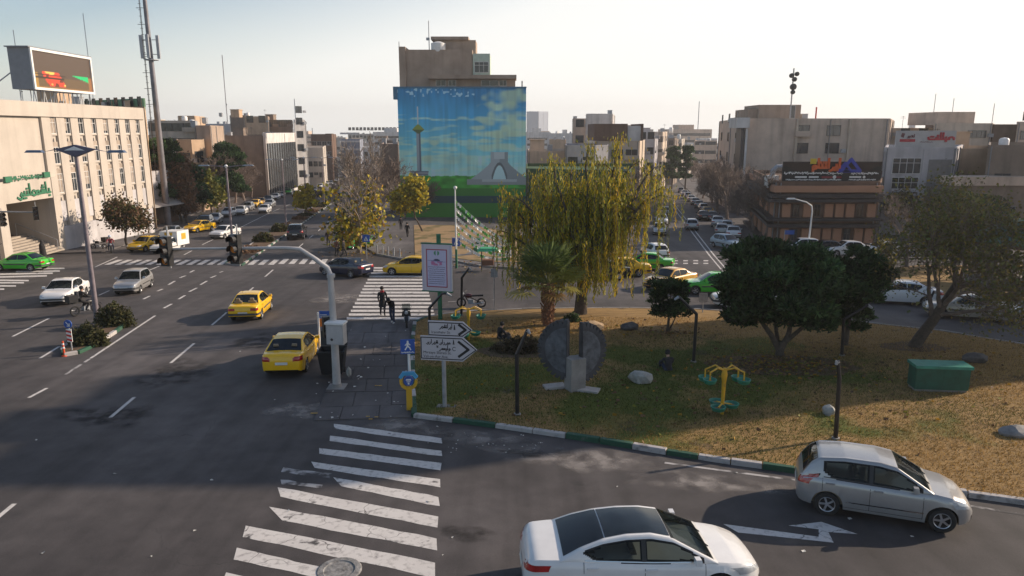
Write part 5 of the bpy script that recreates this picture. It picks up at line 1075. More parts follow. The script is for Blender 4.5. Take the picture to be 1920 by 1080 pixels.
cars = [
 # near and mid cars: kind, colour, label, photo ground point, heading, lod, ref
 ('luxury', 'white', 'large white saloon with dark glass roof in the bottom foreground', G(1196, 1018, .95), 3, 2, 0, 'car'),
 ('hatch', 'silver', 'silver five door hatchback turning along the park kerb', G(1650, 905, .75), -20, 2, 0, 'car'),
 ('saloon_new', 'yellow', 'yellow taxi saloon beside the black litter bin', G(529, 711), 95, 2, -1, 'taxi'),
 ('saloon', 'yellow', 'yellow boxy taxi driving away in the middle lane', G(456, 606), 97, 2, -1, 'taxi'),
 ('saloon', 'white', 'white saloon coming past the small planted median', G(99, 576), -77, 2, 1, 'car'),
 ('small', 'silver', 'old silver hatchback with dark bumper behind the planted median', G(233, 555), -80, 2, 1, 'car'),
 ('saloon', 'green', 'bright green taxi side on at the left edge', G(44, 506), 176, 1, 0, 'taxi'),
 ('saloon', 'yellow', 'yellow taxi waiting at the corner in front of the round bare tree', G(249, 474), -100, 1, 1, 'taxi'),
 ('saloon', 'yellow', 'yellow taxi parked in the kerb row behind the box van', G(352, 437), -105, 1, 1, 'taxi'),
 ('saloon', 'white', 'white saloon alone in the oncoming middle lane', G(402, 449), -100, 1, 1, 'car'),
 ('suv', 'black', 'black off-roader driving away with red tail lamps', G(553, 451), 100, 1, -1, 'car'),
 ('saloon_new', 'navy', 'dark navy saloon turning across the end of the zebra crossing', G(648, 516), 152, 2, 0, 'car'),
 ('saloon_new', 'yellow', 'yellow cab entering the side road behind the framed notice', G(772, 514), 176, 2, 0, 'taxi'),
 ('saloon', 'mint', 'green taxi stopped by the yellow leaved plane tree', G(640, 470), 80, 1, -1, 'taxi'),
 ('small', 'green', 'bright green car half hidden by the plane tree leaves', G(682, 462), 100, 0, 0, 'car'),
 ('saloon', 'ochre', 'yellow taxi coming from behind the small pine', G(1218, 546), -140, 1, 1, 'taxi'),
 ('saloon', 'green', 'green taxi half hidden between the two pines', G(1338, 549), 178, 1, 0, 'taxi'),
 ('small', 'white', 'white car behind the trunk of the big pine', G(1395, 575), 175, 1, 0, 'car'),
 ('saloon', 'yellow', 'yellow taxi behind the hanging willow strands', G(1165, 516), 178, 1, 0, 'taxi'),
 ('saloon', 'green', 'green taxi behind the right edge of the willow', G(1212, 505), 160, 1, 0, 'taxi'),
 ('small', 'white', 'white car parked at the corner behind the willow strands', G(1226, 484), 100, 0, 0, 'car'),
 ('saloon', 'black', 'dark car behind the willow trunk', G(1128, 522), 178, 0, 0, 'car'),
 ('saloon', 'white', 'white saloon leaving behind the big pine', G(1632, 552), 166, 1, 0, 'car'),
 ('saloon_new', 'white', 'white saloon with red tail lamps left of the leaning trunk', G(1688, 568), 162, 1, 0, 'car'),
 ('saloon', 'beige', 'pale car behind the leaning trunk', G(1812, 596), 158, 1, 0, 'car'),
 ('small', 'silver', 'silver car cut by the right edge of the picture', G(1936, 606), 165, 1, 0, 'car'),
 ('saloon', 'white', 'white saloon parked side on before the brick building', G(1588, 479), 182, 1, 0, 'car'),
 ('small', 'white', 'white car behind the single arm lamp post', G(1500, 474), 178, 1, 0, 'car'),
 ('saloon', 'black', 'dark car parked tightly between the two white ones', G(1545, 478), 180, 0, 0, 'car'),
 ('saloon', 'white', 'white saloon seen through the bare branches', G(1655, 480), 180, 0, 0, 'car'),
 ('saloon', 'cream', 'cream car parked furthest right behind the bare branches', G(1730, 480), 180, 0, 0, 'car'),
 ('small', 'paleblue', 'pale blue car parked at the mouth of the right street', G(1386, 470), -70, 1, 1, 'car'),
 ('small', 'silver', 'small silver car driving up beside the double line', G(1298, 433), 80, 1, -1, 'car'),
]
for kind, colr, lab, at, hd, lod, ref, cat in cars:
    put_car(kind, colr, lab, at, hd, lod, cat, None, ref, 'taxi' if cat == 'taxi' else 'car')
rowL = [((322, 446), 'grey', 'saloon'), ((384, 428), 'black', 'suv'), ((404, 418), 'silver', 'saloon'), ((429, 406), 'white', 'small'), ((452, 402), 'white', 'saloon'), ((466, 394), 'silver', 'small'), ((480, 388), 'yellow', 'saloon'), ((490, 384), 'ochre', 'saloon'), ((504, 379), 'navy', 'saloon'), ((517, 374), 'white', 'saloon'), ((527, 370), 'silver', 'saloon'), ((541, 364), 'green', 'saloon'), ((551, 360), 'white', 'saloon'), ((562, 356), 'yellow', 'small'), ((571, 352), 'white', 'van'), ((580, 349), 'white', 'saloon'), ((589, 346), 'silver', 'small'), ((598, 343), 'white', 'saloon')]
nth = ['first', 'second', 'third', 'fourth', 'fifth', 'sixth', 'seventh', 'eighth', 'ninth', 'tenth', 'eleventh', 'twelfth', 'thirteenth', 'fourteenth', 'fifteenth', 'sixteenth', 'seventeenth', 'eighteenth', 'nineteenth', 'twentieth']
word = {'grey': 'dark grey', 'ochre': 'amber', 'paleblue': 'pale blue', 'mint': 'mint green'}
for k, (p, c, kd) in enumerate(rowL): put_car(kd, c, f'{word.get(c, c)} {"off-roader" if kd == "suv" else "car"}, {nth[k]} from the crossing in the left kerb row', G(*p), -81+rnd.uniform(-4, 4), 1 if k < 6 else 0, 'car', 'cars parked along the left kerb of the boulevard')
for k, (p, c, kd, h) in enumerate((((497, 399), 'white', 'saloon', DN), ((506, 388), 'silver', 'saloon', DN), ((572, 369), 'blue', 'van', DN), ((556, 368), 'white', 'saloon', DN), ((590, 360), 'grey', 'saloon', DN), ((601, 353), 'white', 'saloon', DN), ((612, 347), 'silver', 'small', DN), ((640, 372), 'black', 'saloon', UP), ((652, 356), 'white', 'saloon', UP), ((668, 344), 'grey', 'saloon', UP))):
    put_car(kd, c, f'{word.get(c, c)} {"van" if kd == "van" else "car"} {"coming down" if h == DN else "going away on"} the boulevard, {nth[k]} of the moving ones', G(*p), h, 0, 'car', 'moving cars down the boulevard')
for k, (p, c, kd) in enumerate((((1352, 440), 'silver', 'small'), ((1362, 433), 'white', 'small'), ((1345, 424), 'white', 'saloon'), ((1337, 413), 'black', 'saloon'), ((1318, 412), 'black', 'saloon'), ((1326, 404), 'ochre', 'saloon'), ((1318, 396), 'silver', 'small'), ((1311, 390), 'grey', 'saloon'), ((1303, 384), 'silver', 'saloon'), ((1296, 378), 'white', 'saloon'), ((1289, 372), 'silver', 'small'), ((1283, 367), 'white', 'saloon'), ((1277, 361), 'grey', 'small'), ((1374, 446), 'white', 'saloon'))):
    put_car(kd, c, f'{word.get(c, c)} car, {nth[k]} in the parked row on the right side of the right street', G(*p), 78+rnd.uniform(-4, 4), 0, 'car', 'cars parked along the right street')
for k, (p, c, kd) in enumerate((((1236, 440), 'silver', 'small'), ((1240, 420), 'white', 'saloon'), ((1246, 404), 'grey', 'saloon'))):
    put_car(kd, c, f'{c} car, {nth[k]} parked on the left side of the right street', G(*p), -100, 0, 'car', 'cars parked left in the right street')
for k in range(12):
    q = along(G(571, 352), 8+k*9+rnd.uniform(-1.5, 1.5), (0, 3.4, 6.6)[k % 3]-1); c = ('white', 'silver', 'grey', 'white', 'yellow', 'white', 'black', 'silver', 'green', 'white', 'paleblue', 'white')[k]
    put_car(('saloon', 'small', 'saloon_new')[k % 3], c, f'tiny {word.get(c, c)} car in the dense far traffic of the boulevard, {nth[k]} into the distance', q, DN, 0, 'car', 'far traffic on the boulevard')
# white delivery van: car nose with a square box behind
t = put_car('small', 'white', 'white delivery van with square box and yellow emblem waiting at the crossing', G(293, 477), -95, 1, 'van', None, 1, 'delivery_van')
b = MB(); b.bb(-2.5, -.35, -.88, .88, .55, 1.95); b.build('cargo_box', WHITE, t)
b = MB(); b.bb(-1.9, -1.1, .882, .9, 1.1, 1.7); b.build('emblem', YELP, t)
b = MB(); b.bb(-1.9, -1.1, -.9, -.882, 1.1, 1.7); b.bb(-.349, -.33, -.4, .4, 1.55, 1.85); b.build('emblem', YELP, t)
# ---------------------------------------------------------------- motorcycles
def motorcycle(label, at, head, box=False, screen=False):
    t = thing('motorcycle', label, 'motorcycle', Vector((at[0], at[1], gz(at[1])+.01)), R(head), 'motorcycles around the junction', True)
    for x in (-.62, .62):
        b = MB(); rw = []
        for i in range(21):
            a = 2*pi*i/20; rw.append([(x+(.25+.05*cos(q))*cos(a), .05*sin(q), .31+(.25+.05*cos(q))*sin(a)) for q in np.linspace(0, 2*pi, 7)])
        b.grid(rw); o = b.build('wheel', TYRE, t, 50)
        b = MB(); b.lathe([(.05, -.06), (.05, .06)], 8, (x, 0, .31), 'y')
        for i in range(8): a = 2*pi*i/8; b.tube([(x, 0, .31), (x+.23*cos(a), 0, .31+.23*sin(a))], .008, 3)
        b.build('spokes', CHROME, o)
    b = MB(); b.tube([(.62, .07, .31), (.42, .07, .82)], .022, 5); b.tube([(.62, -.07, .31), (.42, -.07, .82)], .022, 5); b.tube([(.42, 0, .8), (.05, 0, .62), (-.62, 0, .31)], .03, 5); b.tube([(.42, 0, .75), (.15, 0, .3), (-.2, 0, .28), (-.62, 0, .31)], .028, 5); b.build('frame', BLACK, t)
    b = MB(); b.box((.02, 0, .38), (.34, .24, .26)); b.tube([(.1, .13, .3), (-.3, .16, .26), (-.8, .16, .36)], [.025, .04, .05], 6); b.build('engine', GALV, t)
    b = MB(); b.lathe([(0, -.22), (.1, -.18), (.15, 0), (.12, .16), (0, .22)], 10, (.17, 0, .74), 'x'); b.build('fuel_tank', mat('dark_red_tank', (.07, .01, .012), .3, coat=.5) if not box else BLACK, t, 40)
    b = MB(); b.add([(-.75, -.12, .74), (-.02, -.1, .7), (-.02, .1, .7), (-.75, .12, .74), (-.75, -.12, .84), (-.02, -.08, .78), (-.02, .08, .78), (-.75, .12, .84)], [(0, 3, 2, 1), (4, 5, 6, 7), (0, 1, 5, 4), (1, 2, 6, 5), (2, 3, 7, 6), (3, 0, 4, 7)]); b.build('seat', DARK, t)
    b = MB(); b.tube([(.32, .36, .98), (.4, .2, 1.0), (.42, 0, .92), (.4, -.2, 1.0), (.32, -.36, .98)], .016, 5); b.tube([(.38, .2, 1.0), (.36, .3, 1.16)], .008, 4); b.tube([(.38, -.2, 1.0), (.36, -.3, 1.16)], .008, 4); b.build('handlebar', BLACK, t)
    b = MB(); b.lathe([(0, .58), (.09, .57), (.1, .5), (.05, .44)], 10, (0, 0, .84), 'x'); b.build('headlight', HEADL, t)
    b = MB(); rows = [[(.62+.36*cos(a), y, .31+.36*sin(a)) for y in (-.07, .07)] for a in np.linspace(.5, 2.4, 7)]; b.grid(rows); b.build('mudguard', BLACK, t)
    if box: b = MB(); b.bb(-1.0, -.5, -.25, .25, .86, 1.26); b.build('top_box', BLACK, t)
    if screen: b = MB(); b.grid([[(.5-.1*k, y, .95+.17*k) for y in (-.22, 0, .22)] for k in range(3)]); b.build('windshield', CABGLASS, t); b = MB(); b.box((.46, 0, .78), (.14, .5, .26), 0, None, .8); b.build('leg_guard', DARK, t)
    return t
motorcycle('black motorcycle with clear windshield parked at the end of the zebra crossing', G(762, 611), -80, False, True)
motorcycle('black motorcycle parked on the road behind the outdoor exercise frame', G(884, 577), 175)
motorcycle('dark motorcycle with rear box standing behind the lamp post of the planted median', G(162, 590), 60, True)
motorcycle('motorcycle waiting at the left corner with a helmeted rider', G(209, 474), -60)
motorcycle('dark motorcycle heaped with cargo parked on the left corner pavement', G(186, 468), 170, True)
# ================================================================ TREES AND PLANTS
def tubes_np(segs):
    V, Q = [], []; base = 0
    for pts, rr, n in segs:
        pts = np.asarray(pts, float); k = len(pts); T = np.gradient(pts, axis=0); T /= np.linalg.norm(T, axis=1)[:, None]+1e-9
        ref = np.where(np.abs(T[:, 2:3]) < .9, np.array([[0, 0, 1.]]), np.array([[1., 0, 0]])); U = np.cross(T, ref); U /= np.linalg.norm(U, axis=1)[:, None]+1e-9; Wv = np.cross(U, T)
        a = 2*np.pi*np.arange(n)/n; ring = pts[:, None]+(U[:, None]*np.cos(a)[None, :, None]+Wv[:, None]*np.sin(a)[None, :, None])*np.asarray(rr)[:, None, None]
        V.append(ring.reshape(-1, 3)); i = np.arange(k-1)[:, None]*n; j = np.arange(n)[None]; j2 = (j+1) % n
        Q.append(np.stack([i+j, i+j2, i+n+j2, i+n+j], -1).reshape(-1, 4)+base); base += k*n
    return np.concatenate(V), np.concatenate(Q)
def grow(rg, p, d, L, r, lev, maxlev, out, tips, o):
    n = 5 if lev < 2 else 4; pts = [np.array(p, float)]; d = np.array(d, float); d /= np.linalg.norm(d); step = L/(n-1)
    for i in range(n-1):
        d = d+rg.normal(0, o.get('wob', .16), 3)+np.array([0, 0, o.get('up', .08) if lev < maxlev else o.get('tipup', .05)]); d /= np.linalg.norm(d); pts.append(pts[-1]+d*step)
    r1 = r*o.get('tap', .5); out.append((pts, np.linspace(r, max(r1, o.get('rmin', .008)), n), 7 if lev == 0 else (5 if lev == 1 else 3), lev))
    if lev == maxlev: tips.append((pts[-1], d)); tips.append((pts[-2], d)); return
    nc = o['n'][min(lev, len(o['n'])-1)]
    for c in range(nc):
        t = 1. if c == 0 and lev < 2 else rg.uniform(o.get('from', .4), 1.); i = min(int(t*(n-1)), n-2); f = t*(n-1)-i; q = pts[i]*(1-f)+pts[i+1]*f
        a = rg.random()*2*np.pi if lev else 2*np.pi*(c+rg.uniform(-.3, .3))/nc; s = R(rg.normal(o.get('ang', 42), 9)*(0.45 if c == 0 and lev else 1))
        u = np.cross(d, [0.3, .2, 1.] if abs(d[2]) < .9 else [1., 0, 0]); u /= np.linalg.norm(u); v = np.cross(d, u)
        e = d*np.cos(s)+(u*np.cos(a)+v*np.sin(a))*np.sin(s); e[2] += o.get('lift', .1)
        grow(rg, q, e, L*o.get('lr', .68)*rg.uniform(.75, 1.2), max(r1*(1 if c == 0 else .75), .01), lev+1, maxlev, out, tips, o)
def quads_at(C, A, B):
    """one quad per centre C with half axes A and B"""
    V = np.stack([C-A-B, C+A-B, C+A+B, C-A+B], 1).reshape(-1, 3); return V, np.arange(len(V)).reshape(-1, 4)
def rand_dirs(rg, n):
    d = rg.normal(0, 1, (n, 3)); return d/(np.linalg.norm(d, axis=1)[:, None]+1e-9)
def leaf_cloud(rg, C, size, aspect, cols, flat=0.):
    n = len(C); A = rand_dirs(rg, n); A[:, 2] *= 1-flat; B = np.cross(A, rand_dirs(rg, n)); A /= np.linalg.norm(A, axis=1)[:, None]+1e-9; B /= np.linalg.norm(B, axis=1)[:, None]+1e-9
    s = size*rg.uniform(.6, 1.3, (n, 1)); V, Q = quads_at(C, A*s, B*s*aspect); pal = np.array(cols); c = pal[rg.integers(0, len(pal), n)]*rg.uniform(.75, 1.25, (n, 1))
    return V, Q, np.repeat(c, 4, 0)
def make_tree(name, label, base, h, o, leaves=None, seed=1, bark=BARK, group=None, lean=(0, 0), cat='tree', split=True, rz=0):
    rg = np.random.default_rng(seed); out, tips = [], []
    grow(rg, (0, 0, -.2), (lean[0], lean[1], 1), h*o.get('trunk', .34), o.get('r', h*.022), 0, o['lev'], out, tips, o)
    t = thing(name, label, cat, base, rz, group)
    tr = [(p, r, n) for p, r, n, l in out if l < 1]; br = [(p, r, n) for p, r, n, l in out if l >= 1]
    V, Q = tubes_np(tr); link('trunk', np_mesh('trunk', V, Q, bark, None, True), t)
    V, Q = tubes_np(br); link('branches', np_mesh('branches', V, Q, o.get('twig', bark), None, True), t)
    if leaves:
        T = np.array([q for q, d in tips]); lo, hi = leaves.get('z', (0, 99)); T = T[(T[:, 2] >= lo)&(T[:, 2] <= hi)]
        if len(T):
            C = np.repeat(T, leaves['per'], 0)+rg.normal(0, leaves['sd'], (len(T)*leaves['per'], 3)); V, Q, c = leaf_cloud(rg, C, leaves['s'], leaves.get('asp', .6), leaves['cols'])
            link('crown', np_mesh('crown', V, Q, LEAF, c), t)
    return t
YEL = [(.58, .42, .025), (.48, .38, .03), (.36, .30, .035), (.24, .23, .04), (.42, .23, .03)]; OLIVE = [(.06, .07, .018), (.085, .08, .025), (.10, .07, .03), (.05, .055, .015)]
RUST = [(.19, .105, .06), (.24, .14, .075), (.14, .09, .055)]; DKG = [(.03, .066, .022), (.045, .09, .03), (.07, .125, .042), (.02, .044, .018)]
# plane tree with yellow leaves on the island
make_tree('plane_tree', 'tall pale plane tree with bare top and yellow leaves below at the island tip', G(672, 474), 13.2, dict(trunk=.36, r=.24, lev=5, n=[6, 4, 4, 3, 3], ang=34, lr=.62, up=.10, wob=.13, rmin=.027, twig=PALEBARK), None, 3, PALEBARK)
t = [o for o in SC.objects if o.name.startswith('plane_tree')][-1]; rg = np.random.default_rng(5)
C = []
for cx, cy, cz, sx, sz, n in ((-.5, 0, 3.0, 1.2, 1.0, 300), (.9, -.3, 3.5, 1.1, 1.2, 300), (.9, .2, 5.3, .8, .8, 150), (-1.2, .3, 2.0, .8, .8, 260), (1.4, .2, 6.0, .6, .6, 60), (0, -.6, 2.0, 1.4, .9, 320), (-2.2, 0, 5.4, .7, .7, 70)): C.append(rg.normal((cx, cy, cz), (sx, sx, sz), (n, 3)))
C = np.concatenate(C); C = C[C[:, 2] > .5]; V, Q, c = leaf_cloud(rg, C, .15, .8, YEL+OLIVE[:1]); link('crown', np_mesh('crown', V, Q, LEAF, c), t)
make_tree('plane_tree', 'young plane tree full of yellow leaves before the mural', G(794, 436), 8.2, dict(trunk=.4, r=.12, lev=4, n=[6, 4, 4, 3], ang=42, lr=.58, up=.06), dict(per=7, sd=.42, s=.17, asp=.8, cols=YEL[:4]), 8)
make_tree('plane_tree', 'small sparse yellow leaved tree on the far median', along(m0, 55, -1.2), 5.0, dict(trunk=.45, r=.09, lev=3, n=[5, 4, 3], ang=45, lr=.6), dict(per=9, sd=.4, s=.22, asp=.8, cols=YEL[:3]), 9)
# weeping willow
def willow(base):
    rg = np.random.default_rng(21); t = thing('willow_tree', 'huge weeping willow with yellow green hanging strands behind the palm', 'tree', base); segs = []; anchors = []; 
    limbs_ = [(-3.9, .3, 7.0), (-2.6, 1.0, 9.0), (-.8, -1., 8.2), (-.3, 1.6, 9.6), (1.4, -.8, 9.0), (2.9, .6, 10.2), (4.3, 1.2, 9.0), (5.6, -.2, 7.8), (-4.9, -.6, 5.4), (3.4, -1.6, 7.0), (.4, .3, 7.6), (6.2, .8, 8.7), (-1.8, .2, 9.9), (4.4, .2, 10.0)]
    limbs = [(-4.2, .9, 4.7), (-3.9, 1.4, 5.9), (-3.3, .2, 6.6), (-2.6, 1.6, 7.8), (-1.7, .4, 8.5), (-.6, 1.9, 8.0), (.2, .6, 9.3), (1., 2.2, 8.2), (1.9, .3, 9.2), (2.9, 1.4, 8.6), (3.8, .4, 8.2), (4.5, 1.2, 7.2), (-2.8, 1.9, 5.7), (3.4, -.2, 6.5), (.7, 1.2, 6.8), (-1.2, .9, 6.7)]
    for k, (x, y, z) in enumerate(limbs):
        s0 = np.array([.25, 0, 2.6+.06*k]); e = np.array([x, y, z]); mid = s0*.55+e*.45+np.array([0, 0, -.5+.7*(k % 2)]); pts = []
        for u in np.linspace(0, 1, 9): pts.append(s0*(1-u)**2+2*mid*u*(1-u)+e*u*u+rg.normal(0, .09, 3)*u)
        end = pts[-1]+(np.array(pts[-1])-np.array(pts[-2]))*.7+np.array([0, 0, -.18]); pts.append(end); pts.append(end+(end-np.array(pts[-2]))*.6+np.array([0, 0, -.25])); segs.append((pts, np.linspace(.17, .015, 11), 6))
        for q in pts[3:]: anchors.append(np.array(q)) if rg.random() < .8 else None
        for _ in range(5):
            u = rg.uniform(.35, .95); i = int(u*8); q = np.array(pts[i]); d = rg.normal(0, 1, 3); d[2] = abs(d[2])*.4; d /= np.linalg.norm(d); L = rg.uniform(1.0, 2.2); p2 = [q, q+d*L*.5+[0, 0, .25], q+d*L+[0, 0, .05]]; segs.append((p2, [.05, .03, .015], 4)); anchors += [p2[1], p2[2], p2[1]*.5+p2[2]*.5]
    V, Q = tubes_np([([(0, 0, -.2), (.05, 0, 1.2), (.25, 0, 2.6), (.3, 0, 3.6)], [.42, .33, .30, .2], 10)]); link('trunk', np_mesh('trunk', V, Q, BARK, None, True), t)
    V, Q = tubes_np(segs); link('branches', np_mesh('branches', V, Q, BARK, None, True), t)
    CC, AA, BB, KK, tw = [], [], [], [], []; pal = np.array([(.48, .42, .04), (.36, .35, .045), (.26, .27, .04), (.64, .46, .03), (.17, .19, .035), (.74, .50, .03)])
    for a in anchors:
        if rg.random() < .14: continue
        for _ in range(3):
            p = np.array(a)+rg.normal(0, .26, 3)*[1, 1, .5]; L = min(rg.gamma(2.6, .62)+.5, p[2]-1.6)
            if rg.random() < .10: L = min(p[2]-1.0, L*2.1+.8)
            if L < .5: continue
            n = int(L*13); z = np.linspace(0, L, n); sway = rg.normal(0, .12, 2); C = np.stack([p[0]+sway[0]*(z/L)**1.5*L*.35+rg.normal(0, .045, n), p[1]+sway[1]*(z/L)**1.5*L*.35+rg.normal(0, .045, n), p[2]-z], -1)
            az = rg.random(n)*2*np.pi; A = np.stack([np.cos(az)*.35, np.sin(az)*.35, -np.ones(n)*.9], -1)*rg.uniform(.07, .125, (n, 1)); B = np.cross(A, rand_dirs(rg, n)); B /= np.linalg.norm(B, axis=1)[:, None]+1e-9
            c0 = pal[min(rg.integers(0, 6), rg.integers(0, 6)+1)] if rg.random() < .7 else pal[rg.integers(0, 6)]
            CC.append(C); AA.append(A); BB.append(B*.024); KK.append(c0*rg.uniform(.7, 1.3, (n, 1))); tw.append(([C[0], C[n//2], C[-1]], [.012, .009, .006], 3))
    for a in anchors:                                      # leafy spray round the limbs
        n = 26; C = np.array(a)+rg.normal(0, .34, (n, 3))*[1, 1, .7]; A = rand_dirs(rg, n)*.3; A[:, 2] -= .8; A *= rg.uniform(.06, .11, (n, 1)); B = np.cross(A, rand_dirs(rg, n)); B /= np.linalg.norm(B, axis=1)[:, None]+1e-9
        CC.append(C); AA.append(A); BB.append(B*.024); KK.append(pal[rg.integers(0, 6, n)]*rg.uniform(.6, 1.15, (n, 1)))
    V, Q = quads_at(np.concatenate(CC), np.concatenate(AA), np.concatenate(BB)); link('crown', np_mesh('crown', V, Q, LEAF, np.repeat(np.concatenate(KK), 4, 0)), t)
    V, Q = tubes_np(tw); link('hanging_twigs', np_mesh('hanging_twigs', V, Q, TWIG), t)
willow(G(1088, 592))
# fan palm
def palm(base):
    rg = np.random.default_rng(4); t = thing('fan_palm', 'fan palm with shaggy red brown trunk in front of the willow', 'palm', base); Hh = 2.5; b = MB()
    b.lathe([(.30, -.2), (.26, .4), (.22, 1.4), (.2, Hh-.2), (.1, Hh)], 14); b.build('trunk', mat('palm_trunk', (.17, .08, .045), .95, var=.4, scale=9, bump=.8), t, 50)
    bm = mat('palm_boot', (.22, .11, .06), .9, var=.4, scale=6); BM = MB(); BM.add([(-.07, 0, 0), (.07, 0, 0), (.045, .13, .26), (-.045, .13, .26), (0, .03, .0), (0, .17, .2)], [(0, 1, 2, 3), (0, 4, 5, 3), (1, 2, 5, 4)]); BM = BM.mesh('leaf_base', bm)
    for k in range(110):
        z = .15+k*(Hh-.35)/110; a = k*2.4; r = .255-.03*z/Hh; o = link('leaf_base', BM, t, (r*cos(a), r*sin(a), z), a-pi/2); o.rotation_euler.x = rg.uniform(-.15, .3)
    for k in range(38):
        el = R(80-k*2.45+rg.normal(0, 5)); az = k*2.399+rg.normal(0, .2); L = rg.uniform(1.05, 1.6); dead = k > 34
        d = Vector((cos(az)*cos(el), sin(az)*cos(el), sin(el))); o0 = Vector((0, 0, Hh-.15)); tip = o0+d*L-Vector((0, 0, .12*(k > 20))); V, F_, C = [], [], []
        base_c = np.array((.14, .19, .06) if k < 14 else ((.19, .23, .06) if k < 31 else ((.34, .31, .07) if not dead else (.22, .14, .05))))*rg.uniform(.8, 1.25)
        b = MB(); b.tube([o0, o0+d*L*.55+Vector((0, 0, .03)), tip], [.022, .016, .012], 4)
        side = d.cross(Vector((0, 0, 1))).normalized(); nrm = side.cross(d).normalized(); S = rg.uniform(1.0, 1.35)*(.7 if k > 33 else 1)
        for j in range(25):
            f = R(-118+j*236/24); dd = (d*cos(f)+side*sin(f)).normalized(); up = nrm*(.22 if j % 2 else .08); ln = S*(1-.18*abs(f)/2.1)
            q0 = tip; q1 = tip+dd*ln*.55+up*.4; q2 = tip+dd*ln-Vector((0, 0, .06*ln*(1+1.8*(k > 31))))+up*.2; w_ = dd.cross(nrm).normalized()*.05
            i = len(V); V += [q0, q1-w_, q2, q1+w_]; F_.append((i, i+1, i+2, i+3)); C += [base_c*(1.15 if j % 2 else .85)]*4
        me = np_mesh('frond', np.array([tuple(v) for v in V]), np.array(F_), LEAF, np.array(C)); fo = link('frond', me, t); b.build('stalk', mat('palm_stalk', (.12, .13, .03), .7), fo)
palm(G(1027, 614))
# pines: dense clumps of needles
def pine(name, label, base, clumps, trunks, seed, dens=150, group=None, cols=DKG, size=.16):
    rg = np.random.default_rng(seed); t = thing(name, label, 'tree', base, 0, group); V, Q = tubes_np(trunks[:1]); link('trunk', np_mesh('trunk', V, Q, BARK, None, True), t)
    if len(trunks) > 1: V, Q = tubes_np(trunks[1:]); link('branches', np_mesh('branches', V, Q, BARK, None, True), t)
    CC, AA, KK = [], [], []
    for (x, y, z, r, rz_) in clumps:
        n = int(dens*r*r*4); d = rand_dirs(rg, n); d[:, 2] = np.where(d[:, 2] < -.25, -d[:, 2]*.5, d[:, 2]); rr = rg.uniform(.72, 1.06, (n, 1))*(1+.12*np.sin(d[:, :1]*9+x*3)*np.cos(d[:, 1:2]*8+y*5)); C = np.array([x, y, z])+d*rr*[r, r, rz_]
        CC.append(C); a = d+rg.normal(0, .55, (n, 3)); a[:, 2] += .35; AA.append(a/(np.linalg.norm(a, axis=1)[:, None]+1e-9)); KK.append(np.array(cols)[rg.integers(0, len(cols), n)]*rg.uniform(.5, 1.75)*rg.uniform(.8, 1.2, (n, 1)))
    C, A, K = np.concatenate(CC), np.concatenate(AA), np.concatenate(KK); B = np.cross(A, rand_dirs(rg, len(A))); B /= np.linalg.norm(B, axis=1)[:, None]+1e-9
    V, Q = quads_at(C, A*size*rg.uniform(.6, 1.2, (len(A), 1)), B*size*.22); link('crown', np_mesh('crown', V, Q, NEEDLE, np.repeat(K, 4, 0)), t); return t
rg = np.random.default_rng(31)
def crown_clumps(n, cx, cz, rx, ry, rz_, r0, r1, zmin=None, shell=.55):
    out = []
    while len(out) < n:
        d = rg.normal(0, 1, 3); d /= np.linalg.norm(d); k = rg.uniform(shell, 1); p = d*k*[rx, ry, rz_]
        if zmin is not None and p[2]+cz < zmin: continue
        r = rg.uniform(r0, r1); out.append((cx+p[0], p[1], cz+p[2], r, r*.62))
    return out
bp_ = G(1462, 672)
cl = [q for q in crown_clumps(92, -.2, 3.1, 2.8, 2.3, 2.1, .5, .9, 1.0) if q[2] > 1.75 or abs(q[0]) > 1.3]
pine('pine_tree', 'big round dark pine with forked trunk on a leaf covered bed', bp_, cl+crown_clumps(16, -.2, 3.3, 1.8, 1.4, 1.2, .6, .9, 2.2, .1), [([(0, 0, -.2), (-.02, 0, .35), (.05, 0, .8)], [.26, .2, .16], 8), ([(0, 0, .3), (-.45, .1, 1.1), (-1.3, .2, 2.2)], [.15, .12, .06], 7), ([(0, 0, .4), (.3, 0, 1.1), (.5, .1, 2.4)], [.16, .12, .06], 7), ([(.1, 0, .7), (.7, -.2, 1.4), (1.6, -.3, 2.3)], [.12, .09, .05], 6), ([(-.1, 0, .5), (-.1, .5, 1.4), (-.3, .9, 2.6)], [.12, .1, .05], 6)], 41, 190)
cl = crown_clumps(42, 0, 3.1, 1.45, 1.4, 1.7, .45, .75, .9)+[(.5, 0, 1.0, .5, .28), (-.3, .2, 1.2, .45, .3)]
pine('pine_tree', 'slender dark pine standing close behind the big round pine on its right', G(1585, 652), cl, [([(0, 0, -.2), (.02, 0, 1.5), (.1, 0, 4)], [.12, .1, .04], 7)], 42, 190)
cl = crown_clumps(34, 0, 1.9, .98, .95, 1.15, .32, .5, .55)
pine('pine_tree', 'small conical dark pine with a bare soil ring left of the big pine', G(1251, 626), cl, [([(0, 0, -.2), (.03, 0, .6), (.1, 0, 2.2)], [.09, .07, .03], 7), ([(.02, 0, .1), (.25, 0, .55), (.5, .1, 1.1)], [.05, .04, .02], 5)], 43, 210, size=.13)
# large sparse tree on the right with leaning trunk
make_tree('acacia_tree', 'big leaning tree with thin autumn crown at the right edge of the park', G(1708, 655), 13.2, dict(trunk=.29, r=.31, lev=5, n=[7, 5, 5, 4, 3], ang=46, lr=.70, up=.04, lift=.15, wob=.16, rmin=.007, twig=TWIG), dict(per=3, sd=.24, s=.06, asp=.6, cols=[(.20, .19, .06), (.17, .16, .05), (.13, .15, .045), (.28, .20, .05), (.16, .13, .06)]), 66, lean=(.34, .05))
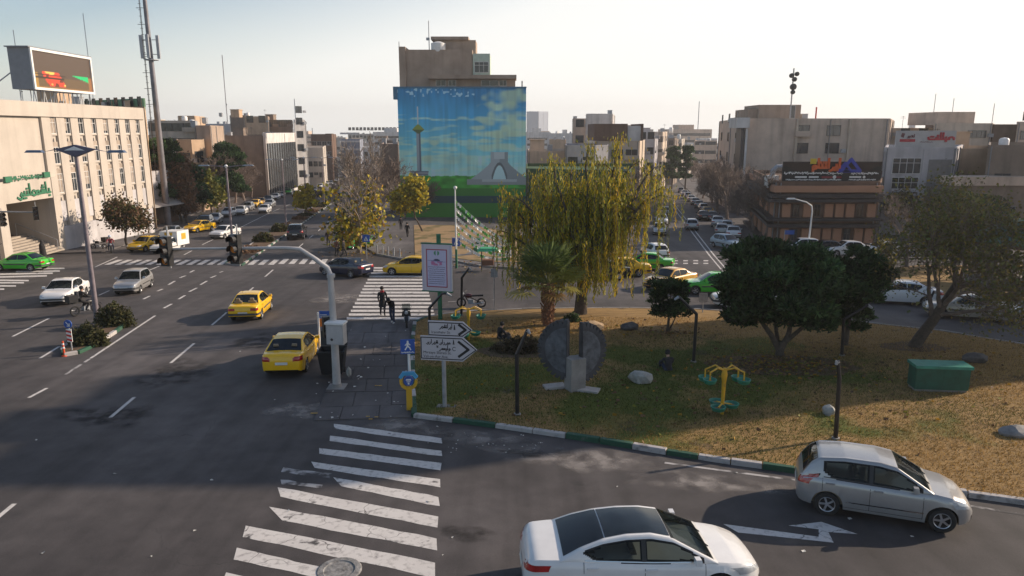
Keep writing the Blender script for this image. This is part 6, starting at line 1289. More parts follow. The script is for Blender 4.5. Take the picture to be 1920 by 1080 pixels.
# bushes of the near median
def bush(label, base, rx, ry, h, seed, cols, n=2600, s=.07, name='bush', group=None):
    rg = np.random.default_rng(seed); t = thing(name, label, 'bush', base, 0, group); segs = []
    for k in range(26):
        a = rg.random()*6.28; r = rg.uniform(.2, .9); segs.append(([(0, 0, -.05), (rx*r*.5*cos(a), ry*r*.5*sin(a), h*.5), (rx*r*cos(a), ry*r*sin(a), h*rg.uniform(.7, 1))], [.02, .014, .006], 4))
    V, Q = tubes_np(segs); link('stems', np_mesh('stems', V, Q, TWIG), t)
    d = rand_dirs(rg, n); d[:, 2] = np.abs(d[:, 2]); rr = rg.uniform(.55, 1.02, (n, 1))*(1+.16*np.sin(d[:, :1]*7+seed)*np.cos(d[:, 1:2]*6)); C = d*rr*[rx, ry, h]
    V, Q, c = leaf_cloud(rg, C, s, .5, cols); link('leaves', np_mesh('leaves', V, Q, LEAF, c), t); return t
BUSH = [(.075, .075, .026), (.055, .06, .02), (.10, .09, .035), (.04, .045, .018)]
bush('larger round green bush on the far end of the small median', G(216, 612), 1.05, .8, 1.25, 1, BUSH); bush('smaller round green bush behind the blue arrow sign', G(168, 648), .9, .7, 1.1, 2, BUSH, 2200)
for k in range(9):
    q = along(m0, 10+k*9+rnd.uniform(-2, 2), -1.2); bush(['low rust hedge clump', 'tan dry bush', 'grey green shrub', 'rusty bush', 'thin brown shrub', 'olive bush', 'dry brown clump', 'dusty shrub', 'fading bush'][k]+', '+nth[k]+' along the boulevard median', q, 1.2, 1.0 if k else 2.5, .6+.5*(k in (1, 2)), 90+k, RUST if k in (0, 3, 4, 6) else OLIVE, 900, .13, 'bush', 'shrubs along the boulevard median')
strip_pts = [along(m0, t, -1.2) for t in (2, 12, 30, 60, 100, 160)]
# dead bushy mound near the sculpture and potted shrub
bush('brown dead shrub mound beside the saw blade sculpture', G(975, 662), 1.35, .9, .75, 15, [(.10, .075, .04), (.075, .055, .03), (.06, .05, .022)], 3000, .06)
bush('dark shrub at the foot of the willow', G(1072, 606), .55, .45, .6, 16, DKG, 700, .06)
# street trees
BARE = dict(trunk=.32, r=.14, lev=4, n=[6, 4, 4, 4], ang=36, lr=.66, up=.08, rmin=.014, twig=TWIG)
make_tree('street_tree', 'round twiggy tree with olive leaves on the left corner pavement', G(240, 462), 6.3, dict(BARE, r=.16), dict(per=8, sd=.42, s=.11, cols=OLIVE+RUST), 101)
def conifer(label, base, h, r, seed, name='conifer', group=None, cols=DKG):
    rg_ = np.random.default_rng(seed); cl = []
    for k in range(30):
        z = rg_.uniform(.28, .97); rr = r*(1-abs(z-.45)*1.05)*.95; a = rg_.random()*6.28; q = rg_.uniform(.2, 1); cl.append((rr*q*cos(a), rr*q*sin(a), z*h, r*.36, r*.26))
    return pine(name, label, base, cl, [([(0, 0, -.3), (.1, 0, h*.5), (0, 0, h*.9)], [h*.02, h*.014, .03], 6)], seed, 60, group, cols, .3)
conifer('tall dark pine by the boulevard kerb right of the first lamp posts', along(G(470, 392), -2, -3.5), 11.5, 4.2, 111)
conifer('dark pine above the cream office end beside the mast', G(330, 425)+Vector((-4, 6, 0)), 11, 3.4, 112)
conifer('low spreading dark pine before the shop awning', G(346, 410), 8, 4.2, 113)
conifer('dark pine far down the right street, left of a pair', Vector((*XY(1262, 215), gz(215))), 12, 3.4, 114); conifer('dark cypress far down the right street, right of a pair', Vector((*XY(1287, 200), gz(200))), 12.5, 2.8, 115)
make_tree('street_tree', 'tree with yellow green leaves above the left kerb row', G(398, 400), 8.5, dict(BARE, r=.15), dict(per=14, sd=.6, s=.2, cols=[(.14, .15, .025), (.2, .18, .02), (.1, .11, .02)]), 121)
make_tree('street_tree', 'rust brown leaved tree rising beside the telecom mast', G(318, 420)+Vector((0, 4, 0)), 11.5, dict(BARE, r=.2), dict(per=9, sd=.6, s=.2, cols=RUST), 122)
make_tree('street_tree', 'round clipped brown tree by the shop awning', G(352, 418), 4.6, dict(BARE, trunk=.45, r=.16), dict(per=6, sd=.3, s=.14, cols=RUST), 123)
# bare trees: one mesh of each kind, copied along the streets
bare = []
for s in (0, 1, 2): bare.append(make_tree('bare_tree', 'bare brown street tree', (0, 0, 0), 9.5, dict(BARE, n=[6, 5, 4, 4, 3], lev=5, lr=.64, ang=40, r=.2, rmin=.022), None, 130+s, TWIG, 'bare street trees'))
used = set()
def bare_at(p, sc, label, k, group):
    src = bare[k % 3]; M = Matrix.Translation((p[0], p[1], gz(p[1]))) @ Matrix.Rotation(rnd.random()*6.28, 4, 'Z') @ Matrix.Scale(sc, 4)
    if k % 3 not in used: used.add(k % 3); src.matrix_world = M; src['label'] = label; src['group'] = group; return src
    return dup(src, None, None, label, group, M)
for k in range(16):
    q = along(G(410, 400), 2+k*9+rnd.uniform(-2, 2), -3.4); bare_at(q, rnd.uniform(1.1, 1.6), f'bare brown tree, {nth[k]} along the left pavement of the boulevard', k, 'bare trees on the left pavement')
for k in range(9):
    q = along(G(664, 440), 10+k*11, 3.6+rnd.uniform(-.5, 2.5)); bare_at(q, rnd.uniform(1.2, 1.6), f'bare pale tree, {nth[k]} between the boulevard and the mural building', k, 'bare trees left of the mural')
for k in range(13):
    a = G(1404, 462).lerp(G(1300, 366), .06+.94*k/12); bare_at((a.x+.8+rnd.uniform(0, 3.0), a.y), rnd.uniform(1.0, 1.4), f'bare brown tree, {nth[k]} in the dense row right of the right street', k, 'bare trees right of the right street')
for k in range(8):
    a = G(1232, 440).lerp(G(1236, 350), k/7); bare_at((a.x-2-rnd.uniform(0, 2), a.y), rnd.uniform(.9, 1.2), f'bare brown tree, {nth[k]} behind the willow along the right street', k, 'bare trees left of the right street')
for k in range(5):
    bare_at(G(1700+k*55, 503), rnd.uniform(.7, 1.0), f'thin bare tree, {nth[k]} on the verge before the grey office', k, 'bare trees on the right verge')
for k in range(4): bare_at(along(m0, 60+k*28, -1.2), .62, f'slim bare tree, {nth[k]} on the boulevard median', k, 'bare trees on the boulevard median')
bush('yellow sapling leaning out behind the big pine', G(1655, 500), 1.1, 1., 2.6, 33, YEL[:3]+OLIVE[:1], 420, .12, 'sapling'); bush('green creeper on the low wall above the right verge', Vector((*XY(1830, 73), gz(73)+3.6)), 4.2, 1.2, 1.9, 34, OLIVE+DKG, 2600, .14, 'creeper')
bush('round bush at the window of the grey office', Vector((*XY(1700, 82.5), gz(82)+3.2)), 2.3, .9, 2.2, 35, OLIVE, 1200, .14, 'creeper')
# grass blades and fallen leaves over the park
def pip(P2, poly):
    x, y = P2[:, 0], P2[:, 1]; ins = np.zeros(len(P2), bool); n = len(poly)
    for i in range(n):
        x1, y1 = poly[i]; x2, y2 = poly[i-1]; c = ((y1 > y) != (y2 > y))&(x < (x2-x1)*(y-y1)/(y2-y1+1e-12)+x1); ins ^= c
    return ins
def grassy(n, hgt, wdt):
    rg = np.random.default_rng(55); poly = [(q.x, q.y) for q in front+back+left]; Pp = np.stack([rg.uniform(-5.6, 27, n), rg.uniform(14.5, 39.5, n)], -1)
    keep = pip(Pp, poly)&(rg.random(n) < np.clip(1.5-(Pp[:, 1]-16)/24, .25, 1)); Pp = Pp[keep]; m = len(Pp)
    z = -SLOPE*Pp[:, 1]+.12; a = rg.random(m)*6.28; hh = hgt*rg.uniform(.5, 1.4, m)*(1+.7*(rg.random(m) < .1)); ln = rg.normal(0, .5, (m, 2))*hh[:, None]
    b = np.stack([np.cos(a), np.sin(a)], -1)*wdt; V = np.empty((m, 3, 3)); V[:, 0, :2] = Pp-b; V[:, 1, :2] = Pp+b; V[:, 2, :2] = Pp+ln; V[:, 0, 2] = V[:, 1, 2] = z; V[:, 2, 2] = z+hh
    fr_ = ((Pp[:, 0]-4.5)*.075)**2+((Pp[:, 1]-28)*.135)**2; dry = np.clip(np.sin(Pp[:, 0]*.7+1.3*np.sin(Pp[:, 1]*.5))*.3+np.cos(Pp[:, 1]*.9-Pp[:, 0]*.3)*.3+rg.normal(0, .3, m)+(fr_-.55)*1.1+.1, 0, 1)[:, None]
    c = (np.array([(.095, .115, .02)])*(1-dry)+np.array([(.42, .26, .085)])*dry)*rg.uniform(.3, 1.5, (m, 1))
    o = link('grass', np_mesh('grass', V.reshape(-1, 3), np.arange(m*3).reshape(-1, 3), LEAF, np.repeat(c, 3, 0))); tag(o, kind='stuff')
grassy(300000, .06, .014)
rg = np.random.default_rng(57); C = np.concatenate([np.array([(q.x, q.y, gz(q.y)+.16)]*n)+np.stack([rg.normal(0, sx, n), rg.normal(0, sy, n), rg.uniform(0, .02, n)], -1) for q, n, sx, sy in ((G(1250, 740), 350, 5, 2.6), (G(1600, 700), 350, 4, 3), (G(1470, 690), 900, 1.5, .8), (G(1250, 628), 120, .9, .6), (G(1080, 620), 260, 3, 1.2), (G(880, 500), 200, 4, 2), (G(690, 478), 160, 2, 1))])
C = C[pip(C[:, :2], [(q.x, q.y) for q in front+back+left]) | (C[:, 1] > 42)]; C[:, 2] = -SLOPE*C[:, 1]+.15+rg.uniform(0, .02, len(C)); V, Q, c = leaf_cloud(rg, C, .06, .7, RUST+YEL[3:], .8); tag(link('fallen_leaves', np_mesh('fallen_leaves', V, Q, LEAF, c)), kind='stuff')
# ================================================================ STREET FURNITURE AND PARK
def pole_at(p): return Vector((p[0], p[1], gz(p[1])))
# --- traffic signal on a cantilever arm
def signal_head(label, loc, rz, lit, backplate=False, z0=0.):
    t = thing('traffic_light', label, 'traffic light', loc, rz)
    b = MB(); b.bb(-.19, .19, -.12, .14, 0, 1.12); b.build('housing', BLACK, t)
    for k, c in enumerate(('top', 'mid', 'low')):
        z = .94-.37*k; on = c in lit
        b = MB(); b.lathe([(.0, -.135), (.08, -.15), (.145, -.122)], 16, (0, 0, z), 'y'); b.build('lamp', AMBER if on else mat('dark_lens', (.06, .03, .02), .2, coat=.5), t, 60)
        b = MB(); rows = [[(.17*cos(a), y, z+.17*sin(a)) for y in (-.12, -.34)] for a in np.linspace(-.5, pi+.5, 11)]; b.grid(rows); b.build('visor', BLACK, t)
    b = MB(); b.tube([(.05, .1, 1.12), (.05, .1, 1.5)], .03, 5); b.tube([(.1, .05, -.1), (.1, .05, 0)], .03, 5); b.build('bracket', GALV, t)
    return t
pb = G(632, 727); 
t = thing('signal_mast', 'pale grey traffic signal mast with long arm curving over the boulevard', 'signal mast', pole_at(pb))
zt = P(626, 515, pb.y).z-gz(pb.y); zarm = P(560, 468, pb.y).z-gz(pb.y); x_ = lambda px: P(px, 470, pb.y).x-pb.x
PM = mat('mast_grey', (.46, .44, .43), .45, .2, var=.12, scale=2)
b = MB(); b.tube([(0, 0, -.1), (0, 0, zt*.55), (-.02, 0, zt)], [.17, .14, .115], 12); b.build('pole', PM, t, 50)
b = MB(); b.tube([(-.02, 0, zt-.02), (x_(612), .02, P(608, 503, pb.y).z-gz(pb.y)), (x_(590), .03, P(588, 486, pb.y).z-gz(pb.y)), (x_(562), .03, zarm+.02), (x_(535), .03, zarm+.06), (x_(470), .02, zarm+.05), (x_(322), 0, zarm+.02)], [.105, .1, .09, .08, .07, .06, .045], 10); b.lathe([(.16, zt-.1), (.16, zt+.02), (.1, zt+.05)], 12); b.build('arm', PM, t, 50)
b = MB(); b.tube([(x_(322), 0, zarm+.02), (x_(318), 0, zarm+.75)], .03, 6); b.build('arm_tip', PM, t)
b = MB(); b.lathe([(.3, 0), (.3, .05), (.2, .06), (.18, .2)], 12); b.box((0, 0, .03), (.7, .7, .06)); b.build('base_plate', CONC, t)
zb0 = P(630, 640, pb.y).z-gz(pb.y); zb1 = P(630, 603, pb.y).z-gz(pb.y)
c = thing('control_box', 'pale grey control cabinet strapped to the signal mast', 'control box', (pb.x+.16, pb.y-.26, gz(pb.y)+zb0), R(-8))
b = MB(); b.bb(-.34, .34, -.2, .2, 0, zb1-zb0); b.build('cabinet', mat('box_grey', (.42, .4, .39), .5, var=.1), c); b = MB(); b.bb(-.38, .38, -.25, .24, zb1-zb0, zb1-zb0+.07); b.build('lid', WHITE, c)
b = MB(); b.bb(-.3, .3, -.212, -.202, .05, zb1-zb0-.06); b.build('door', mat('box_door', (.46, .44, .43), .5), c); b = MB(); b.lathe([(0, -.215), (.05, -.225), (.06, -.2)], 10, (-.12, 0, .2), 'y'); b.build('lock', FR_D, c)
for px, py, lit, nm in ((317, 497, ('top', 'low'), 'black traffic light with two amber lenses at the tip of the arm'), (446, 493, ('mid',), 'black traffic light with one amber lens halfway along the arm')):
    s = P(px, py, pb.y); signal_head(nm, (s.x, s.y-.12, s.z), R(-14), lit)
# pedestrian signal on the same mast
s = P(613, 634, pb.y); t = thing('pedestrian_signal', 'small dark pedestrian signal behind the signal mast', 'pedestrian signal', (s.x-.02, s.y+.12, s.z), R(30)); b = MB(); b.bb(-.14, .14, -.12, .12, 0, .85); b.build('housing', BLACK, t)
for z in (.2, .6): b = MB(); rows = [[(.13*cos(a), y, z+.13*sin(a)) for y in (-.12, -.26)] for a in np.linspace(-.4, pi+.4, 9)]; b.grid(rows); b.build('visor', BLACK, t)
b = MB(); b.bb(-.02, .3, .1, .14, .4, .45); b.build('bracket', PM, t)
# blue and orange sign on a thin pole
q = G(601, 668); t = thing('parking_sign', 'thin white pole with small blue plate over an orange plate behind the litter bin', 'sign', pole_at(q)); zz = P(600, 586, q.y).z-gz(q.y); b = MB(); b.tube([(0, 0, 0), (0, 0, zz)], .045, 8); b.build('pole', WHITE, t)
z1, z2, z3 = [P(600, v, q.y).z-gz(q.y) for v in (583, 597, 612)]; b = MB(); b.bb(.05, .55, -.03, -.01, z2+.01, z1); b.build('blue_plate', BLUEP, t); b = MB(); b.bb(.06, .56, -.035, -.012, z3, z2-.01); b.build('orange_plate', mat('orange_plate', (.6, .16, .02), .5), t)
b = MB(); b.poly([(.1, -.032, z2+.06), (.5, -.032, z2+.06), (.5, -.032, z2+.1), (.1, -.032, z2+.1)]); b.poly([(.1, -.032, z2+.16), (.4, -.032, z2+.16), (.4, -.032, z2+.19), (.1, -.032, z2+.19)]); b.build('lettering', WHITE, t)
# litter bin
q = G(623, 712); t = thing('litter_bin', 'large black wheeled litter bin with open lid by the signal mast', 'bin', pole_at(q)+Vector((-.08, .55, .04)), R(4))
b = MB(); z1 = 1.12; b.add([(-.42, -.36, .12), (.42, -.36, .12), (.42, .36, .12), (-.42, .36, .12), (-.55, -.46, z1), (.55, -.46, z1), (.55, .46, z1), (-.55, .46, z1), (-.5, -.41, z1), (.5, -.41, z1), (.5, .41, z1), (-.5, .41, z1), (-.4, -.33, .3), (.4, -.33, .3), (.4, .33, .3), (-.4, .33, .3)],
 [(0, 3, 2, 1), (0, 1, 5, 4), (1, 2, 6, 5), (2, 3, 7, 6), (3, 0, 4, 7), (4, 5, 9, 8), (5, 6, 10, 9), (6, 7, 11, 10), (7, 4, 8, 11), (8, 9, 13, 12), (9, 10, 14, 13), (10, 11, 15, 14), (11, 8, 12, 15), (12, 13, 14, 15)])
b.box((0, -.47, z1-.02), (1.14, .05, .07)); b.build('tub', mat('bin_plastic', (.012, .012, .013), .5, var=.2), t); b = MB(); b.M = Matrix.Translation((0, .5, z1)) @ Matrix.Rotation(R(-14), 4, 'X'); b.bb(-.56, .56, -.03, .03, 0, .62); b.build('lid', mat('bin_plastic', (0, 0, 0)), t)
for x in (-.42, .42): b = MB(); b.lathe([(0, -.04), (.11, -.04), (.11, .04), (0, .04)], 12, (x, .3, .11), 'x'); b.build('wheel', TYRE, t)
rg = random.Random(6); b = MB(); q = G(652, 712)
def rock(label, base, sx, sy, sz, seed, m, name='boulder', sub=2):
    rg = np.random.default_rng(seed); bm_ = __import__('bmesh').new(); __import__('bmesh').ops.create_icosphere(bm_, subdivisions=sub, radius=1)
    pl = [(rand_dirs(rg, 1)[0], rg.uniform(.55, .9)) for _ in range(11)]
    for v in bm_.verts:
        p = np.array(v.co)
        for n, d in pl:
            k = p@n-d
            if k > 0: p = p-n*k*.9
        v.co = Vector(p*[sx, sy, sz]*(1+rg.normal(0, .02)))
    me = bpy.data.meshes.new(name); bm_.to_mesh(me); bm_.free(); me.materials.append(m); o = link(name, me, None, (base[0], base[1], gz(base[1])+sz*.55+.1)); return tag(o, label, 'rock')
M_ROCK = mat('pale_rock', (.33, .32, .29), .9, var=.3, scale=4, bump=.6, bscale=12); M_RDK = mat('dark_rock', (.10, .09, .085), .9, var=.35, scale=4, bump=.6, bscale=12); M_RTAN = mat('tan_rock', (.36, .25, .15), .9, var=.3, scale=4, bump=.6)
rock('pale grey boulder with scratched marks right of the saw blade sculpture', G(1200, 722), .52, .4, .36, 1, M_ROCK); rock('dark boulder on the lawn left of the small pine', G(1182, 622), .55, .4, .3, 2, M_RDK); rock('tan boulder behind the right half of the saw blade', G(1112, 622), .6, .4, .36, 3, M_RTAN)
rock('round white boulder at the foot of the bent black lamp post', G(1553, 783), .30, .26, .26, 4, M_ROCK); rock('flat dark boulder behind the green cabinet', G(1825, 684), .68, .42, .3, 5, M_RDK); rock('smooth grey boulder at the right edge of the lawn', G(1906, 822), .62, .42, .26, 6, mat('grey_rock', (.22, .21, .2), .8, var=.3, scale=3))
rock('white lump of concrete at the base of the signal mast', G(654, 710), .14, .13, .3, 7, M_ROCK, 'concrete_lump', 1); rock('low brown stump by the willow trunk', G(1122, 618), .3, .25, .2, 8, M_RTAN, 'stump')
# --- big framed notice on a green post
q = G(822, 603); t = thing('notice_board', 'tall white framed notice with red border on a green post', 'notice board', pole_at(q), R(-14)); z0, z1 = [P(818, v, q.y).z-gz(q.y) for v in (545, 458)]; wn = 57/1350*(q.y+1)*1.03
b = MB(); b.tube([(.08, .1, 0), (.08, .1, z1+.55)], .13, 8); b.build('post', GREENP, t); b = MB(); b.bb(-wn/2, wn/2, -.06, .06, z0, z1); b.build('panel', WHITE, t); b = MB(); b.bb(-wn/2-.03, wn/2+.03, -.08, .08, z1+.002, z1+.07); b.bb(-wn/2-.03, wn/2+.03, -.08, .08, z0-.07, z0-.002); b.build('frame', GREENP, t)
def notice(u, v):
    c = np.empty(u.shape+(3,)); c[:] = (.66, .58, .64); d = np.minimum(np.minimum(u-.14, .86-u)*.62, np.minimum(v-.07, .91-v)); c[(d > 0)] = (.60, .56, .74); c[(d > 0)&(d < .022)] = (.40, .045, .07); c[(u < .06)|(u > .94)] = (.55, .5, .6)
    g = ((u-.5)/.10)**2+((v-.82)/.05)**2 < 1; c[g&(np.abs(u-.5) > .02)] = (.10, .30, .16); r = (((u-.5)/.24)**2+((v-.60)/.05)**2 < 1)&(vnoise(u, v, 14, 30, 3) > .35); c[r] = (.58, .20, .36)
    k = (((u-.5)/.11)**2+((v-.665)/.028)**2 < 1); c[k] = (.08, .08, .14); l = (np.abs(v-.645+.04*(u-.5)) < .008)&(d > .03); c[l] = (.28, .25, .45); return c
painted('print', wn-.04, z1-z0-.04, 60, 90, notice, PRINT, t, (0, -.066, z0+.02)); b = MB()
for k in range(9):
    for s in scribble(rg, wn*.28-(k % 3)*.03, -wn*.29+(k % 2)*.06, z0+(z1-z0)*(.515-.045*k), .03): ribbon(b, s, .014, .07)
b.build('lettering', mat('ink', (.10, .10, .16), .7), t)
# --- direction signs
q = G(833, 770); t = thing('direction_sign', 'two white arrow shaped street signs with black lettering on one steel post', 'direction sign', pole_at(q)+Vector((0, 0, .12)), R(-9)); g_ = gz(q.y)+.12; Z_ = lambda v: P(833, v, q.y).z-g_; X_ = lambda u: (P(u, 650, q.y).x-q.x)*1.015
b = MB(); b.tube([(0, .08, 0), (0, .08, Z_(603))], .075, 10); b.build('post', GALV, t, 50); b = MB(); b.box((.05, .1, -.02), (.7, .4, .06)); b.build('footing', CONC, t)
INK = mat('sign_black', (.012, .012, .014), .5); SGW = mat('sign_white', (.50, .47, .49), .5, var=.05)
def arrow_plate(nm, xl, xs, xt, zb, zt, yoff):
    zm = (zb+zt)/2; out = [(xl, zb), (xs, zb), (xt, zm), (xs, zt), (xl, zt)]
    f = MB(); n = len(out); f.add([(x, yoff, z) for x, z in out]+[(x, yoff+.04, z) for x, z in out], [tuple(range(n)), tuple(range(n, 2*n))[::-1]]+[((i+1) % n, i, n+i, n+(i+1) % n) for i in range(n)]); o = f.build(nm, SGW, t)
    c = ((xl+xs)/2, zm); ins = lambda k: [(c[0]+(x-c[0])*(1-k*.55/(xt-xl)*1.0), c[1]+(z-c[1])*(1-k/(zt-zb))) for x, z in out]
    i = ins(.12); r = MB(); ribbon(r, i+[i[0], i[1]], .035, -yoff+.003); 
    h = (zt-zb); xa = xs-.12; ribbon(r, [(xa-.02, zt-h*.2), (xa+h*.36, zm), (xa-.02, zb+h*.2)], .09, -yoff+.004)
    r.build('black_marks', INK, o); return o
zA, zB, zC, zD = Z_(632), Z_(602), Z_(676), Z_(630)
o1 = arrow_plate('upper_plate', X_(803), X_(869), X_(886), zA+.005, zB, 0.); o2 = arrow_plate('lower_plate', X_(788), X_(868), X_(895), zC, zD-.01, -.015)
b = MB(); h = zB-zA; pen_word(b, ['a', 'y', 'r', 'a', 'n', 'sh', 'h', 'r'], X_(849), zA+h*.58, h*.30, .026, .006, 0, 'xz', 1.05); ribbon(b, [(X_(854), zA+h*.5), (X_(853), zA+h*.78), (X_(852), zA+h*.5), (X_(854), zA+h*.56)], .025, .006); latin(b, 'Iranshahr St.', X_(809), zA+h*.22, h*.24, -.007); b.build('lettering', INK, o1)
b = MB(); h = zD-zC; pen_word(b, ['m', 'y', 'r', 'z', 'a', 'Y', ' ', 'sh', 'y', 'r', 'a', 'z', 'Y'], X_(845), zC+h*.70, h*.19, .026, .021, 0, 'xz', 1.15); pen_word(b, ['v', 'l', 'y', 'x', 's', 'r'], X_(845), zC+h*.45, h*.2, .026, .021, 0, 'xz', 1.1); pen_word(b, ['(', 'j', ')'], X_(822), zC+h*.55, h*.1, .016, .021); ribbon(b, [(X_(852), zC+h*.68), (X_(851), zC+h*.86), (X_(850), zC+h*.68)], .025, .021); ribbon(b, arc(X_(852), zC+h*.5, .06, .07, 40, 320), .02, .021)
latin(b, 'Mirzaye Shirazi St.', X_(793), zC+h*.27, h*.155, -.022); latin(b, 'Vali-ye-Asr Ave.', X_(793), zC+h*.11, h*.155, -.022); b.build('lettering', INK, o2)
# --- blue pedestrian sign and ticket post
q = G(768, 770); t = thing('pedestrian_sign', 'blue square pedestrian sign on a white pole beside the park corner', 'sign', pole_at(q)+Vector((0, .25, .05)), R(8)); g_ = gz(q.y)+.05; Z_ = lambda v: P(768, v, q.y+.25).z-g_
b = MB(); b.tube([(0, .04, 0), (0, .04, Z_(640))], .05, 8); b.build('pole', WHITE, t); z0, z1 = Z_(663), Z_(636); b = MB(); b.bb(-.29, .22, -.03, .0, z0, z1); b.build('plate', BLUEP, t); b = MB(); h = z1-z0; xm = -.03
b.lathe([(0, 0), (.035, 0)], 10, (xm, -.034, z0+h*.86), 'y'); ribbon(b, [(xm, z0+h*.78), (xm-.01, z0+h*.52)], .07, .033); ribbon(b, [(xm-.01, z0+h*.54), (xm-.09, z0+h*.3)], .045, .034); ribbon(b, [(xm, z0+h*.54), (xm+.07, z0+h*.42), (xm+.1, z0+h*.28)], .045, .035); ribbon(b, [(xm-.01, z0+h*.76), (xm-.09, z0+h*.6)], .035, .036); ribbon(b, [(xm+.01, z0+h*.76), (xm+.08, z0+h*.62)], .035, .036)
for s in scribble(rg, .19, -.26, z0+h*.1, .035): ribbon(b, s, .018, .034)
b.build('white_figure', WHITE, t)
q = G(768, 768); t = thing('ticket_post', 'yellow post with round blue and yellow head at the park corner', 'ticket post', pole_at(q)+Vector((0.02, -.12, .04)), R(4)); b = MB(); b.bb(-.1, .1, -.07, .07, 0, .82); b.build('post', YELP, t)
b = MB(); zc = 1.12; ringp = [(.27*cos(R(a)), zc+.27*sin(R(a))) for a in range(-205, 26, 21)]; ribbon(b, ringp, .1, .03, 0, 'xz', .1); b.bb(-.1, .1, -.08, .06, .82, .9); b.build('yellow_ring', YELP, t)
b = MB(); ribbon(b, [(-.27, zc+.17), (-.17, zc+.3), (.17, zc+.3), (.27, zc+.17)], .12, .04, 0, 'xz', .12); b.build('blue_cap', mat('sky_blue', (.06, .32, .55), .5), t)
b = MB(); b.lathe([(0, -.1), (.17, -.095), (.18, .05)], 18, (0, 0, zc), 'y'); b.build('blue_disc', BLUEP, t); b = MB(); b.poly([(-.1, -.102, zc+.03), (.1, -.102, zc+.03), (.08, -.102, zc+.09), (-.08, -.102, zc+.09)]); b.poly([(-.03, -.102, zc-.12), (.03, -.102, zc-.12), (.03, -.102, zc-.05), (-.03, -.102, zc-.05)]); b.poly([(-.07, -.102, zc-.03), (.07, -.102, zc-.03), (.07, -.102, zc), (-.07, -.102, zc)]); b.build('white_marks', WHITE, t)
# --- saw blade sculpture
q = G(1076, 738); t = thing('sculpture', 'stone sculpture of a toothed saw blade split into two halves on a concrete block', 'sculpture', pole_at(q)+Vector((0, .25, .12)), R(0)); g_ = gz(q.y)+.12
M_SAW = mat('saw_stone', (.058, .058, .064), .75, var=.4, scale=2.2, bump=.4, bscale=14); M_SAW2 = mat('saw_face', (.10, .105, .118), .7, var=.5, scale=3, bump=.4, bscale=10); RB = 1.22
def half_blade(side, yaw, zc):
    M = Matrix.Translation((side*.25, 0, zc)) @ Matrix.Rotation(yaw, 4, 'Z'); pts = [(0, RB*.97), (0, -RB*.62 if side < 0 else -RB*.8)]; n = 17; a0, a1 = (90, 268) if side < 0 else (90, -80); rim = []
    for k in range(n):
        a = R(a0+(a1-a0)*(k+.0)/n); b_ = R(a0+(a1-a0)*(k+.55)/n); c_ = R(a0+(a1-a0)*(k+.95)/n); rim += [(RB*1.0*cos(a), RB*sin(a)), (RB*1.0*cos(b_), RB*1.0*sin(b_)), (RB*.84*cos(c_), RB*.84*sin(c_))]
    rim = rim[::1]; f = MB(); f.M = M; o = [(0, RB*.98)]+rim+[(0, -RB*.95)]; m = len(o); fs = []
    vs = [(x, -.11, z) for x, z in o]+[(x, .11, z) for x, z in o]; c0 = len(vs); vs += [(side*.02, -.11, 0), (side*.02, .11, 0)]
    for i in range(m):
        j = (i+1) % m; fs += [(i, j, m+j, m+i), (c0, j, i), (c0+1, m+i, m+j)]
    f.add(vs, fs); ob = f.build('blade_half', M_SAW, t)
    d = MB(); d.M = M; rp = [(RB*.74*cos(R(a0+(a1-a0)*k/16)), RB*.74*sin(R(a0+(a1-a0)*k/16))) for k in range(17)]; fs = []; vs = [(side*.03, -.125, 0)]+[(x, -.125, z) for x, z in rp]+[(x, -.105, z) for x, z in rp]; n_ = len(rp)
    for i in range(n_-1): fs += [(0, 1+i, 2+i), (1+i, 1+n_+i, 2+n_+i, 2+i)]
    d.add(vs, fs); d.build('raised_disc', M_SAW2, ob); return ob
zc = P(1076, 660, q.y+.25).z-g_
half_blade(-1, R(-24), zc+.08); half_blade(1, R(33), zc-.04)
b = MB(); b.M = Matrix.Rotation(R(24), 4, 'Z'); zt = P(1076, 672, q.y).z-g_; b.bb(-.33, .02, -.42, .16, 0, zt); b.bb(.022, .34, -.36, .2, 0, zt-.02); b.build('pedestal', CONC, t)
for dx, dy, an in ((-.72, .1, .3), (.55, -.3, -.35)): b = MB(); b.box((dx, dy, .05), (.85, .5, .1), an); b.build('base_slab', mat('pale_slab', (.42, .38, .35), .9, var=.2, scale=3, bump=.3), t)
b = MB(); b.M = Matrix.Translation((-.25, 0, zc+.08)) @ Matrix.Rotation(R(-24), 4, 'Z'); b.bb(-.025, .025, -.14, .14, -RB*.9, RB*.93); b.build('pale_edge', M_SAW, t)
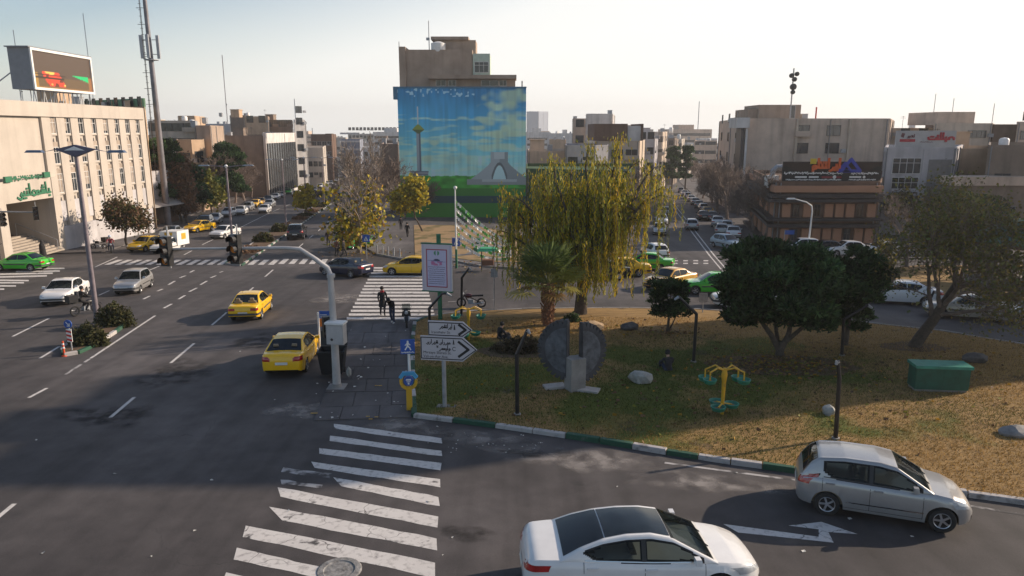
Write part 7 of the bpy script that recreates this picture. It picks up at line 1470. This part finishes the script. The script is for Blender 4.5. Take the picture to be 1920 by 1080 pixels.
# --- outdoor exercise frames with green seats
def exerciser(label, base, pix_top, flower=False, rz=0.):
    t = thing('exercise_frame', label, 'exercise machine', pole_at(base)+Vector((0, 0, .12)), rz, 'outdoor exercise machines on the lawn'); hgt = P(base.x, 0, base.y) and (P(960, pix_top, base.y).z-gz(base.y)-.12)
    PODM = mat('pod_green', (.02, .20, .14), .45, var=.2, scale=8)
    b = MB(); b.tube([(0, 0, -.1), (0, 0, .5), (0, 0, hgt*.7), (0, 0, hgt*.86), (0, 0, hgt)], [.06, .06, .075, .11, .06], 10); b.build('post', YELP, t, 50)
    def pod(c, r, arm):
        b = MB(); b.lathe([(r*.25, -.12), (r*.8, -.06), (r, .08), (r*.86, .09), (r*.72, 0), (0, -.02)], 16, c); o = b.build('seat_pod', PODM, t, 50); a = MB(); a.tube(arm, .032, 6); a.build('arm', YELP, t)
        k = MB(); k.lathe([(0, .02), (r*.45, .01), (r*.5, -.03)], 10, c); k.build('cushion', mat('pod_core', (.30, .15, .05), .7, var=.5, scale=20), o)
    for k, a in enumerate((R(200), R(160), R(-20), R(20))):
        r = .62 if not flower else .66; c = (r*cos(a), r*sin(a)*1.5, hgt*.78-.12*(k % 2)); pod(c, .24, [(0, 0, hgt*.95), (c[0]*.5, c[1]*.5, hgt*1.03), (c[0], c[1], hgt*.97-.1*(k % 2)), (c[0], c[1], c[2])])
    for a in (R(230), R(10), R(110)): c = (.34*cos(a), .34*sin(a), .32); pod(c, .27, [(0, 0, .42), (c[0], c[1], .36)])
    return t
exerciser('yellow exercise machine with green round seats on the lawn, nearer one', G(1353, 783), 690)
exerciser('yellow exercise machine with green seats behind the direction signs', G(879, 642), 578, True)
# --- bent black park lamps
def bent_lamp(label, base, pts, rz=0., head=True):
    """pts: photo points of the bend and the tip at the post's own depth"""
    t = thing('park_lamp', label, 'park lamp', pole_at(base)+Vector((0, 0, .12)), 0, 'bent black lamp posts in the park'); g_ = gz(base.y)+.12
    q = [P(*p, base.y) for p in pts]; p3 = [(0, 0, -.05)]+[(v.x-base.x, 0, v.z-g_) for v in q]; b = MB(); b.tube(p3[:2], [.075, .07], 8); b.build('post', BLACK, t, 50)
    b = MB(); b.tube([(p3[1][0], 0, p3[1][2]-.02)]+p3[2:], [.07]+[.055]*(len(p3)-2), 8); b.build('lamp_arm', BLACK, t, 50); e = Vector(p3[-1]); d = (e-Vector(p3[-2])).normalized(); b = MB(); b.tube([e-d*.02, e+Vector((d.x*.22, 0, -.14))], [.075, .05], 8); b.build('lamp_head', GALV, t)
    b = MB(); b.lathe([(.13, 0), (.13, .06), (.08, .07)], 8); b.build('base_plate', CONC, t)
bent_lamp('bent black park lamp left of the saw blade sculpture', G(970, 784), [(969, 664), (989, 618)])
bent_lamp('bent black park lamp arching left beside the small pine', G(1300, 684), [(1306, 588), (1272, 556)])
bent_lamp('bent black park lamp near the silver hatchback', G(1566, 830), [(1574, 708), (1571, 676)])
bent_lamp('bent black park lamp beside the framed notice post', G(806, 640), [(805, 577), (829, 551), (838, 550)])
bent_lamp('thin bent black lamp behind the far exercise machine', G(865, 596), [(866, 520), (880, 502)])
bent_lamp('bent black lamp half hidden behind the slender pine', G(1578, 672), [(1582, 598), (1628, 572)])
bent_lamp('black lamp post behind the leaning trunk', G(1743, 628), [(1744, 560), (1752, 545)])
# thin sign by the pine and poles by the willow
q = G(1317, 590); t = thing('road_sign', 'grey back of a small square sign between the two pines', 'sign', pole_at(q)); b = MB(); b.tube([(0, 0, 0), (0, 0, 1.1)], .03, 6); b.build('pole', GALV, t); b = MB(); b.bb(-.25, .25, -.02, .0, .75, 1.3); b.build('plate', GALV, t)
q = G(927, 585); t = thing('sign_pole', 'thin grey pole on the rear kerb left of the palm', 'pole', pole_at(q)); b = MB(); b.tube([(0, 0, 0), (0, 0, 2.6)], .035, 6); b.build('pole', GALV, t); b = MB(); b.bb(-.2, .2, -.02, .02, 2.1, 2.6); b.build('plate', GALV, t)
# green utility cabinet
q = G(1770, 744); t = thing('utility_cabinet', 'dark green metal utility cabinet with lighter lid on the lawn', 'cabinet', pole_at(q)+Vector((0, .5, .12)), R(-6)); b = MB(); b.bb(-.98, .98, -.35, .35, .1, .95); b.build('body', GREENP if False else mat('cabinet_green', (.008, .085, .055), .55, var=.25, scale=3), t); b = MB(); b.bb(-1.04, 1.04, -.42, .42, .95, 1.06); b.build('lid', mat('lid_green', (.03, .22, .16), .5, var=.2, scale=3), t); b = MB(); b.bb(-.95, .95, -.3, .3, 0, .1); b.build('plinth', CONC, t)
for x in (-.49, .49): b = MB(); b.bb(x-.46, x+.46, -.362, -.352, .16, .9); b.build('door', mat('cabinet_green', (0, 0, 0)), t)
# --- lamp posts
def double_lamp(label, base, top, half, fancy=False, rz=0., group='double arm lamp posts on the median'):
    t = thing('street_lamp', label, 'street lamp', pole_at(base), rz, group); h = top; PR = mat('lamp_pole', (.20, .17, .19), .5, .3, var=.2)
    b = MB(); b.tube([(0, 0, 0), (0, 0, h*.5), (0, 0, h)], [.15, .12, .085] if fancy else [.12, .1, .07], 10); b.build('pole', PR, t, 50)
    for s in (-1, 1):
        if fancy:
            b = MB(); b.add([(0, -.18, h-.25), (0, .18, h-.25), (s*half*.38, .1, h+.12), (s*half*.38, -.1, h+.12), (0, -.1, h+.38), (0, .1, h+.38), (s*half*.62, .06, h+.02), (s*half*.62, -.06, h+.02)], [(4, 5, 6, 7), (0, 3, 2, 1), (3, 7, 6, 2), (0, 4, 7, 3), (1, 2, 6, 5)]); b.build('winged_arm', mat('wing_arm', (.09, .08, .12), .5, var=.2), t)
            b = MB(); b.add([(0, -.16, h-.2), (s*.55, -.12, h+.08), (0, -.12, h+.3)], [(0, 1, 2)]); b.build('white_flash', WHITE, t)
            b = MB(); b.box((s*half*.82, 0, h+.03), (half*.36, .3, .13), 0, None, .75); b.build('lamp_head', mat('lamp_blue', (.10, .14, .22), .4, .2), t)
        else:
            b = MB(); b.tube([(0, 0, h-.05), (s*half*.6, 0, h+.1)], [.05, .035], 6); b.build('arm', PR, t); b = MB(); b.box((s*half*.8, 0, h+.09), (half*.42, .24, .1), 0, None, .7); b.build('lamp_head', mat('lamp_grey', (.3, .33, .36), .4, .3), t)
    if not fancy: b = MB(); b.lathe([(.02, h-.25), (.16, h+.05), (.05, h+.16)], 8); b.build('finial', WHITE, t)
    return t
q = G(183, 606); double_lamp('tall lamp post with winged double arms and blue lamp heads on the small median', q, P(150, 285, q.y).z-gz(q.y), 90/1350*(q.y+1.), True)
for k, (px, tot, off) in enumerate(((443, 312, 3), (530, 300, 34), (583, 296, 56), (612, 296, 84), (632, 295, 120))):
    q = along(m0, off, -1.2); double_lamp(f'grey double arm lamp post, {nth[k]} of the row on the boulevard median', q, P(px, tot, q.y).z-gz(q.y), 2.1 if k else 2.3, False, R(6))
q = G(1514, 474); t = thing('street_lamp', 'pale single arm lamp post before the brick building', 'street lamp', pole_at(q)); h = P(1518, 396, q.y).z-gz(q.y); b = MB(); b.tube([(0, 0, 0), (.1, 0, h), (0, 0, h+.5), (-.5, 0, h+.85), (-1.6, 0, h+1.15)], [.1, .075, .07, .06, .05], 8); b.build('pole', WHITE, t, 60); b = MB(); b.box((-2.0, 0, h+1.2), (.9, .26, .12), 0, None, .7); b.build('lamp_head', WHITE, t)
# --- left traffic signal (pole stands just outside the picture)
q = G(-60, 500); s = P(70, 412, q.y); t = thing('signal_mast', 'thin signal arm reaching in from the left edge before the passage', 'signal mast', pole_at(q)); zz = P(0, 398, q.y).z-gz(q.y); b = MB(); b.tube([(0, 0, 0), (0, 0, zz), (.6, 0, zz+.1), (s.x-q.x-.2, 0, zz)], [.12, .1, .08, .06], 8); b.build('arm', mat('arm_blue_grey', (.2, .22, .26), .5, .2), t)
signal_head('black unlit traffic light on the thin arm before the passage', (s.x, s.y-.1, s.z), R(40), ())
s2 = P(8, 424, q.y); signal_head('black unlit traffic light at the left edge below the arm', (s2.x, s2.y-.1, s2.z), R(60), ())
# --- small signs of the near median
q = G(135, 662); t = thing('keep_right_sign', 'round blue arrow sign over a red and white striped plate on the small median', 'sign', pole_at(q)+Vector((0, 0, .13)), R(-6)); b = MB(); b.tube([(0, .03, 0), (0, .03, 1.15)], .03, 6); b.build('pole', GALV, t); zc = 1.28
b = MB(); b.lathe([(0, -.03), (.2, -.03), (.2, 0), (0, 0)], 20, (0, 0, zc), 'y'); b.build('disc', BLUEP, t); b = MB(); ribbon(b, [(-.08, zc+.09), (.07, zc-.08)], .05, .034); ribbon(b, [(.08, zc+.03), (.08, zc-.09), (-.04, zc-.09)], .045, .035); b.build('white_arrow', WHITE, t)
b = MB(); b.bb(-.13, .13, -.03, -.005, .42, 1.04); b.build('white_plate', WHITE, t); b = MB()
for k in range(3): z = .44+k*.2; b.poly([(-.13, -.034, z+.06), (.13, -.034, z), (.13, -.034, z+.1), (-.13, -.034, z+.16)])
b.build('red_bands', REDP, t)
q = G(121, 668); t = thing('delineator_post', 'small orange and white delineator post at the nose of the small median', 'delineator post', pole_at(q)); b = MB(); b.lathe([(.13, 0), (.12, .05), (.05, .07), (.045, .72), (0, .74)], 12); b.build('post', mat('orange_red', (.6, .07, .02), .5), t, 40)
for z in (.38, .55): b = MB(); b.lathe([(.049, z), (.049, z+.08)], 12); b.build('white_band', WHITE, t)
# --- pedestrian crossing signs, flag pole with strings of little flags
for k, (px, py, tp, lab) in enumerate(((688, 486, 440, 'blue pedestrian crossing sign in front of the plane tree'), (856, 502, 446, 'blue pedestrian crossing sign on the flag pole'))):
    q = G(px, py); t = thing('crossing_sign', lab, 'sign', pole_at(q)+Vector((0, -.12*k, 0))); z1 = P(px, tp, q.y).z-gz(q.y); b = MB(); b.tube([(0, .03, 0 if k == 0 else z1-.5), (0, .03, z1)], .03, 6); b.build('pole', GALV, t); b = MB(); b.bb(-.33, .33, -.02, .01, z1-.68, z1); b.build('plate', BLUEP, t); b = MB(); b.poly([(-.2, -.024, z1-.55), (.2, -.024, z1-.55), (0, -.024, z1-.15)]); b.build('white_triangle', WHITE, t); b = MB(); ribbon(b, [(.0, z1-.28), (-.02, z1-.4), (-.08, z1-.52)], .04, .028); ribbon(b, [(-.02, z1-.4), (.07, z1-.52)], .04, .029); b.build('black_figure', INK, t)
q = G(856, 503); FP = q; t = thing('flag_pole', 'tall white pole with ball top and green foot before the mural', 'pole', pole_at(q)); zt = P(853, 352, q.y).z-gz(q.y); b = MB(); b.tube([(0, 0, 1.6), (-.02, 0, zt)], [.07, .05], 8); b.build('pole', WHITE, t); b = MB(); b.tube([(0, 0, 0), (0, 0, 1.6)], .1, 8); b.build('foot', GREENP, t); b = MB(); b.lathe([(0, zt+.16), (.12, zt+.1), (.16, zt), (.1, zt-.1), (.05, zt-.14)], 12); b.build('ball', WHITE, t, 60)
t = thing('bunting', 'slanting strings of tiny green and white flags between the pole and the willow', 'bunting', pole_at(q)); rg = random.Random(12); fl = {k: (lambda mb: mb.mesh('pennant', m_))(MB().add([(-.1, 0, 0), (.1, 0, 0), (.06, .02, -.24), (-.06, -.02, -.24)], [(0, 1, 2, 3)])) for k, m_ in (('w', WHITE), ('g', mat('flag_green', (.10, .42, .06), .7)))}
cords = MB(); end = P(955, 455, q.y+3)
for r_ in range(6):
    a = Vector((0, 0, zt-1.0-r_*.62)); e = Vector((end.x-q.x+.3*rg.random(), end.y-q.y, end.z-gz(q.y)-.25*r_)); pts = [a.lerp(e, u)+Vector((0, 0, -1.2*u*(1-u)*(1+.25*r_))) for u in np.linspace(0, 1, 12)]; cords.tube(pts, .012, 3)
    for k in range(30):
        u = (k+.5)/30*11; i = int(u); p = pts[i].lerp(pts[min(i+1, 11)], u-i); o = link('pennant', fl[rg.choice('wwg')], t, tuple(p), rg.uniform(-.6, .6)); o.rotation_euler.x = rg.uniform(-.3, .3)
cords.build('cord', WHITE, t)
# garden lamp globe, bins and shelter in the far bed
q = G(915, 508); t = thing('kiosk', 'small stall with mint green canopy and white post under the willow edge', 'stall', pole_at(q)); b = MB()
for x in (-.5, .5):
    for y in (-.4, .4): b.tube([(x, y, 0), (x, y, 1.7)], .03, 5)
b.build('legs', FR_D, t); b = MB(); b.box((0, 0, 1.8), (1.7, 1.3, .22), 0, None, .7); b.build('canopy', mat('mint', (.06, .36, .17), .6), t); b = MB(); b.bb(-.45, .45, -.35, .35, .5, .95); b.build('counter', mat('stall_brown', (.2, .09, .05), .7), t)
for k, (px, py, m_, lab) in enumerate(((893, 479, GREENP, 'green litter bin with yellow side on the garden path'), (897, 460, GREENP, 'small green litter bin farther along the garden path'))):
    q = G(px, py); t = thing('litter_bin', lab, 'bin', pole_at(q)); b = MB(); b.lathe([(.22, 0), (.27, .7), (.2, .74), (0, .76)], 12); b.build('drum', m_, t, 40); b = MB(); b.bb(-.36, -.28, -.06, .06, 0, .8); b.build('side_post', YELP, t)
# gazebo at the right edge
q = G(1905, 545); t = thing('gazebo', 'grey timber gazebo with green roof and railings at the right edge', 'gazebo', pole_at(q)+Vector((1.6, 2.2, .12))); TW = mat('timber_grey', (.27, .235, .21), .85, var=.2, scale=4); rr = 2.9
b = MB(); b.lathe([(0, .55), (rr+.25, .55), (rr+.25, .36), (rr+.6, .36), (rr+.6, .18), (rr+.95, .18), (rr+.95, -.2)], 6); b.build('stepped_base', TW, t)
b = MB(); b.lathe([(rr+.8, 3.0), (rr+.75, 3.1), (1.1, 4.4), (0, 4.7)], 6); b.build('roof', mat('gazebo_roof', (.05, .12, .085), .6, var=.2, scale=2), t); b = MB(); b.lathe([(rr+.82, 2.8), (rr+.82, 2.99), (rr+.2, 2.99)], 6); b.build('eaves', mat('eaves_red', (.12, .05, .04), .7), t)
for k in range(6):
    a = 2*pi*k/6; x, y = rr*cos(a), rr*sin(a); b = MB(); b.box((x, y, 1.75), (.16, .16, 2.4), a); b.build('post', TW, t); a2 = a+2*pi/6; x2, y2 = rr*cos(a2), rr*sin(a2)
    if k == 4: continue
    r_ = MB(); r_.tube([(x, y, 1.45), (x2, y2, 1.45)], .05, 4); r_.tube([(x, y, .75), (x2, y2, .75)], .04, 4)
    for j in range(1, 12): u = j/12; r_.tube([(x+(x2-x)*u, y+(y2-y)*u, .75), (x+(x2-x)*u, y+(y2-y)*u, 1.45)], .025, 4)
    r_.build('railing', FR_D, t)
# shop awning building front on the left pavement, blue street name plates, far aerials
q = G(318, 425); t = thing('shop_awning', 'grey shop front with sloping awning right of the cream office', 'shop front', pole_at(q)+Vector((-2.5, 3, 0)), R(78)); b = MB(); b.bb(-4, 4, 0, 3, 3.4, 7.2); b.build('wall', W_GREY, t); b = MB(); b.add([(-4, -2.2, 2.7), (4, -2.2, 2.7), (4, 0, 3.4), (-4, 0, 3.4), (-4, -2.2, 2.6), (4, -2.2, 2.6), (4, 0, 3.3), (-4, 0, 3.3)], [(0, 1, 2, 3), (4, 7, 6, 5), (0, 4, 5, 1), (1, 5, 6, 2), (0, 3, 7, 4)]); b.build('awning', mat('awning_grey', (.30, .29, .28), .8, var=.15), t); b = MB(); b.bb(-4, 4, .2, 3, 0, 3.3); b.build('shopfront', W_DBROWN, t)
for k, (px, pt, pbm, Y, lab) in enumerate(((181, 25, 175, 300, 'thin tall radio mast above the green roof'), (431, 103, 220, 420, 'red and white radio mast left of the striped office'), (559, 185, 240, 420, 'thin radio mast over the brown rooftops'), (1304, 190, 262, 480, 'faint radio mast over the right street'), (1740, 176, 236, 260, 'thin aerial over the shop sign'), (1774, 184, 240, 260, 'short aerial right of the shop sign'), (1852, 194, 225, 200, 'small aerial over the right skyline'), (590, 240, 262, 400, 'faint aerial beyond the striped office'), (38, 56, 90, 72, 'short twin aerial behind the screen billboard'))):
    a, e = P(px, pbm+60, Y), P(px, pt, Y); t = thing('radio_mast', lab, 'radio mast', (a.x, Y, gz(Y))); h0 = a.z-gz(Y)-8; h1 = e.z-gz(Y); b = MB(); w_ = Y/1350*.55
    for s in ((-w_, -w_), (w_, -w_), (0, w_)): b.tube([(s[0], s[1], max(0, h0)), (s[0]*.6, s[1]*.6, h1)], Y/1350*.35, 3)
    b.build('lattice', mat('mast_red', (.32, .2, .2), .7) if k == 1 else GALV, t); b = MB(); z = h0+(h1-h0)*.55; b.lathe([(0, -w_), (w_*2.2, -w_*.6), (w_*2.2, w_*.6), (0, w_)], 10, (w_, -w_, z), 'y'); b.build('dish', FR_D, t)
q = Vector((*XY(1475, 124), 0)); t = thing('radio_mast', 'roof mast with five round dishes on the beige apartment block', 'radio mast', (q.x, 124, P(1475, 224, 124).z)); h = P(1475, 128, 124).z-P(1475, 224, 124).z; b = MB(); b.tube([(0, 0, -.5), (0, 0, h)], .12, 6); b.build('pole', GALV, t)
for py, dx, r in ((139, .45, .35), (142, -.4, .38), (149, .1, .38), (163, 0, .52), (173, 0, .35)): z = P(1475, py, 124).z-P(1475, 224, 124).z; b = MB(); b.lathe([(0, -.3), (r, -.25), (r, .15), (0, .2)], 14, (dx, -.25, z), 'y'); b.build('dish', BLACK, t)
q = G(1468, 478); t = thing('street_name_sign', 'small blue street name plate by the parked white car', 'sign', pole_at(q)); b = MB(); b.tube([(0, 0, 0), (0, 0, 2.4)], .03, 5); b.build('pole', GALV, t); b = MB(); b.bb(.02, .9, -.02, .02, 1.95, 2.35); b.build('plate', BLUEP, t)
# bollard-like post and barrier near the plane tree
for k in range(5):
    q = G(706+k*0, 478).lerp(G(760, 488), k/5); t = thing('bollard', 'short grey steel bollard at the island tip by the crossing', 'bollard', pole_at(q)+Vector((0, .4, .12)), 0, 'bollards at the island tip'); b = MB(); b.lathe([(.06, 0), (.06, .75), (0, .8)], 8); b.build('post', GALV, t)
# ================================================================ PEOPLE
SKIN = mat('skin', (.42, .25, .17), .55, var=.08)
def person(label, base, rz, top, legs, pose='walk', h=1.7, hair=(.015, .012, .01), shoes=(.03, .03, .03), scarf=None, extra=None, z=0., helmet=None):
    t = thing('person', label, 'person', Vector((base[0], base[1], gz(base[1])+.01+z)), rz); s = h/1.7
    J = {'pel': (0, 0, .92), 'che': (0, 0, 1.25), 'nek': (0, 0, 1.45), 'hed': (0, .02, 1.56), 'hd2': (0, .02, 1.66), 'lsh': (-.19, 0, 1.40), 'rsh': (.19, 0, 1.40), 'lel': (-.25, .02, 1.13), 'rel': (.25, .02, 1.13), 'lha': (-.23, .14, .88), 'rha': (.23, .14, .88),
         'lhi': (-.09, 0, .88), 'rhi': (.09, 0, .88), 'lkn': (-.10, .06, .48), 'rkn': (.10, -.02, .48), 'lan': (-.10, .0, .08), 'ran': (.10, -.2, .10), 'lto': (-.10, .17, .03), 'rto': (.10, -.04, .03)}
    if pose == 'stride': J.update(lkn=(-.1, .2, .5), lan=(-.1, .28, .08), lto=(-.1, .45, .04), rkn=(.1, .0, .48), ran=(.1, -.28, .14), rto=(.1, -.14, .04), lha=(-.24, -.1, .9), rha=(.24, .26, .95))
    if pose == 'bend': J.update(che=(0, .16, 1.2), nek=(0, .33, 1.34), hed=(0, .42, 1.38), hd2=(0, .5, 1.42), lsh=(-.2, .28, 1.3), rsh=(.2, .28, 1.3), lel=(-.27, .3, 1.04), rel=(.27, .3, 1.04), lha=(-.18, .42, .86), rha=(.2, .44, .84))
    if pose == 'sit': J.update(pel=(0, 0, .14), lhi=(-.09, .02, .14), rhi=(.09, .02, .14), che=(0, .05, .48), nek=(0, .12, .68), hed=(0, .17, .78), hd2=(0, .2, .87), lsh=(-.19, .08, .63), rsh=(.19, .08, .63), lel=(-.27, .22, .4), rel=(.27, .22, .4), lha=(-.12, .42, .36), rha=(.12, .42, .36), lkn=(-.2, .42, .42), rkn=(.2, .42, .42), lan=(-.12, .62, .08), ran=(.12, .62, .08), lto=(-.12, .8, .04), rto=(.12, .8, .04))
    if pose == 'ride': J.update(pel=(0, -.1, .86), lhi=(-.1, -.08, .84), rhi=(.1, -.08, .84), che=(0, 0, 1.18), nek=(0, .08, 1.38), hed=(0, .12, 1.48), hd2=(0, .13, 1.58), lsh=(-.19, .06, 1.33), rsh=(.19, .06, 1.33), lel=(-.3, .25, 1.1), rel=(.3, .25, 1.1), lha=(-.3, .45, 1.02), rha=(.3, .45, 1.02), lkn=(-.22, .32, .68), rkn=(.22, .32, .68), lan=(-.2, .12, .3), ran=(.2, .12, .3), lto=(-.2, .3, .27), rto=(.2, .3, .27))
    nm = list(J); ix = {n: i for i, n in enumerate(nm)}
    ed = [('pel', 'che'), ('che', 'nek'), ('nek', 'hed'), ('hed', 'hd2'), ('che', 'lsh'), ('che', 'rsh'), ('lsh', 'lel'), ('rsh', 'rel'), ('lel', 'lha'), ('rel', 'rha'), ('pel', 'lhi'), ('pel', 'rhi'), ('lhi', 'lkn'), ('rhi', 'rkn'), ('lkn', 'lan'), ('rkn', 'ran'), ('lan', 'lto'), ('ran', 'rto')]
    rad = dict(pel=(.15, .115), che=(.165, .12), nek=(.06, .06), hed=(.085, .095), hd2=(.085, .1), lsh=(.075, .075), lel=(.052, .052), lha=(.04, .035), lhi=(.1, .1), lkn=(.072, .072), lan=(.05, .05), lto=(.045, .035))
    me = bpy.data.meshes.new('body'); me.from_pydata([tuple(c*s for c in J[n]) for n in nm], [(ix[a], ix[b]) for a, b in ed], []); o = bpy.data.objects.new('body', me); COL.objects.link(o); sk_ = o.modifiers.new('skin', 'SKIN'); 
    for i, n in enumerate(nm): r = rad.get(n) or rad['l'+n[1:]]; me.skin_vertices[0].data[i].radius = (r[0]*s, r[1]*s)
    me.skin_vertices[0].data[0].use_root = True; o.modifiers.new('sub', 'SUBSURF').levels = 2
    dg = bpy.context.evaluated_depsgraph_get(); m2 = bpy.data.meshes.new_from_object(o.evaluated_get(dg)); bpy.data.objects.remove(o); bpy.data.meshes.remove(me)
    m2.materials.clear()
    cm = lambda n_, c: mat(f'cloth_{n_}_{"_".join(str(int(v*1000)) for v in c)}', c, .85, var=.2, scale=12)
    for m_ in (cm('top', top), cm('legs', legs), SKIN, cm('shoe', shoes)): m2.materials.append(m_)
    segs = [(ix[a], ix[b]) for a, b in ed]; PJ = np.array([J[n] for n in nm])*s; kind = []
    for a, b in ed: kind.append(2 if b in ('hed', 'hd2') else (1 if b in ('lhi', 'rhi', 'lkn', 'rkn', 'lan', 'ran') else (3 if b in ('lto', 'rto') else 0)))
    A_ = PJ[[a for a, b in segs]]; D_ = PJ[[b for a, b in segs]]-A_; LL = (D_**2).sum(1)
    hand = PJ[[ix['lha'], ix['rha']]]; feet = PJ[[ix['lan'], ix['ran']]]
    for p in m2.polygons:
        c = np.array(p.center); u = np.clip(((c-A_)*D_).sum(1)/LL, 0, 1); d = ((A_+D_*u[:, None]-c)**2).sum(1); k = kind[int(d.argmin())]
        if k == 0 and ((hand-c)**2).sum(1).min() < .055**2: k = 2
        if pose != 'sit' and k == 0 and c[2] < .84*s and pose != 'ride' and abs(c[0]) < .16: k = 1
        p.material_index = k; p.use_smooth = True
    link('body', m2, t); hd = (Vector(J['hed'])*.4+Vector(J['hd2'])*.6)*s; d = (Vector(J['hd2'])-Vector(J['hed'])); 
    b = MB(); b.lathe([(0, .125), (.07, .11), (.108, .05), (.112, -.02), (.10, -.07)], 12); hm = b.mesh('hair' if not helmet else 'helmet', cm('hair', helmet or hair), 60); ho = link('hair' if not helmet else 'helmet', hm, t, tuple(hd+Vector((0, -.018, .03)))); ho.rotation_euler = (R(14) if pose != 'bend' else R(-55), 0, 0)
    if helmet: ho.scale = (1.3, 1.3, 1.2)
    b = MB(); f = hd+Vector((0, .1, -.03)); b.add([tuple(f+Vector(v)) for v in ((-.014, -.01, -.015), (.014, -.01, -.015), (0, .022, -.012), (0, -.012, .03))], [(0, 1, 2), (1, 3, 2), (3, 0, 2)]); b.build('nose', SKIN, t)
    b = MB(); [b.box((hd.x+dx, hd.y+.092, hd.z+dz), (w_, .012, hh)) for dx, dz, w_, hh in ((-.03, .0, .02, .01), (.03, .0, .02, .01), (0, -.065, .04, .008))]; b.build('face_marks', cm('hair', hair), t)
    if scarf: b = MB(); n = Vector(J['nek'])*s; b.lathe([(.075, -.05), (.12, -.03), (.12, .04), (.08, .07)], 12, tuple(n)); b.build('scarf', cm('scarf', scarf), t, 50)
    if extra == 'pack': c = Vector(J['che'])*s; b = MB(); b.box((c.x, c.y-.2, c.z+.02), (.28, .15, .4), 0, None, .85); b.build('backpack', cm('pack', (.03, .03, .035)), t)
    if extra == 'robe': b = MB(); b.lathe([(.14, 1.5*s), (.22, 1.38*s), (.25, 1.0*s), (.27, .6*s), (.34, .06)], 14); b.build('long_robe', cm('robe', (.014, .013, .015)), t, 50); b = MB(); b.lathe([(0, 1.72*s), (.08, 1.7*s), (.125, 1.62*s), (.13, 1.5*s), (.2, 1.4*s)], 12, (0, -.02, 0)); b.build('head_cover', cm('robe', (.014, .013, .015)), t, 50)
    if extra == 'coat': b = MB(); b.lathe([(.17, .98*s), (.2, .8*s), (.23, .55*s)], 12); b.build('coat_skirt', cm('top', top), t, 50)
    return t
BLK = (.016, .015, .017)
person('woman in black coat with red scarf walking on the zebra crossing', G(718, 592), R(200), BLK, BLK, 'walk', 1.68, (.02, .012, .01), BLK, (.4, .03, .04), 'coat')
person('stooping person in black jacket, blue jeans and white shoes by the parked motorcycle', G(736, 607), R(165), BLK, (.03, .045, .09), 'bend', 1.74, BLK, (.6, .58, .55))
person('person in long black robe standing by the passage stairs', G(82, 486), R(120), BLK, BLK, 'walk', 1.66, BLK, BLK, None, 'robe')
person('person in black sitting on the lawn beside a bag left of the sculpture', G(936, 640), R(-60), (.012, .013, .016), (.012, .013, .018), 'sit', 1.72)
person('person in dark jacket sitting on the lawn seen from behind', G(1253, 700), R(10), (.025, .023, .025), (.02, .03, .06), 'sit', 1.72, BLK)
person('person with orange top and dark coat standing in the road beside the green taxi', G(616, 462), R(-150), (.05, .03, .03), BLK, 'walk', 1.74, BLK, BLK, (.45, .12, .05))
person('person in black striding over the crossing before the plane tree', G(645, 484), R(-100), BLK, BLK, 'stride', 1.74)
person('person in a brown jacket at the kerb beside the plane tree', G(632, 481), R(-120), (.16, .07, .05), BLK, 'walk', 1.66)
person('person in black walking away up the wide island pavement', G(764, 446), R(-5), BLK, BLK, 'stride', 1.74)
person('person in dark clothes farther up the island pavement by the bare trees', G(752, 432), R(10), (.03, .025, .03), BLK, 'walk', 1.7)
person('helmeted rider in red and blue on the motorcycle at the left corner', G(209, 474)+Vector((-.05, .1, 0)), R(-150), (.22, .03, .04), (.02, .03, .06), 'ride', 1.72, BLK, BLK, None, None, 0, (.45, .5, .6))
person('dark clad rider on the motorcycle behind the lamp post', G(162, 590)+Vector((-.15, -.1, 0)), R(-30), BLK, BLK, 'ride', 1.74, BLK, BLK, None, 'pack')
for lab_, (cx_, cy_, hd_) in (('driver in dark clothes at the wheel of the large white saloon', (G(1196, 1018, .95).x, G(1196, 1018, .95).y, 3)), ('driver in a pale shirt at the wheel of the silver hatchback', (G(1650, 905, .75).x, G(1650, 905, .75).y, -20))):
    dx_, dy_ = (.15, .38) if hd_ > 0 else (.1, .36); a_ = R(hd_); person(lab_, (cx_+dx_*cos(a_)-dy_*sin(a_), cy_+dx_*sin(a_)+dy_*cos(a_)), a_-pi/2, (.10, .09, .07) if hd_ > 0 else (.35, .34, .32), BLK, 'sit', 1.6, BLK, BLK, None, None, .38)
q = G(952, 640); t = thing('bag', 'dark bag lying on the lawn beside the sitting person in black', 'bag', pole_at(q)+Vector((0, 0, .12))); b = MB(); b.lathe([(0, .22), (.14, .2), (.22, .1), (.24, 0)], 10); b.build('bag', BLACK, t, 50)
# ================================================================ HAZE
hz = MB(); hz.bb(-1500, 1500, -70, 1700, gz(1700)-2, 62); hm = bpy.data.materials.new('haze_air'); hm.use_nodes = True; t_ = hm.node_tree; t_.nodes.remove(t_.nodes['Principled BSDF']); pv = t_.nodes.new('ShaderNodeVolumePrincipled'); pv.inputs['Color'].default_value = (.93, .92, .92, 1); pv.inputs['Density'].default_value = .00034; pv.inputs['Anisotropy'].default_value = .35; t_.links.new(pv.outputs[0], t_.nodes['Material Output'].inputs['Volume'])
tag(hz.build('haze', hm), kind='stuff')
bpy.context.view_layer.update()
